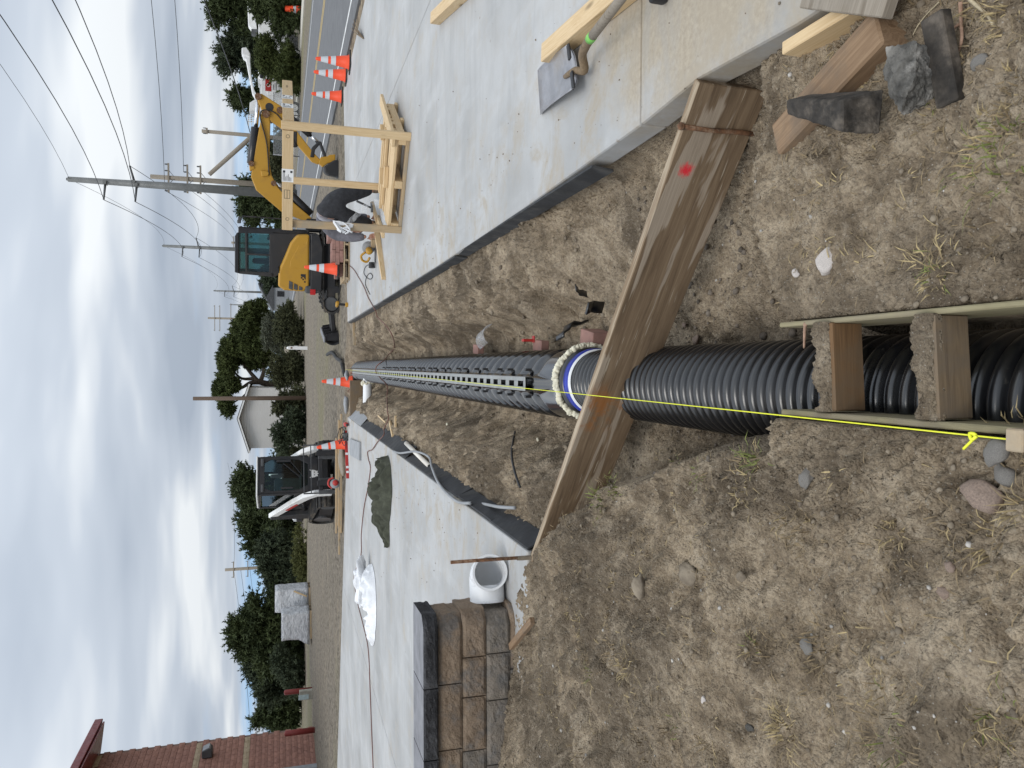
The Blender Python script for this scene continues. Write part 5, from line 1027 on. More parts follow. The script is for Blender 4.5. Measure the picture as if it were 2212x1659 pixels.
    for i, (q, s, mt, lb) in enumerate(((d6(1290, 195), .030, 'blue', 'angular blue grey stone near the left form board corner'), (d6(2050, 268), .043, 'tan', 'largest smooth brown stone on the near left dirt'), (d6(2112, 88), .030, 'blue', 'pale grey stone beside the yellow string knot'), (d6(2140, 175), .026, 'blue', 'grey stone between the brown stone and the string knot'),
            (d6(1008, 625), .022, 'dirt', 'small brown stone in the middle of the left mound'), (d6(575, 660), .045, 'dirt', 'big pale dirt lump on the left mound'), (d6(790, 610), .05, 'dirt', 'flat tan dirt lump behind the middle of the mound'), (d6(842, 1150), .013, 'pale', 'little white pebble low on the left mound'), (d6(1898, 578), .014, 'tan', 'small tan pebble on the near dirt below the brown stone'),
            (d6(1042, 1272), .02, 'dark', 'small black angular stone at the lower left of the mound'), (d6(1290, 915), .024, 'blue', 'half buried grey stone among dead grass'), (d6(1870, 690), .018, 'tan', 'brown pebble lying below and left of the tan pebble'), (((3000 + 545 / 2.0736) / 1.8228, (1000 + 60 / 2.0736) / 1.8228), .040, 'pale', 'chalky white stone embedded in the right dirt ledge'),
            (((3000 + 285 / 2.0736) / 1.8228, (1000 + 155 / 2.0736) / 1.8228), .016, 'pale', 'small pale stone beside the chalky white one'), (((2400 + 715 / 2.073) / 1.8228, (600 + 1530 / 2.073) / 1.8228), .026, 'tan', 'rounded brown stone in the pit touching the near pipe'), (((2400 + 620 / 2.073) / 1.8228, (600 + 1400 / 2.073) / 1.8228), .018, 'tan', 'brown stone in the pit below the plank'), (d5(1775, 455), .020, 'blue', 'grey pebble beside the pit root on the right dirt'))):
        p = hit(*q); rock('stone', lb, 'stone', (p.x, p.y, p.z + s * .28), s, st[mt], 700 + i, i * 1.3, (1.1, .85, .6), 3)
    for i, (pts, lb, rad) in enumerate((([d5(1655, 20), d5(1660, 150), d5(1665, 290), d5(1640, 380), d5(1590, 450)], 'pinkish root curling over the dirt beside the rubble', .005), ([d5(1720, 0), d5(1790, 60), d5(1850, 110), d5(1890, 180)], 'pale forked root at the top right of the dirt', .005), ([d5(1650, 180), d5(1600, 215), d5(1560, 275)], 'short pink root branching left on the dirt', .004), ([d5(1500, 20), d5(1400, 120), d5(1340, 200), d5(1310, 260)], 'thin straw root hanging over the rubble chunk', .002),
            ([((3000 + 355 / 2.0736) / 1.8228, (1000 + 570 / 2.0736) / 1.8228), ((3000 + 350 / 2.0736) / 1.8228, (1000 + 640 / 2.0736) / 1.8228), ((3000 + 345 / 2.0736) / 1.8228, (1000 + 765 / 2.0736) / 1.8228)], 'brown root dangling over the near pipe from the right form board', .006))):
        ps = [hit(*q) + Vector((0, 0, .012)) for q in pts]
        if i == 4: ps = [G(*pts[0], -0.02), G(*pts[1], -0.05), G(*pts[2], -0.09)]
        t = T('root', lb, 'root', ps[0]); sp = spline(ps, 5); MB().tube(sp, [rad * (1 - .5 * k / len(sp)) for k in range(len(sp))], 6).build('root_strand', simple('root_%d' % i, (0.42, 0.27, 0.19) if i in (0, 2, 4) else (0.5, .42, .28), 0.8, .2, 40), t, world=True, smooth=True)
# ------------------------------------------------------------------ machines
def track_loop(cx, cz, L, r1, r2, n=10):
    """side outline of a rubber track, local (y-ish, z): r1 at +L/2, r2 at -L/2"""
    pts = []
    for i in range(n + 1):
        a = -math.pi / 2 + math.pi * i / n; pts.append((cx + L / 2 - r1 + r1 * math.cos(a), r1 + r1 * math.sin(a)))
    for i in range(n + 1):
        a = math.pi / 2 + math.pi * i / n; pts.append((cx - L / 2 + r2 + r2 * math.cos(a), r2 + r2 * math.sin(a)))
    return [(a, b + cz) for a, b in pts]
def make_track(name, root, org, ax, side, w, L, r1, r2, z0, lug=0.025, mat='track', nl=46):
    """ax: run direction, side: axle direction; org: centre on the ground"""
    org = Vector(org); ax = Vector(ax); side = Vector(side); up = Vector((0, 0, 1)); out = track_loop(0, z0, L, r1, r2); k = len(out)
    c = (0, z0 + (r1 + r2) / 2); inn = [(a + (c[0] - a) * 0.0, b) for a, b in out]
    def off(p, q):
        cx = max(-L / 2 + r2, min(L / 2 - r1, p[0])); cz = z0 + (r1 if p[0] > 0 else r2); d = Vector((p[0] - cx, p[1] - cz)); 
        if d.length < 1e-6: d = Vector((0, 1))
        d.normalize(); return (p[0] - d.x * q, p[1] - d.y * q)
    inn = [off(p, 0.05) for p in out]; m = MB(); vs = []
    for s in (-w / 2, w / 2):
        for lst in (out, inn):
            for a, b in lst: vs.append(org + ax * a + up * b + side * s)
    fs = []
    for i in range(k):
        j = (i + 1) % k; fs += [(i, j, 2 * k + j, 2 * k + i), (k + j, k + i, 3 * k + i, 3 * k + j), (j, i, k + i, k + j), (2 * k + i, 2 * k + j, 3 * k + j, 3 * k + i)]
    m.add(vs, fs); o = m.build(name, M_[mat], root)
    # tread lugs follow the outline
    per = [0]; 
    for i in range(k): per.append(per[-1] + (Vector(out[(i + 1) % k]) - Vector(out[i])).length)
    lm = MB()
    for q in range(nl):
        s = per[-1] * q / nl; i = max(j for j in range(k) if per[j] <= s); p0 = Vector(out[i]); p1 = Vector(out[(i + 1) % k]); f = (s - per[i]) / max(per[i + 1] - per[i], 1e-6); p = p0.lerp(p1, f); t = (p1 - p0).normalized() if (p1 - p0).length > 1e-6 else Vector((1, 0)); nrm = Vector((t.y, -t.x))
        c0 = org + ax * (p.x + nrm.x * lug / 2) + up * (p.y + nrm.y * lug / 2); T3 = (ax * t.x + up * t.y).normalized(); N3 = (ax * nrm.x + up * nrm.y).normalized()
        lm.box(c0, (0.045, w * 0.97, lug), Matrix((T3, side, N3)).transposed())
    lm.build('tread', M_[mat], o)
    return o
def build_excavator():
    root = T('excavator', 'yellow and black mini excavator with cab parked at the slab end', 'excavator', (2.50, 21.0, -0.10), R(-11)); S = 83.5
    def LX(iy): return (590 - iy) / S
    def LZ(ix): return 1.42 + 0.10 - (ix - 603) / S
    def e1(zx, zy): return LX((850 + zy / 3.318) / 1.8228), LZ((900 + zx / 3.318) / 1.8228)
    def b1(zx, zy): return LX((300 + zy / 2.37) / 1.8228), LZ((800 + zx / 2.37) / 1.8228)
    ux, uz = Vector((1, 0, 0)), Vector((0, 0, 1))
    def pr(name, pts, y, th, mat, conv=e1, parent=root, bev=0.02, seg=2, grow=0.0):
        return MB().prism([conv(*p) for p in pts], (0, y, 0), ux, uz, th).build(name, M_[mat], parent, bev=bev, seg=seg)
    for s in (-0.58, 0.72):
        tr = make_track('track', root, (0.12, s, 0), (1, 0, 0), (0, 1, 0), 0.34, 2.3, 0.25, 0.24, -0.02, mat='track')
        for x in (-0.78, 1.02): MB().cyl((x, s - .13, .22), (x, s + .13, .22), .19, n=20).build('wheel', M_['dark_grey'], root, bev=.02)
        for x in (-.4, -.05, .3, .65): MB().cyl((x, s - .1, .10), (x, s + .1, .10), .09, n=14).build('roller', M_['black'], root)
        MB().b2((-.7, s - .08, .12), (.95, s + .08, .34)).build('track_frame', M_['black'], root, bev=.02)
    MB().b2((-.45, -.5, .2), (.7, .65, .5)).build('car_body', M_['black'], root, bev=.03); MB().cyl((0.1, .07, .42), (.1, .07, .56), .42, n=28).build('slew_ring', M_['dark_grey'], root)
    # dozer blade
    bm_ = MB(); n = 7
    for i in range(n + 1):
        a = i / n; z = -0.02 + .40 * a; x = -1.72 - .09 * math.sin(math.pi * a)
        for y in (-.82, .95): bm_.v.append((x, y, z))
    for i in range(n): bm_.f.append((2 * i, 2 * i + 1, 2 * i + 3, 2 * i + 2))
    bl = bm_.build('dozer_blade', M_['black_gloss'], root, smooth=True); so = bl.modifiers.new('s', 'SOLIDIFY'); so.thickness = .03
    MB().b2((-1.77, -.84, .37), (-1.62, .97, .41)).build('blade_lip', M_['steel'], bl, bev=.008)
    for y in (-.78, -.4, .1, .5, .9): MB().prism([(-1.72, 0.0), (-1.5, .04), (-1.56, .36), (-1.72, .38)], (0, y, 0), ux, uz, .03).build('gusset', M_['black_gloss'], bl)
    for y in (-.25, .45): MB().beam((-1.6, y, .12), (-.5, y, .25), .1, .12).build('blade_arm', M_['black'], root, bev=.02)
    # house
    pr('upper_frame', [(1045, 255), (1045, 990), (1185, 960), (1195, 420), (1150, 258)], -0.02, 1.62, 'black')
    pr('engine_hood', [(1030, 262), (895, 272), (862, 300), (800, 380), (730, 560), (655, 740), (648, 928), (722, 975), (966, 985), (1030, 912)], -0.44, 0.72, 'yellow', bev=0.045, seg=3)
    pr('hood_panel', [(1010, 300), (985, 385), (900, 400), (800, 600), (790, 690), (1012, 690)], -0.795, 0.022, 'yellow', bev=.008)
    pr('counterweight', [(975, 905), (975, 1000), (1010, 1008), (1120, 1008), (1175, 980), (1175, 905)], -0.02, 1.60, 'dark_grey', bev=.05, seg=3); MB().box((*[e1(1075, 985)[0]], -0.83, e1(1075, 985)[1]), (.14, .02, .13)).build('tail_lamp', M_['lamp_red'], root)
    MB().prism([e1(*p) for p in ((648, 760), (648, 700), (656, 700), (656, 760))], (0, -.44, 0), ux, uz, .74).build('hood_seam', M_['black'], root)
    for k in range(3): pr('vent', [(782 + 62 * k, 850 + 32 * k), (778 + 62 * k, 950 + 8 * k), (824 + 60 * k, 968), (826 + 60 * k, 872 + 30 * k)], -0.805, 0.02, 'dark_grey', bev=.004)
    pr('decal', [(925, 762), (985, 762), (985, 832), (960, 800), (925, 790)], -0.803, 0.008, 'black', bev=0)
    for a, b in ((925, 800), (945, 820), (965, 850)): pr('decal', [(a, b), (a + 20, b), (a + 20, b + 18), (a, b + 18)], -0.803, 0.008, 'black', bev=0)
    # cab: frame and panes
    y0, y1 = -0.12, 0.80; W_ = y1 - y0; yc = (y0 + y1) / 2
    pr('cab_roof', [(118, 340), (112, 800), (165, 812), (168, 300), (148, 290)], yc, W_ + .04, 'black_gloss', bev=.05, seg=3)
    for y in (y0 + .03, y1 - .03):
        pr('cab_side', [(560, 838), (600, 842), (650, 812), (700, 700), (880, 300), (1045, 268), (1045, 244), (700, 246), (580, 250), (545, 300)], y, .06, 'black', bev=.015)
        pr('pillar', [(160, 250), (160, 300), (1040, 275), (1040, 243), (300, 238)], y + .002, .064, 'black_gloss', bev=.015); pr('pillar', [(165, 780), (160, 815), (600, 842), (600, 780)], y, .06, 'black', bev=.015)
        pr('pillar', [(240, 548), (240, 572), (580, 572), (580, 548)], y, .058, 'black', bev=.01); pr('window_rail', [(243, 250), (243, 800), (268, 800), (268, 250)], y, .056, 'black', bev=.01); pr('window_rail', [(542, 280), (536, 810), (590, 830), (600, 300)], y, .057, 'black', bev=.01)
        pr('window', [(268, 300), (268, 548), (540, 548), (540, 300)], y, .008, 'glass', bev=0); pr('window', [(268, 572), (268, 780), (540, 780), (540, 572)], y, .008, 'glass', bev=0); pr('window', [(168, 300), (168, 780), (243, 780), (243, 300)], y, .008, 'glass', bev=0)
    xf0, zt = e1(160, 250); xf, zb = e1(1040, 245)
    for y in (y0 + .03, y1 - .03): MB().beam((xf0 + .02, y, zt), (xf + .02, y, zb), .05, .05, (0, 1, 0)).build('front_pillar', M_['black_gloss'], root, bev=.012)
    for z in (zt - .03, (zt + zb) / 2 - .25, zb + .03): MB().box((xf + .02 + .01, yc, z), (.045, W_, .05)).build('front_rail', M_['black'], root, bev=.01)
    MB().add([(xf + .03, y0 + .05, zb + .05), (xf + .03, y1 - .05, zb + .05), (xf0 + .03, y1 - .05, zt - .05), (xf0 + .03, y0 + .05, zt - .05)], [(0, 1, 2, 3)]).build('windscreen', M_['glass'], root)
    xr, zr = e1(300, 800); MB().b2((xr - .02, y0 + .05, zr - .55), (xr, y1 - .05, zr + .05)).build('rear_window', M_['glass'], root)
    st = MB(); a = e1(500, 520); st.b2((a[0] - .25, yc - .22, a[1] - .35), (a[0] + .22, yc + .22, a[1] - .22)); b = e1(300, 600); st.b2((a[0] - .33, yc - .22, a[1] - .3), (a[0] - .2, yc + .22, a[1] + .35)); st.build('seat', M_['black'], root, bev=.05, seg=2)
    for y in (yc - .28, yc + .28): MB().tube([(a[0] + .3, y, a[1] - .5), (a[0] + .32, y, a[1] - .02)], .02, 6).build('lever', M_['black'], root)
    for k in range(2): p = e1(180 + 6 * k, 165 - 35 * k + 10); MB().box((p[0] + .04, y0 + .1 + .15 * k, p[1] + .02), (.09, .13, .09)).build('work_light', M_['dark_grey'], root, bev=.015)
    p = e1(300, 85); MB().box((p[0], y0 - .05, p[1]), (.035, .16, .36)).build('mirror', M_['black'], root, bev=.015); MB().tube([(p[0], y0, p[1] - .15), (p[0] - .02, y0, e1(1000, 95)[1])], .015, 6).build('handrail', M_['black'], root)
    # boom, stick, bucket
    BY = 0.32
    pr('boom', [(1010, 1400), (740, 1312), (505, 1122), (462, 1010), (478, 880), (548, 500), (555, 430), (590, 410), (622, 440), (632, 520), (622, 870), (645, 985), (700, 1085), (760, 1150), (1000, 1340)], BY, .2, 'yellow', b1, bev=.02)
    pr('boom_bracket', [(450, 960), (445, 890), (470, 880), (500, 930)], BY, .24, 'yellow', b1)
    pr('light_box', [(545, 945), (555, 1000), (612, 990), (622, 965), (608, 945)], BY - .13, .08, 'yellow', b1)
    pr('stick', [(508, 295), (520, 275), (560, 272), (740, 368), (760, 440), (1015, 745), (1075, 800), (1060, 850), (1000, 830), (760, 575), (640, 505), (560, 420)], BY, .17, 'yellow', b1)
    for (x, y, r) in ((595, 445, .09), (528, 300, .08), (715, 400, .08), (660, 1050, .07), (465, 890, .07)):
        q = b1(x, y); MB().cyl((q[0], BY - .15, q[1]), (q[0], BY + .15, q[1]), r, n=18).build('pin', M_['rust'], root)
    q = b1(625, 380); MB().cyl((q[0], BY - .09, q[1]), (q[0], BY - .084, q[1]), .10, n=20).build('stick_hole', M_['black'], root)
    def ram(nm, a, b, c, r1, r2, y=BY):
        a, b, c = [Vector((q[0], y, q[1])) for q in (b1(*a), b1(*b), b1(*c))]; o = MB().cyl(a, b, r1, n=16).build(nm, M_['black_gloss'], root, smooth=True, bev=.01); MB().cyl(b, c, r2, n=14).build('rod', M_['chrome'], o, smooth=True)
    ram('stick_ram', (465, 890), (505, 565), (530, 300), .115, .055); ram('bucket_ram', (770, 420), (985, 590), (1065, 655), .085, .045, BY - .01); ram('boom_ram', (1000, 1310), (760, 1090), (665, 1050), .10, .05, BY)
    for pts in (((985, 790), (1000, 700), (1060, 640), (1085, 650), (1030, 720), (1020, 790)), ((1060, 640), (1085, 640), (1135, 770), (1110, 780))): pr('linkage', pts, BY, .22, 'black', b1)
    pr('quick_coupler', [(1060, 840), (1080, 780), (1140, 770), (1160, 755), (1215, 745), (1215, 815), (1150, 830), (1100, 870)], BY, .26, 'yellow', b1)
    pr('bucket', [(1105, 870), (1200, 800), (1260, 800), (1318, 840), (1330, 930), (1290, 985), (1220, 950), (1150, 940), (1115, 920)], BY, .62, 'black', b1, bev=.04)
    for k in range(4): q = b1(1300, 985); MB().box((q[0] - .04, BY - .24 + .16 * k, q[1] - .02), (.12, .06, .05)).build('bucket_tooth', M_['steel'], root, bev=.008)
    for off in (0, .035): MB().tube(spline([(*[b1(620, 980)[0]], BY - .12 - off, b1(620, 980)[1]), (b1(560, 700)[0], BY - .12 - off, b1(600, 700)[1]), (b1(560, 440)[0], BY - .12 - off, b1(545, 430)[1]), (b1(700, 440)[0], BY - .11, b1(700, 430)[1] + .02), (b1(900, 700)[0], BY - .11, b1(860, 710)[1])], 6), .014, 6).build('hose', M_['black'], root, smooth=True)
    q = b1(800, 620); MB().b2((q[0] - .25, BY - .1, q[1] - .2), (q[0] + .15, BY + .1, q[1] + .02)).build('swing_bracket', M_['black'], root, bev=.03)
    MB().b2((1.0, BY - .2, .45), (1.35, BY + .2, .85)).build('boom_foot', M_['black'], root, bev=.04)
def build_loader():
    root = T('track_loader', 'black and white compact track loader with pallet forks facing the slab', 'loader', (-3.10, 21.3, -0.10), R(24))
    X, Y, Z = Vector((1, 0, 0)), Vector((0, 1, 0)), Vector((0, 0, 1))
    for s in (-.70, .70):
        make_track('track', root, (s, .25, 0), (0, 1, 0), (-1, 0, 0), .40, 2.0, .36, .30, 0.0, lug=.035, nl=40)
        MB().cyl((s - .15, 0.93, .38), (s + .15, .93, .38), .24, n=18).build('sprocket', M_['steel'], root); MB().cyl((s - .16, -.45, .30), (s + .16, -.45, .30), .2, n=18).build('idler', M_['dark_grey'], root, bev=.02); MB().b2((s - .1, -.4, .12), (s + .1, .9, .5)).build('track_frame', M_['black'], root, bev=.02)
    MB().b2((-.48, -.62, .22), (.48, 1.3, .95)).build('chassis', M_['black'], root, bev=.03); MB().b2((-.52, .75, .6), (.52, 1.45, 1.45)).build('engine_cover', M_['black'], root, bev=.05)
    # cab
    MB().b2((-.52, -.66, 1.99), (.52, .78, 2.06)).build('cab_roof', M_['black_gloss'], root, bev=.03, seg=2); MB().b2((-.53, -.67, 2.045), (.53, .6, 2.085)).build('roof_edge', M_['white'], root, bev=.01)
    for s in (-.48, .48):
        MB().b2((s - .035, -.66, .78), (s + .035, -.58, 2.0)).build('cab_pillar', M_['black'], root, bev=.015); MB().b2((s - .03, .66, .78), (s + .03, .75, 2.0)).build('cab_pillar', M_['black'], root, bev=.015); MB().b2((s - .008, -.58, 1.15), (s + .008, .66, 1.95)).build('side_window', M_['glass'], root); MB().b2((s - .03, -.58, .78), (s + .03, .68, 1.15)).build('cab_side', M_['black'], root, bev=.01)
    # front door: black frame with eight-sided pane
    oc = [(-.28, .80), (.28, .80), (.40, 1.02), (.42, 1.72), (.33, 1.88), (-.33, 1.88), (-.42, 1.72), (-.40, 1.02)]; out = [(-.46, .55), (.46, .55), (.46, 1.02), (.46, 1.72), (.46, 2.0), (-.46, 2.0), (-.46, 1.72), (-.46, 1.02)]
    m = MB(); k = 8
    for y in (-.70, -.65):
        m.v += [(a, y, b) for a, b in oc] + [(a, y, b) for a, b in out]
    for i in range(k):
        j = (i + 1) % k; m.f += [(i, 8 + i, 8 + j, j), (16 + j, 24 + j, 24 + i, 16 + i), (j, i, 16 + i, 16 + j)[::-1], (8 + i, 8 + j, 24 + j, 24 + i)[::-1]]
    d = m.build('cab_door', M_['black'], root, bev=.006); MB().add([(a, -.68, b) for a, b in oc], [tuple(range(8))]).build('door_glass', M_['glass'], d)
    MB().beam((.30, -.72, 1.42), (-.1, -.72, .98), .02, .02).build('wiper', M_['black'], d); MB().beam((.36, -.72, 1.25), (-.06, -.72, .93), .015, .015).build('wiper', M_['black'], d); MB().box((.36, -.73, 1.4), (.06, .06, .36)).build('wiper_motor', M_['black'], d, bev=.01); MB().box((-.36, -.73, 1.32), (.05, .05, .3)).build('door_handle', M_['black'], d, bev=.01)
    for s in (-.34, .34): MB().box((s, -.72, 1.93), (.2, .05, .07)).build('head_lamp', M_['dark_grey'], root, bev=.012)
    MB().b2((-.25, .1, .85), (.25, .55, 1.0)).b2((-.25, .45, .95), (.25, .6, 1.65)).build('seat', M_['grey'], root, bev=.05, seg=2)
    # round badge: white animal head on the black nose panel
    hd = [(-.085, .62), (-.095, .74), (-.05, .70), (.05, .70), (.095, .74), (.085, .62), (.06, .56), (.065, .53), (.02, .545), (0, .51), (-.02, .545), (-.065, .53), (-.06, .56)]
    MB().prism([(a * 1.15, b + .02) for a, b in hd], (0, -.715, 0), X, Z, .012).build('nose_badge', M_['white'], root)
    for a in (-.035, .035): MB().box((a, -.724, .64), (.03, .006, .018)).build('badge_eye', M_['black'], root)
    MB().b2((-.46, -.70, .28), (.46, -.6, .56)).build('nose_panel', M_['black'], root, bev=.02)
    # lift arms
    for s in (-.60, .60):
        pts = [(1.25, 1.72), (.6, 1.45), (-.2, 1.12), (-.72, .86), (-.98, .62), (-1.02, .25)]; w = [.09, .10, .11, .12, .11, .09]; L = []; Rr = []
        for i, (a, b) in enumerate(pts):
            t = Vector((pts[min(i + 1, 5)][0] - pts[max(i - 1, 0)][0], pts[min(i + 1, 5)][1] - pts[max(i - 1, 0)][1])).normalized(); n = Vector((-t.y, t.x)); L.append((a + n.x * w[i], b + n.y * w[i])); Rr.append((a - n.x * w[i], b - n.y * w[i]))
        m = MB().prism(L + Rr[::-1], (s, 0, 0), Y, Z, .13); a = m.build('lift_arm', M_['white'], root, bev=.015)
        MB().prism([(.42, 1.37), (.1, 1.24), (-.2, 1.10), (-.16, 1.03), (.42, 1.28)], (s + (-.072 if s < 0 else .072), 0, 0), Y, Z, .006).build('red_stripe', M_['red'], a)
        MB().prism([(.9, .7), (1.45, .7), (1.4, 1.75), (1.1, 1.75)], (s, 0, 0), Y, Z, .16).build('arm_tower', M_['black'], root, bev=.02); MB().cyl((s * .9, .95, .85), (s * .9, -.5, .95), .05).build('lift_ram', M_['black_gloss'], root, smooth=True)
        MB().b2((s - .07, -1.06, .22), (s + .07, -.92, .6)).build('arm_end', M_['white'], root, bev=.02)
    # fork carriage and forks
    for z in (.50, .10): MB().box((0, -1.14, z), (1.30, .07, .11)).build('carriage_rail', M_['black'], root, bev=.012)
    for x in (-.62, -.30, .30, .62): MB().box((x, -1.15, .28), (.10, .06, .56)).build('carriage_upright', M_['dark_grey'], root, bev=.012)
    for x in (-.40, .40): MB().box((x, -1.22, .30), (.13, .05, .60)).box((x, -1.75, .03), (.13, 1.1, .045)).build('fork', M_['black'], root, bev=.01)
    for x in (-.64, .64): MB().beam((x, -1.14, .5), (x, -1.14, .92), .03, .03, (0, 1, 0)).build('backrest_bar', M_['dark_grey'], root)
    for z in (.74, .92): MB().box((0, -1.14, z), (1.30, .025, .025)).build('backrest_bar', M_['dark_grey'], root)
# ------------------------------------------------------------------ background
def foliage_mat(name, dark, light):
    m = NT(name); p = m.pos(); a = m.noise(p, 0.8, 4, 0.6); b = m.noise(p, 9.0, 3, 0.6)
    c = m.ramp(m.math('ADD', m.math('MULTIPLY', a, 0.5), m.math('MULTIPLY', b, 0.5)), [(0.35, dark), (0.65, light)]); return m.set(c, 0.75, 0, 0.2)
def crown_mesh(name, lobes, n, leaf, seed, style, mat, parent):
    """lobes: (cx,cy,cz, rx,ry,rz); sprays of small leaf faces spread through the lobes, denser near their skins"""
    g = np.random.default_rng(seed); V = []; F = []; off = 0; vol = np.array([l[3] * l[4] * l[5] for l in lobes]) ** (2 / 3); cnt = np.maximum((n * 2.0 * vol / vol.sum()).astype(int), 12)
    for (cx, cy, cz, rx, ry, rz), k in zip(lobes, cnt):
        d = g.normal(size=(k, 3)); d /= np.linalg.norm(d, axis=1, keepdims=True); r = g.random(k) ** 0.42; r = np.where(g.random(k) < (.10 if style == 'cypress' else .04), 1 + .35 * g.random(k), r); bump = 1 + 0.30 * (vn(d[:, 0] * 2.2 + cx, d[:, 2] * 2.2 + cz, seed % 9) + vn(d[:, 1] * 4 + cy, d[:, 2] * 4 + seed, 3))
        c = np.array([cx, cy, cz]) + d * (r * bump)[:, None] * np.array([rx, ry, rz])
        per = 16 if style != 'pine' else 14; k0 = k
        if style == 'cypress': ax = d * np.array([.8, .8, .35]) + np.array([0, 0, .55]) + 0.35 * g.normal(size=(k, 3)); L = leaf * (1.0 + 1.2 * g.random(k)); wd = 0.44
        elif style == 'pine': ax = d * 0.5 + np.array([0, 0, .6]) + 0.4 * g.normal(size=(k, 3)); L = leaf * (0.7 + .6 * g.random(k)); wd = .8
        else: ax = d + 0.7 * g.normal(size=(k, 3)) + np.array([0, 0, .3]); L = leaf * (0.6 + .9 * g.random(k)); wd = .6
        ax /= np.linalg.norm(ax, axis=1, keepdims=True)
        for j in range(per):
            f = g.random(k); q = g.normal(size=(k, 3)); q /= np.linalg.norm(q, axis=1, keepdims=True); p0 = c + ax * (f * L)[:, None] * 0.9; o = ax * 0.55 + q * 0.75; o /= np.linalg.norm(o, axis=1, keepdims=True)
            s = np.cross(o, g.normal(size=(k, 3))); s /= np.linalg.norm(s, axis=1, keepdims=True); ll = L * wd * (1.1 - .6 * f); tri = np.stack([p0 - s * (ll * .22)[:, None], p0 + s * (ll * .22)[:, None], p0 + o * ll[:, None]], 1)
            V.append(tri.reshape(-1, 3)); F.append(np.arange(off, off + 3 * k).reshape(-1, 3)); off += 3 * k
    V = np.concatenate(V); F = np.concatenate(F); me = bpy.data.meshes.new(name); me.vertices.add(len(V)); me.vertices.foreach_set('co', V.ravel().astype(np.float32)); me.loops.add(F.size); me.loops.foreach_set('vertex_index', F.ravel().astype(np.int32)); me.polygons.add(len(F)); me.polygons.foreach_set('loop_start', np.arange(0, F.size, 3, dtype=np.int32)); me.update(calc_edges=True)
    return link(name, me, mat, parent)
def tree(name, label, cat, base, lobes, n, leaf, seed, style, mat, trunk=None, group=None):
    t = T(name, label, cat, base, 0, group); crown_mesh('crown' if cat == 'tree' else 'foliage', lobes, n, leaf, seed, style, mat, t)
    if trunk:
        m = MB()
        for pts, r in trunk: sp = spline(pts, 4); m.tube(sp, [max(r * (1 - .75 * i / len(sp)), .015) for i in range(len(sp))], 7)
        m.build('trunk', M_['bark'], t, smooth=True)
    return t
def auto_lobes(w, h, z0, k, seed, cone=0.5, depth=0.8):
    r = random.Random(seed); L = []
    for i in range(k):
        f = (i + .5) / k; z = z0 + (h - z0) * f; ww = w / 2 * (1 - cone * f) * r.uniform(.55, .95); off = w / 2 * (1 - cone * f) * 0.55
        L.append((r.uniform(-off, off), r.uniform(-off, off) * depth, z, ww, ww * depth, max((h - z0) / k * 1.1, .3) * r.uniform(.8, 1.3)))
    return L
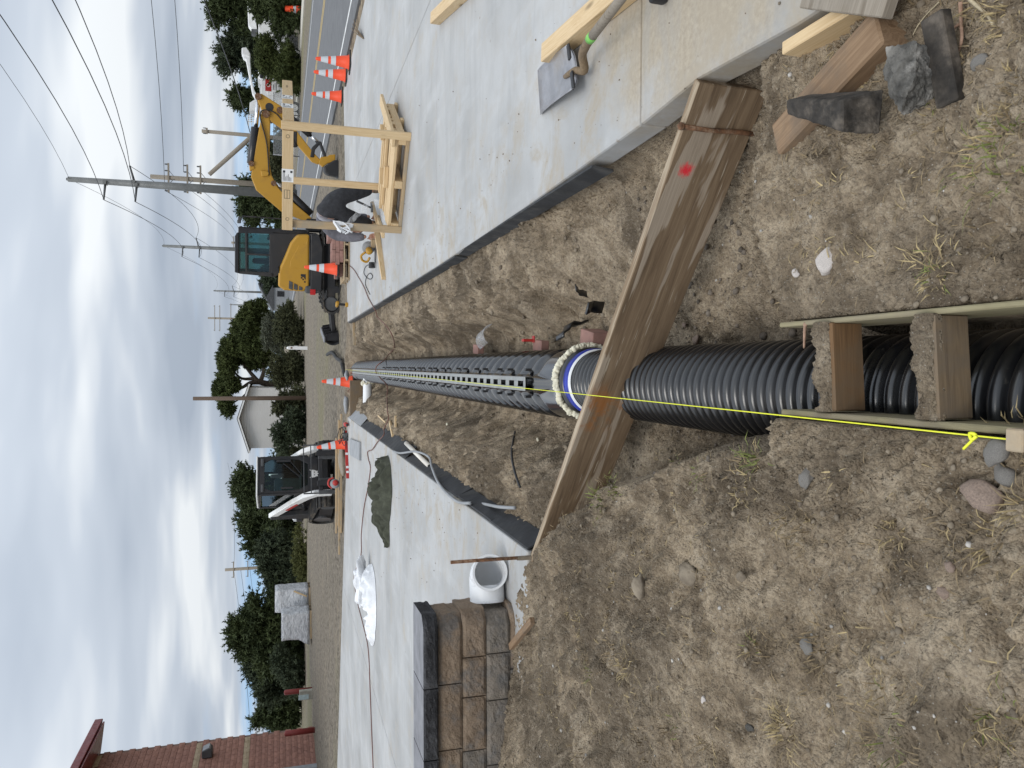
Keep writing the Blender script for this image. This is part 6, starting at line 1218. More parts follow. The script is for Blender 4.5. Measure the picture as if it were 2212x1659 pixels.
def build_trees():
    M_['bark'] = simple('bark', (0.07, 0.052, 0.038), 0.95, 0.3, 8, 1.0, 20)
    cyp = foliage_mat('foliage_cypress', (0.022, 0.033, 0.014), (0.085, 0.108, 0.042)); cyp2 = foliage_mat('foliage_cypress_grey', (0.026, 0.038, 0.024), (0.09, 0.112, 0.062)); pin = foliage_mat('foliage_pine', (0.026, 0.037, 0.012), (0.105, 0.128, 0.042)); bush = foliage_mat('foliage_bush', (0.028, 0.034, 0.018), (0.12, 0.125, 0.062)); sage = foliage_mat('foliage_sage', (0.05, 0.058, 0.04), (0.16, 0.17, 0.12))
    def at(iy, D): p = P(603, iy, D); return p.x, p.y
    def hz(ix, D): return 1.42 + (603 - ix) / FOC * D * 1.0
    def tr(label, iy0, iy1, top, D, k, n, leaf, seed, style, mat, z0=0.3, cone=.5, name='tree', cat='tree', group=None, depth=.8, bot=None):
        x, y = at((iy0 + iy1) / 2, D); w = (iy1 - iy0) / FOC * D; h = hz(top + (8 if style == 'cypress' else 0), D) * (.93 if style == 'cypress' else 1); zb = -0.1 if bot is None else hz(bot, D); t = tree(name, label, cat, (x, y, zb), auto_lobes(w, h - zb, z0, k, seed, cone, depth), n, leaf, seed, style, mat, [([(0, 0, 0), (.1, 0, h * .35), (0, .1, h * .75)], .05 * h ** .8)] if cat == 'tree' else None, group); return t
    g = 'cypress trees along the far side of the yard'
    tr('tall dark cypress directly behind the track loader', 985, 1135, 508, 56, 12, 1500, .42, 1, 'cypress', cyp, group=g, cone=.55); tr('ragged cypress left of the loader behind the parked car', 1080, 1200, 520, 60, 9, 900, .45, 2, 'cypress', cyp, group=g, cone=.4)
    tr('low rounded conifer between the loader and the wrapped pallets', 1150, 1285, 560, 52, 9, 1100, .36, 3, 'cypress', cyp2, group=g, cone=.35); tr('broad spiky cypress behind the wrapped pallets', 1285, 1440, 497, 50, 13, 1700, .42, 4, 'cypress', cyp, group=g, cone=.45); tr('drooping cypress left of the wrapped pallets', 1380, 1515, 530, 52, 10, 1200, .40, 5, 'cypress', cyp2, group=g, cone=.5); tr('small pointed conifer behind the red posts', 1505, 1590, 545, 54, 8, 700, .40, 6, 'cypress', cyp, group=g, cone=.75)
    tr('thick green shrub at the foot of the broad cypress', 1400, 1500, 600, 47, 5, 600, .3, 7, 'bush', cyp2, cat='shrub', name='shrub', cone=.2)
    # umbrella pine
    D = 64.0
    def pp(zx, zy): ix = (750 + zx / 2.765) / 1.8228; iy = (1100 + zy / 2.765) / 1.8228; p = P(ix, iy, D); return p.x, p.z
    x0, _ = pp(900, 1100); s = D / FOC / 2.765 / 1.8228; L = []
    for zx, zy, r in ((330, 1200, 75), (380, 1090, 70), (400, 1330, 60), (430, 1410, 45), (420, 960, 70), (400, 860, 70), (450, 760, 85), (520, 650, 85), (560, 540, 85), (640, 440, 80), (700, 360, 75), (780, 310, 55), (560, 820, 75), (640, 720, 90), (690, 600, 95), (720, 480, 85), (680, 860, 80), (760, 720, 90), (800, 850, 80), (820, 580, 80), (850, 450, 60), (480, 1150, 55)):
        a, z = pp(zx, zy); L.append((a - x0, random.Random(zx).uniform(-1.2, 1.2), z + .1, r * s * 1.3, r * s * 1.25, r * s * 1.0))
    br = lambda *q: [(pp(*k)[0] - x0, 0, pp(*k)[1] + .1) for k in q]
    tree('pine_tree', 'big umbrella shaped pine rising over the white house', 'tree', (x0, D, -.1), L, 5200, .34, 21, 'pine', pin, [(br((1000, 1170), (760, 1120), (690, 1060), (560, 900)), .30), (br((760, 1120), (650, 1130), (560, 1180), (430, 1230)), .22), (br((700, 1080), (560, 1080), (470, 1000)), .16), (br((650, 1130), (600, 1250), (460, 1350)), .12), (br((760, 1120), (800, 980), (780, 800)), .2)])
    b = 'bushes at the far edge of the yard'
    tr('tan green shrub right of the white marker post', 640, 745, 600, 50, 5, 700, .26, 31, 'bush', bush, cat='shrub', name='shrub', cone=.2, group=b, bot=656); tr('silvery shrub under the right flank of the umbrella pine', 660, 760, 575, 56, 6, 700, .26, 32, 'bush', sage, cat='shrub', name='shrub', cone=.3, group=b, bot=640); tr('brownish shrub left of the white marker post', 758, 850, 590, 49, 6, 800, .26, 33, 'bush', bush, cat='shrub', name='shrub', cone=.25, group=b, bot=656)
    tr('loose shrub in front of the white house right corner', 835, 905, 598, 47, 5, 600, .26, 34, 'bush', bush, cat='shrub', name='shrub', cone=.4, group=b, bot=660); tr('dark leafy shrub in front of the white house left corner', 890, 985, 596, 46, 6, 800, .26, 35, 'bush', cyp2, cat='shrub', name='shrub', cone=.35, group=b, bot=660); tr('low shrub behind the far traffic cone', 975, 1035, 615, 48, 4, 400, .24, 36, 'bush', bush, cat='shrub', name='shrub', cone=.2, group=b, bot=655)
    tr('ground hugging ice plant bank left of the parked car', 1150, 1265, 640, 44, 5, 500, .2, 37, 'bush', foliage_mat('foliage_ice', (.06, .07, .025), (.16, .165, .06)), cat='shrub', name='shrub', cone=.1, group=b, depth=.4, z0=0.05)
    # right of the road
    c = 'conifers beyond the utility trucks'
    tr('tall conifer above the truck boom at the frame edge', -30, 85, 462, 84, 11, 1300, .6, 41, 'cypress', cyp, group=c, cone=.3); tr('dense conifer above the middle of the truck boom', 60, 180, 478, 86, 11, 1300, .6, 42, 'cypress', cyp2, group=c, cone=.4); tr('conifer beyond the folded truck turret', 185, 262, 506, 88, 9, 800, .55, 43, 'cypress', cyp, group=c, cone=.5)
    tr('dark conifer seen under the excavator boom', 300, 400, 545, 120, 8, 800, .8, 44, 'cypress', cyp2, group=c, cone=.5); tr('dark tree row behind the excavator cab and boom', 385, 500, 520, 110, 10, 1200, .8, 45, 'cypress', cyp, group=c, cone=.3); tr('tree beside the excavator cab far down the road', 560, 640, 575, 150, 7, 600, .9, 46, 'bush', cyp2, group=c, cone=.3)
    tr('large rounded shrub at the frame edge beside the path', -30, 80, 553, 56, 8, 1500, .30, 51, 'bush', cyp, cat='shrub', name='shrub', cone=.15, group='shrubs along the roadside path', z0=.2); tr('rounded shrub hiding the front of the bucket truck', 88, 172, 566, 57, 8, 1500, .30, 52, 'bush', pin, cat='shrub', name='shrub', cone=.15, group='shrubs along the roadside path', z0=.2)
    tr('olive shrubs under the excavator boom beyond the road', 325, 420, 590, 95, 6, 600, .5, 53, 'bush', bush, cat='shrub', name='shrub', cone=.2, group='shrubs along the roadside path')
    # far vegetation that closes the horizon
    L = []; r = random.Random(77)
    for i in range(110): x = -260 + i * 5.2 + r.uniform(-2, 2); L.append((x, r.uniform(-15, 15), r.uniform(.6, 1.6), r.uniform(3, 6), 3, r.uniform(1.5, 3.2)))
    o = crown_mesh('distant_woodland', L, 6000, 1.6, 99, 'bush', foliage_mat('foliage_far', (.04, .05, .035), (.09, .105, .07)), None); o.location = (20, 240, -.5); tag(o, 'low distant woodland closing the horizon', 'woodland', kind='stuff')
def build_poles():
    M_['pole_steel'] = simple('pole_steel', (0.20, 0.205, 0.20), 0.6, .12, 1.5, .15, 8, metal=.3); M_['pole_wood'] = wood('pole_wood', (.33, .29, .235), (.22, .185, .145), .85, 20, False); M_['pole_brown'] = wood('pole_brown', (.16, .115, .085), (.09, .065, .05), .85, 20, False)
    ins = simple('insulator', (0.10, 0.105, 0.11), 0.35, .1, 4, 0)
    def top(ix, iy, D): return P(ix, iy, D)
    pts = {}
    def tpole(label, ix, iy, D, r0, r1, n, arms=True):
        t = top(ix, iy, D); o = T('utility_pole', label, 'utility pole', (t.x, t.y, -.2), 0, 'transmission poles along the road'); h = t.z + .2
        MB().cyl((0, 0, 0), (0, 0, h), r0, r1, n).build('shaft', M_['pole_steel'], o, smooth=True); MB().cyl((0, 0, h), (0, 0, h + .12), r1 * .6, r1 * .5).build('cap', M_['pole_steel'], o); A = [(0, h - .1)]
        k = h / 20.
        for z, dx in ((h - 3.0 * k, -1.65 * k), (h - 5.6 * k, -1.65 * k), (h - 5.4 * k, 1.6 * k)):
            s = 1 if dx > 0 else -1; MB().cyl((s * r1 * .9, 0, z), (dx, -.05, z + .12 * k + (.25 * k if s > 0 else 0)), .11 * k, .08 * k, 8).build('insulator', ins, o, smooth=True); A.append((dx, z + .12 * k + (.25 * k if s > 0 else 0)))
            MB().b2((s * r1 * .5 - .12, -.35, z - .12), (s * r1 * .5 + .12, .35, z + .12)).build('clamp', M_['pole_steel'], o)
        pts[label] = [Vector((t.x + a, t.y, b - .2)) for a, b in A]; return pts[label]
    a = tpole('nearest tall grey transmission pole rising above the excavator boom', 147, 387, 67, .42, .20, 20); b = tpole('second transmission pole seen above the excavator cab', 352, 531, 125, .36, .2, 14); c = tpole('third transmission pole beyond the excavator rear', 462, 628, 222, .35, .2, 10); d = tpole('fourth transmission pole above the umbrella pine flank', 498, 658, 300, .35, .2, 10)
    nearp = [Vector((p.x + 2.0, -14, p.z)) for p in a]
    def wires(name, label, spans, rad, sag):
        o = T(name, label, 'power line', spans[0][0])
        for p, q in spans:
            sg = sag * (q - p).length / 70; MB().tube([p.lerp(q, i / 18) - Vector((0, 0, 4 * sg * (i / 18) * (1 - i / 18))) for i in range(19)], rad if isinstance(rad, float) else rad, 4, cap=False).build('wire', M_['wire'], o, world=True)
    lb = ('thin shield wire strung from pole top to pole top', 'upper conductor on the left arms of the poles', 'lower conductor on the left arms of the poles', 'conductor on the right arms of the poles')
    for i in range(4): wires('power_line', lb[i], [(a[i], nearp[i]), (a[i], b[i]), (b[i], c[i]), (c[i], d[i])], .026 if i else .015, 2.4)
    # wooden distribution pole with crossarms behind the nearest steel pole
    t = top(325, 371, 72); o = T('utility_pole', 'wooden distribution pole with three crossarms beside the tall grey pole', 'utility pole', (t.x - .4, t.y, -.2), 0, 'wooden distribution poles'); h = t.z + .2; MB().cyl((0, 0, 0), (0, 0, h), .26, .19, 12).build('shaft', M_['pole_wood'], o, smooth=True); ca = []
    for z in (h - 1.45, h - 2.95, h - 4.0):
        board('crossarm', Vector((-1.25, -.2, z)), Vector((1.2, -.2, z + .02)), .12, .14, M_['pole_wood'], None).parent = o
        for x in (-1.15, -.6, .55, 1.1): MB().lathe([(.03, 0), (.07, .06), (.05, .14), (.07, .2), (.03, .24)], (x, -.2, z + .08), 8).build('insulator', ins, o, smooth=True); ca.append(Vector((t.x - .4 + x, t.y - .2, z + .12)))
        MB().beam((-.6, -.2, z), (0, -.15, z - .5), .03, .05).build('brace', M_['steel'], o); MB().beam((.6, -.2, z), (0, -.15, z - .5), .03, .05).build('brace', M_['steel'], o)
    p = P(452, 377, 72); q = P(600, 245, 72); st = T('strut_pole', 'leaning wooden brace pole propping the distribution pole', 'pole', (q.x, q.y, -.2)); MB().cyl(p, q, .18, .22, 12).build('shaft', M_['pole_wood'], st, world=True, smooth=True)
    def wpole(label, ix, iy, D, r, arms=(), mat='pole_wood', g='wooden distribution poles', base=-.2):
        t = P(ix, iy, D); o = T('utility_pole', label, 'utility pole', (t.x, t.y, base), 0, g); h = t.z - base; MB().cyl((0, 0, 0), (0, 0, h), r * 1.25, r, 10).build('shaft', M_[mat], o, smooth=True)
        for dz, w in arms:
            MB().box((0, -r, h - dz), (w, .12, .14)).build('crossarm', M_['pole_wood'], o)
            for x in (-w * .46, w * .46): MB().cyl((x, -r, h - dz + .06), (x, -r, h - dz + .3), .05, .03, 6).build('insulator', ins, o)
        return o, t
    wpole('slim wooden pole with service wires right of the strut', 436, 283, 70, .15, ((.4, .5),)); wpole('distant wooden pole with double crossarms beyond the cab', 500, 524, 150, .2, ((.4, 2.2), (2.2, 2.2))); wpole('short distant pole right of the conifers', 487, 196, 110, .14, ((1.6, 1.2),)); wpole('distant pole above the dark tree row', 484, 415, 140, .16); wpole('brown bare pole in front of the white house', 417, 861, 46, .105, (), 'pole_brown', None); wpole('distant pole with sloping arms left of the tall cypress', 486, 1231, 120, .22, ((1.2, 2.4), (3.2, 2.4), (5.4, 2.4)))
    wpole('far lattice topped pole behind the umbrella pine', 449, 687, 190, .22, ((1.5, 6.0), (2.6, 6.0), (5.0, 7.0))); wpole('far short pole right of the excavator bucket arm', 510, 440, 170, .2)
    q = P(492, 160, 60); nearq = Vector((18, -10, 9)); wires('power_line', 'thick dark service cable sloping down to the strut pole', [(P(540, 286, 70), Vector((21.5, 18, 9.6)))], .035, 1.2)
    wires('power_line', 'thin distribution wires running from the crossarms along the road', [(ca[1], Vector((ca[1].x + 30, 10, ca[1].z - 1))), (ca[6], Vector((ca[6].x + 32, 16, ca[6].z))), (ca[0], P(505, 530, 150)), (ca[5], P(512, 534, 150)), (ca[9], P(520, 540, 150)), (P(500, 524, 150), P(500, 640, 290))], .02, 1.5)
    wires('power_line', 'faint wires crossing the sky over the left cypresses', [(P(505, 1231, 120), P(545, 1640, 96)), (P(520, 1231, 120), P(558, 1640, 96)), (P(540, 1231, 120), P(572, 1640, 96)), (P(505, 1231, 120), P(492, 1000, 190)), (P(540, 1231, 120), P(512, 1000, 190))], .022, .6)
def build_house():
    D = 60.0; R_ = P(603, 838, D); Lf = P(603, 967, D); w = R_.x - Lf.x; x0 = Lf.x; he = 1.42 + (603 - 545) / FOC * D; hr = 1.42 + (603 - 526) / FOC * D
    sid = NT('siding'); v = sid.obj(); s = N(sid.t, 'ShaderNodeTexWave', wave_type='BANDS', bands_direction='Z', wave_profile='SAW'); sid.L(v, s.inputs[0]); s.inputs['Scale'].default_value = 1.6; sid.bump(s.outputs['Fac'], .8, .03); sid.set(sid.mix(sid.noise(v, .8, 4), (.60, .585, .56), (.70, .69, .67)), .6)
    h = T('white_house', 'small white sided house with low gable behind the shrubs', 'house', (x0, D, -.2)); wt = w / 2
    MB().prism([(0, 0), (w, 0), (w, he + .2), (w / 2, hr + .2), (0, he + .2)], (0, 4, 0), (1, 0, 0), (0, 0, 1), 8).build('wall', sid.m, h)
    for a, b, sx in ((-.3, w / 2, 1), (w + .3, w / 2, -1)):
        za = he + .2 - .3 * (hr - he) / (w / 2); rf = board('roof', Vector((a, 3.9, za + .12)), Vector((b, 3.9, hr + .33)), 8.8, .12, M_['dark_grey']); rf.parent = h
        MB().beam((a, -.45, za + .08), (b, -.45, hr + .28), .10, .2, (0, 1, 0)).build('barge_board', M_['white'], h)
    g = T('grey_house', 'distant grey shingled house beyond the excavator rear', 'house', (P(603, 615, 150).x, 150, -.2)); MB().prism([(-4, 0), (4, 0), (4, 3.0), (0, 5.0), (-4, 3.0)], (0, 4, 0), (1, 0, 0), (0, 0, 1), 8).build('wall', M_['grey'], g); MB().prism([(-4.5, 2.8), (0, 5.1), (4.5, 2.8), (4.5, 3.05), (0, 5.35), (-4.5, 3.05)], (0, 4, 0), (1, 0, 0), (0, 0, 1), 9).build('roof', M_['dark_grey'], g)
    for x in (-1.8, 1.6): MB().b2((x - .5, -.05, 1.2), (x + .5, 0.0, 2.4)).build('window', M_['black_gloss'], g)
    g = T('far_house', 'tiny pale house with white porch far down the road', 'house', (P(603, 645, 120).x, 120, -.2)); MB().b2((-1.5, 0, 0), (1.6, 5, 2.6)).build('wall', M_['grey'], g); MB().prism([(-1.9, 2.5), (0, 3.5), (2, 2.5)], (0, 2.5, 0), (1, 0, 0), (0, 0, 1), 5.6).build('roof', M_['dark_grey'], g); MB().b2((.3, -.06, .9), (1.1, -.01, 1.9)).build('window', M_['black_gloss'], g)
    p = P(662, 752, 43.2); k = T('marker_post', 'white square marker post standing before the shrubs', 'post', (p.x, p.y, -.1)); MB().b2((-.09, -.09, 0), (.09, .09, 1.02)).build('post', M_['white'], k, bev=.01); MB().lathe([(.10, 1.02), (.11, 1.06), (.05, 1.13), (.01, 1.14)], n=4).build('cap', M_['white'], k); MB().cyl((0, -.1, .88), (0, -.094, .88), .05).build('medallion', M_['rust'], k); MB().box((.1, 0, .66), (.03, .12, .18)).build('bracket', M_['white'], k)
def build_building():
    X0, Y1 = -16.75, 36.5; rd = NT('split_block_red'); p = rd.pos(); oi = N(rd.t, 'ShaderNodeObjectInfo'); c = rd.ramp(rd.noise(p, 5, 5, .65), [(.3, (.29, .14, .10)), (.7, (.42, .215, .16))]); c = rd.mix(rd.math('MULTIPLY', oi.outputs['Random'], .35), c, (.20, .10, .08)); rd.bump(rd.noise(p, 14, 5, .7), .9, .05); rd.set(c, .9)
    tn = NT('split_block_tan'); p = tn.pos(); tn.set(tn.ramp(tn.noise(p, 5, 5), [(.3, (.36, .27, .17)), (.7, (.47, .37, .25))]), .9); tn.bump(tn.noise(p, 14, 5, .7), .9, .05)
    mort = simple('mortar', (.23, .15, .12), .95, .1, 4)
    b = T('brick_building', 'red split block building corner with tan bands and red metal eave', 'building', (X0, Y1, -.1)); bl, bh = .5, .25
    MB().b2((-9, -17, 0), (-.02, 0, 8.95)).build('wall', mort, b)
    def blockmesh(nm, w, mat):
        m = MB(); nx, nz = 3, 2; r = random.Random(8); g = {}
        for i in range(nx + 1):
            for k in range(nz + 1): ins = 0 < i < nx and 0 < k < nz; g[i, k] = len(m.v); m.v.append((0.035 + (r.uniform(0, .025) if ins else r.uniform(-.012, .004)) - (.0 if ins else .012), -w / 2 + w * i / nx, -bh / 2 + .006 + (bh - .012) * k / nz))
        q = {}
        for i in (0, nx):
            for k in (0, nz): q[i, k] = len(m.v); m.v.append((-.05, -w / 2 + w * i / nx, -bh / 2 + .006 + (bh - .012) * k / nz))
        for i in range(nx):
            for k in range(nz): m.f.append((g[i, k], g[i + 1, k], g[i + 1, k + 1], g[i, k + 1]))
        m.f += [(g[0, nz], g[1, nz], g[2, nz], g[3, nz], q[3, nz] if False else q[nx, nz], q[0, nz]), (q[0, 0], q[nx, 0], g[3, 0], g[2, 0], g[1, 0], g[0, 0]), (g[0, 0], g[0, 1], g[0, 2], q[0, nz], q[0, 0]), (g[3, 2], g[3, 1], g[3, 0], q[nx, 0], q[nx, nz])]
        me = bpy.data.meshes.new(nm); me.from_pydata(m.v, [], m.f); me.update(); me.materials.append(mat); return me
    red, tan = blockmesh('block', bl - .012, rd.m), blockmesh('block', bl - .012, tn.m); rest = MB(); nparts = 0
    door = lambda y, z: -16 < y < -3.75 and z < 3.9
    for row in range(36):
        z = bh / 2 + row * bh; isT = row in (11, 19, 35)
        for k in range(0, 38):
            y = -bl / 2 - k * bl - (bl / 2 if row % 2 else 0) + bl / 2 * 0; 
            if y < -15 or door(y, z): continue
            vis = -y < 4.8 - (z / 9.0) * 3.4
            if vis and nparts < 298:
                o = link('block', tan if isT else red, None, b); o.location = (0, y, z); nparts += 1
            elif not isT: rest.b2((-.03, y - bl / 2 + .006, z - bh / 2 + .006), (.035, y + bl / 2 - .006, z + bh / 2 - .006))
    rb = rest.build('block_field', rd.m, b); rb['kind'] = 'stuff'
    MB().b2((-9, .0, 0), (-.05, .03, 8.95)).build('end_wall', rd.m, b)
    MB().b2((-.05, -3.95, 0), (.10, -3.62, 4.0)).build('door_jamb', M_['grey'], b, bev=.02); MB().b2((-.05, -16, 3.7), (.10, -3.95, 4.0)).build('door_head', M_['grey'], b, bev=.02); dr = MB().b2((-.06, -16, 0), (-.03, -3.95, 3.7)).build('roller_door', M_['white'], b)
    for k in range(7): MB().b2((-.03, -15.9, .5 * k + .46), (-.015, -4.0, .5 * k + .48)).build('door_rib', M_['grey'], dr)
    lm = T('wall_light', 'grey wall pack light fixed to the red block building', 'light', (X0 + .05, 34.9, 4.15)); MB().prism([(0, 0), (.0, .42), (.3, .42), (.42, .12), (.3, 0)], (0, 0, 0), (1, 0, 0), (0, 0, 1), .5).build('housing', M_['dark_grey'], lm, bev=.03); MB().prism([(.34, .05), (.44, .12), (.34, .38), (.31, .38)], (0, 0, 0), (1, 0, 0), (0, 0, 1), .44).build('lens', M_['grey'], lm)
    rm = simple('roof_red', (.20, .022, .022), .35, .1, 3, .05); MB().prism([(-9.5, 10.5), (1.25, 8.9), (1.25, 9.22), (-9.5, 10.9)], (0, -8.2, 0), (1, 0, 0), (0, 0, 1), 17.6).build('roof', rm, b, bev=.02); MB().prism([(-9, 10.2), (-.02, 8.96), (1.15, 8.82), (1.15, 8.88), (-9, 10.4)], (0, -8.2, 0), (1, 0, 0), (0, 0, 1), 17.4).build('soffit', rm, b)
    rp = paint('bollard_red', (.24, .035, .03), .45, (.2, .1, .08), .4)
    def boll(label, p, h, r): t = T('bollard', label, 'bollard', p, 0, 'red bollards by the block building'); MB().lathe([(r, 0), (r, h - .06), (r * .8, h - .015), (r * .3, h), (0.001, h)], n=18).build('post', rp, t, smooth=True); return t
    q = G(672, 1608, -.1); boll('red bollard standing against the block building wall', (-15.9, 34.3, -.1), 1.3, .12); q = G(668, 1541, -.1); boll('red bollard with a pale meter box beside the block building', (-15.3, 37.2, -.1), 1.3, .12)
    t = T('meter_box', 'pale meter pedestal attached in front of the red bollard', 'utility box', (-15.4, 36.9, -.1)); MB().b2((-.2, -.1, 0), (.25, .1, .62)).build('cabinet', simple('box_tan', (.42, .40, .33), .7), t, bev=.02); MB().b2((-.16, -.12, .2), (.06, -.1, .66)).build('notice', simple('notice', (.55, .68, .68), .5), t)
    # shrink-wrapped pallets
    fm_ = NT('shrink_wrap'); v_ = fm_.obj(); nz_ = fm_.noise(fm_.map(v_, (2.2, 2.2, 6.5)), 1.6, 6, .7, 1.2); fm_.bump(nz_, .8, .12); film = fm_.set(fm_.ramp(nz_, [(.36, (.42, .44, .47)), (.5, (.66, .68, .71)), (.62, (.84, .86, .88))]), .2, 0, .6)
    def wrapped(label, iy0, iy1, D, ztop, seed, ribbed):
        xa = P(603, iy1, D).x; xb = P(603, iy0, D).x; w = xb - xa; t = T('wrapped_pallet', label, 'pallet', ((xa + xb) / 2, D, -.1), 0, 'plastic wrapped pallets at the yard edge')
        bm = bmesh.new(); bmesh.ops.create_cube(bm, size=1); bmesh.ops.subdivide_edges(bm, edges=bm.edges[:], cuts=9, use_grid_fill=True); r = random.Random(seed)
        for v in bm.verts:
            f = (v.co.z + .5); n = float(fbm(np.array([v.co.x * 5 + seed]), np.array([v.co.z * 5 + v.co.y * 3]), 3, 4)[0]); rb_ = .03 * math.sin(f * 42) if ribbed and f > .5 else 0
            v.co.x *= w * (1 - .06 * f) * (1 + .06 * n + rb_); v.co.y *= 1.1 * (1 + .06 * n + rb_); v.co.z = .12 + (ztop - .12) * f
            if not ribbed and f < .35 and v.co.x < 0: v.co.x -= (.35 - f) * 1.0 * (1 + n)
        me = bpy.data.meshes.new('wrap'); bm.to_mesh(me); bm.free(); me.shade_smooth(); link('wrap', me, film, t)
        for y in (-.5, 0, .5): MB().b2((-w / 2, y - .05, 0), (w / 2, y + .05, .11)).build('skid', M_['pine_dull'], t)
        if ribbed: MB().beam((w * .15, -.62, .2), (w * .42, -.62, .82), .07, .03, (0, 1, 0)).build('brace', M_['pine'], t); MB().box((-w * .3, -.6, .5), (.07, .03, .75)).build('brace', M_['pine'], t)
    wrapped('tall ribbed stack of wrapped goods on the right pallet', 1268, 1317, 40, 1.72, 1, True); wrapped('loosely draped wrapped pallet with trailing plastic', 1318, 1378, 38.5, 1.42, 2, False)
    # parked car behind the loader
    V = T('parked_car', 'white and dark parked car half hidden behind the loader', 'car', (-7.0, 45.5, -.12), R(-20)); 
    MB().prism([(-2.2, .35), (2.2, .35), (2.25, .75), (1.9, .88), (1.0, .95), (.45, 1.42), (-1.3, 1.45), (-1.9, .98), (-2.25, .9)], (0, 0, 0), (0, -1, 0), (0, 0, 1), 1.75).build('body', M_['white'], V, bev=.08, seg=3); MB().add([(-.75, -.98, .97), (.75, -.98, .97), (.65, -.5, 1.40), (-.65, -.5, 1.40)], [(0, 1, 2, 3)]).build('windscreen', M_['black_gloss'], V)
    MB().b2((-.86, -2.28, .3), (.86, -2.15, .62)).build('bumper', M_['black'], V, bev=.03)
    for x in (-.82, .82):
        for y in (-1.4, 1.4): wv = MB().cyl((x - .1, y, .32), (x + .1, y, .32), .33, n=18).build('wheel', M_['rubber'], V); MB().cyl((x - .105, y, .32), (x + .105, y, .32), .18, n=14).build('rim', M_['steel'], wv)
        MB().box((x * .8, -2.26, .72), (.3, .04, .14)).build('headlight', M_['reflective'], V)
def build_trucks():
    U = lambda zx, zy: ((750 + zx / 3.16) / 1.8228, zy / 3.16 / 1.8228)
    D = 62.0; O = P(603, 190, D)
    def loc(zx, zy): p = P(*U(zx, zy), D); return p.x - O.x, p.z + .15
    t = T('bucket_truck', 'white utility bucket truck with folded boom across the road', 'truck', (O.x, D, -.15)); ux, uz = (1, 0, 0), (0, 0, 1)
    def pr(nm, pts, y, th, mat, bev=.03): return MB().prism([loc(*p) for p in pts], (0, y, 0), ux, uz, th).build(nm, M_[mat], t, bev=bev)
    pr('cab', [(850, 690), (845, 1020), (880, 1050), (1180, 1060), (1230, 1040), (1230, 560), (1010, 540), (940, 660)], 0, 2.0, 'white', .08); pr('side_window', [(868, 960), (868, 1030), (935, 1040), (935, 955)], -1.01, .03, 'black_gloss', .0); pr('side_window', [(868, 720), (865, 940), (935, 940), (940, 690)], -1.01, .03, 'black_gloss', .0)
    pr('service_body', [(880, 1065), (880, 1280), (1240, 1280), (1240, 1065)], 0, 2.2, 'white'); pr('tool_locker', [(960, 1080), (960, 1250), (1150, 1250), (1150, 1080)], -1.12, .06, 'white', .01); pr('rear_deck', [(1130, 1285), (1130, 1560), (1240, 1560), (1240, 1285)], 0, 2.1, 'white')
    for zy in (720, 965, 1390, 1480):
        c = loc(1225, zy)
        for s in (-.95, .95): w = MB().cyl((c[0], s - .15, .45), (c[0], s + .15, .45), .46, n=20).build('wheel', M_['rubber'], t); MB().cyl((c[0], s - .16, .45), (c[0], s + .16, .45), .25, n=16).build('rim', M_['white'], w)
    pr('turret', [(820, 1250), (740, 1300), (735, 1400), (900, 1400), (900, 1250)], 0, .9, 'white'); pr('boom', [(835, 1285), (770, 1180), (690, 760), (655, 740), (650, 690), (700, 680), (740, 730), (755, 950), (795, 1140), (850, 1240)], -.1, .5, 'white', .05); pr('boom_tip', [(640, 620), (700, 615), (745, 690), (740, 740), (640, 700)], -.1, .7, 'white', .05); pr('boom_lower', [(870, 1230), (890, 1240), (850, 700), (830, 700)], .4, .25, 'white')
    for zy in (1465, 1490, 1515, 1545): a, b = loc(722, zy), loc(830, zy); MB().beam((a[0], -.6, a[1]), (b[0], -.6, b[1]), .06, .06, (0, 1, 0)).build('platform_rail', M_['white'], t)
    for zx in (722, 760, 800, 830):
        a, b = loc(zx, 1462), loc(zx, 1548)
        for y in (-.6, .3): MB().beam((a[0], y, a[1]), (b[0], y, b[1]), .06, .06).build('platform_rail', M_['white'], t)
    a = loc(765, 940); MB().b2((a[0] - .55, -.9, 2.2), (a[0] - .4, .9, 3.1)).build('head_board', M_['white'], t)
    O2 = P(603, 40, 66); t2 = T('crane_truck', 'second white truck with boom partly cut off by the frame', 'truck', (O2.x, 66, -.15)); q = lambda zx, zy: ((P(*U(zx, zy), 66).x - O2.x), P(*U(zx, zy), 66).z + .15)
    MB().prism([q(*p) for p in ((705, -60), (720, 330), (790, 420), (830, 380), (770, 0), (765, -60))], (0, 0, 0), ux, uz, .6).build('boom', M_['white'], t2, bev=.05); MB().prism([q(*p) for p in ((850, 380), (850, 640), (920, 640), (1200, 620), (1200, -50), (900, -50))], (0, 0, 0), ux, uz, 2.2).build('body', M_['white'], t2, bev=.05); MB().prism([q(*p) for p in ((760, 395), (760, 450), (810, 470), (850, 400))], (0, -.3, 0), ux, uz, .5).build('winch', M_['dark_grey'], t2)
    for zy in (60, 560): c = q(1200, zy); MB().cyl((c[0], -1.1, .45), (c[0], 1.1, .45), .46, n=18).build('wheel', M_['rubber'], t2)
    # chain-link fence with sign
    fx0, fx1, fy = P(603, 330, 58).x, P(603, -30, 58).x, 58.6; f = T('chain_link_fence', 'galvanised chain link fence in front of the utility trucks', 'fence', (fx0, fy, -.1)); L = fx1 - fx0
    n = int(L / 2.4)
    for i in range(n + 1): MB().cyl((i * L / n, 0, 0), (i * L / n, 0, 1.95), .035, n=8).build('fence_post', M_['steel'], f, smooth=True)
    for z in (.06, 1.9): MB().cyl((0, 0, z), (L, 0, z), .02, n=6).build('fence_rail', M_['steel'], f)
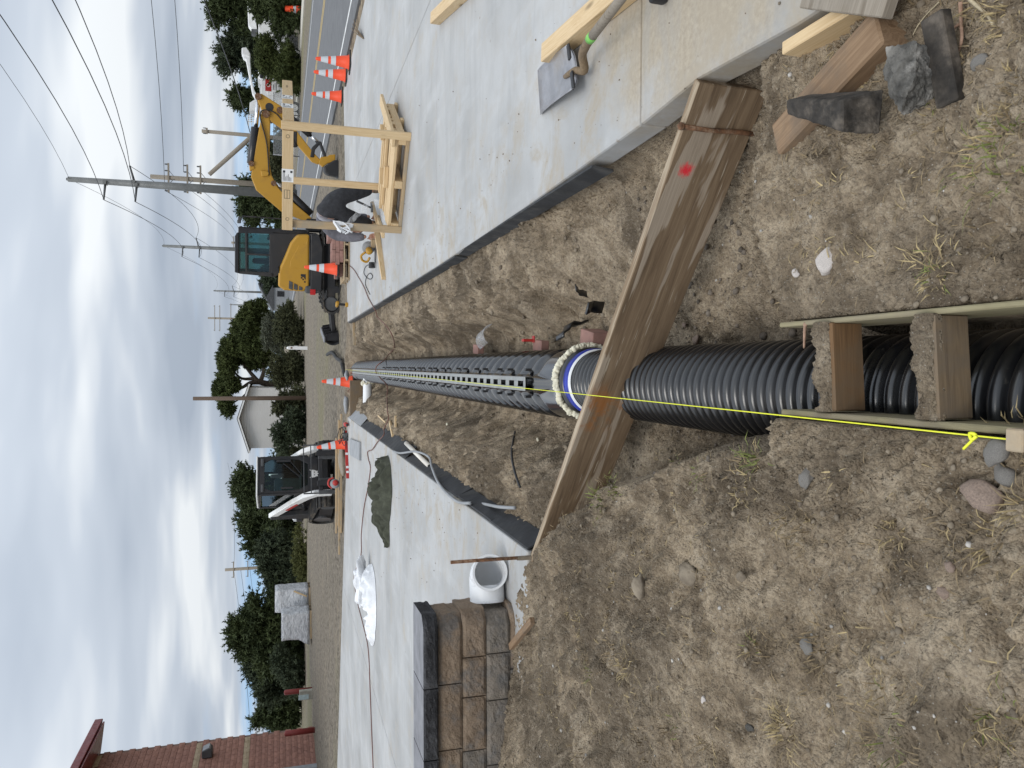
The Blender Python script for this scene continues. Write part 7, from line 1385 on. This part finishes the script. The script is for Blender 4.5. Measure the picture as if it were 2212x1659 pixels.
    cl = NT('chain_link'); v = cl.obj(); w = cl.math('ABSOLUTE', cl.math('SUBTRACT', cl.noise(v, 14, 2), .5)); tr_ = N(cl.t, 'ShaderNodeBsdfTransparent'); mx = N(cl.t, 'ShaderNodeMixShader'); cl.set((.34, .35, .35), .5, .4); cl.L(cl.rr(w, .01, .06, .5, .12), mx.inputs[0]); cl.L(tr_.outputs[0], mx.inputs[1]); cl.L(cl.b.outputs[0], mx.inputs[2]); cl.L(mx.outputs[0], cl.out.inputs[0])
    MB().b2((0, -.012, .06), (L, -.002, 1.9)).build('mesh', cl.m, f)
    p = P(*U(1030, 1065), 58.4); s = T('warning_sign', 'red and white notice sign wired to the chain link fence', 'sign', (p.x, 58.45, p.z - .35)); MB().b2((-.42, 0, 0), (.42, .015, .9)).build('panel', M_['paper'], s); MB().b2((-.42, -.008, .48), (.42, -.001, .9)).build('red_panel', M_['red'], s); MB().lathe([(.09, 0), (.13, 0)], (0, -.012, .69), 18, (0, -1, 0), False).build('emblem', M_['paper'], s)
    for k in range(3): MB().b2((-.3, -.006, .1 + .11 * k), (.3 - .1 * k, -.002, .14 + .11 * k)).build('print_line', M_['ink'], s)
    # orange barricade and van down the road
    p = P(*U(1300, 120), 55); b = T('barricade', 'orange and white plastic barrier beside the frame edge shrub', 'barrier', (p.x, 55, 0)); MB().lathe([(.28, 0), (.26, .3), (.24, .3), (.22, .65), (.2, .65), (.18, 1.0), (.1, 1.05)], n=16).build('drum', M_['cone'], b, smooth=True); MB().lathe([(.262, .32), (.232, .5)], n=16, cap=False).build('band', M_['reflective'], b)
    p = P(640, 392, 130); vn_ = T('white_van', 'white van with red tail lamps far down the road', 'van', (p.x, 130, -.05)); MB().b2((-1.1, 0, .4), (1.1, 5, 2.5)).build('body', M_['white'], vn_, bev=.12, seg=2); MB().b2((-.9, -.03, 1.5), (.9, 0, 2.2)).build('rear_window', M_['black_gloss'], vn_)
    for x in (-.95, .95): MB().b2((x - .12, -.04, .9), (x + .12, 0, 1.4)).build('tail_lamp', M_['lamp_red'], vn_); MB().cyl((x - .1, 1, .35), (x + .1, 1, .35), .35, n=14).build('wheel', M_['rubber'], vn_)
_A = Vector((1.03, 2.43, 0)); _g = G(1462, 372, 0.0); RED_X = (_g - _A).length - 2.838 / 2
mats()
build_setting()
build_pipes(); build_plank(); build_debris(); build_wall()
build_cones(); build_crate(); build_worker(); build_slab_things(); build_foreground_stuff()
build_excavator(); build_loader()
build_trees(); build_poles(); build_house(); build_building(); build_trucks()
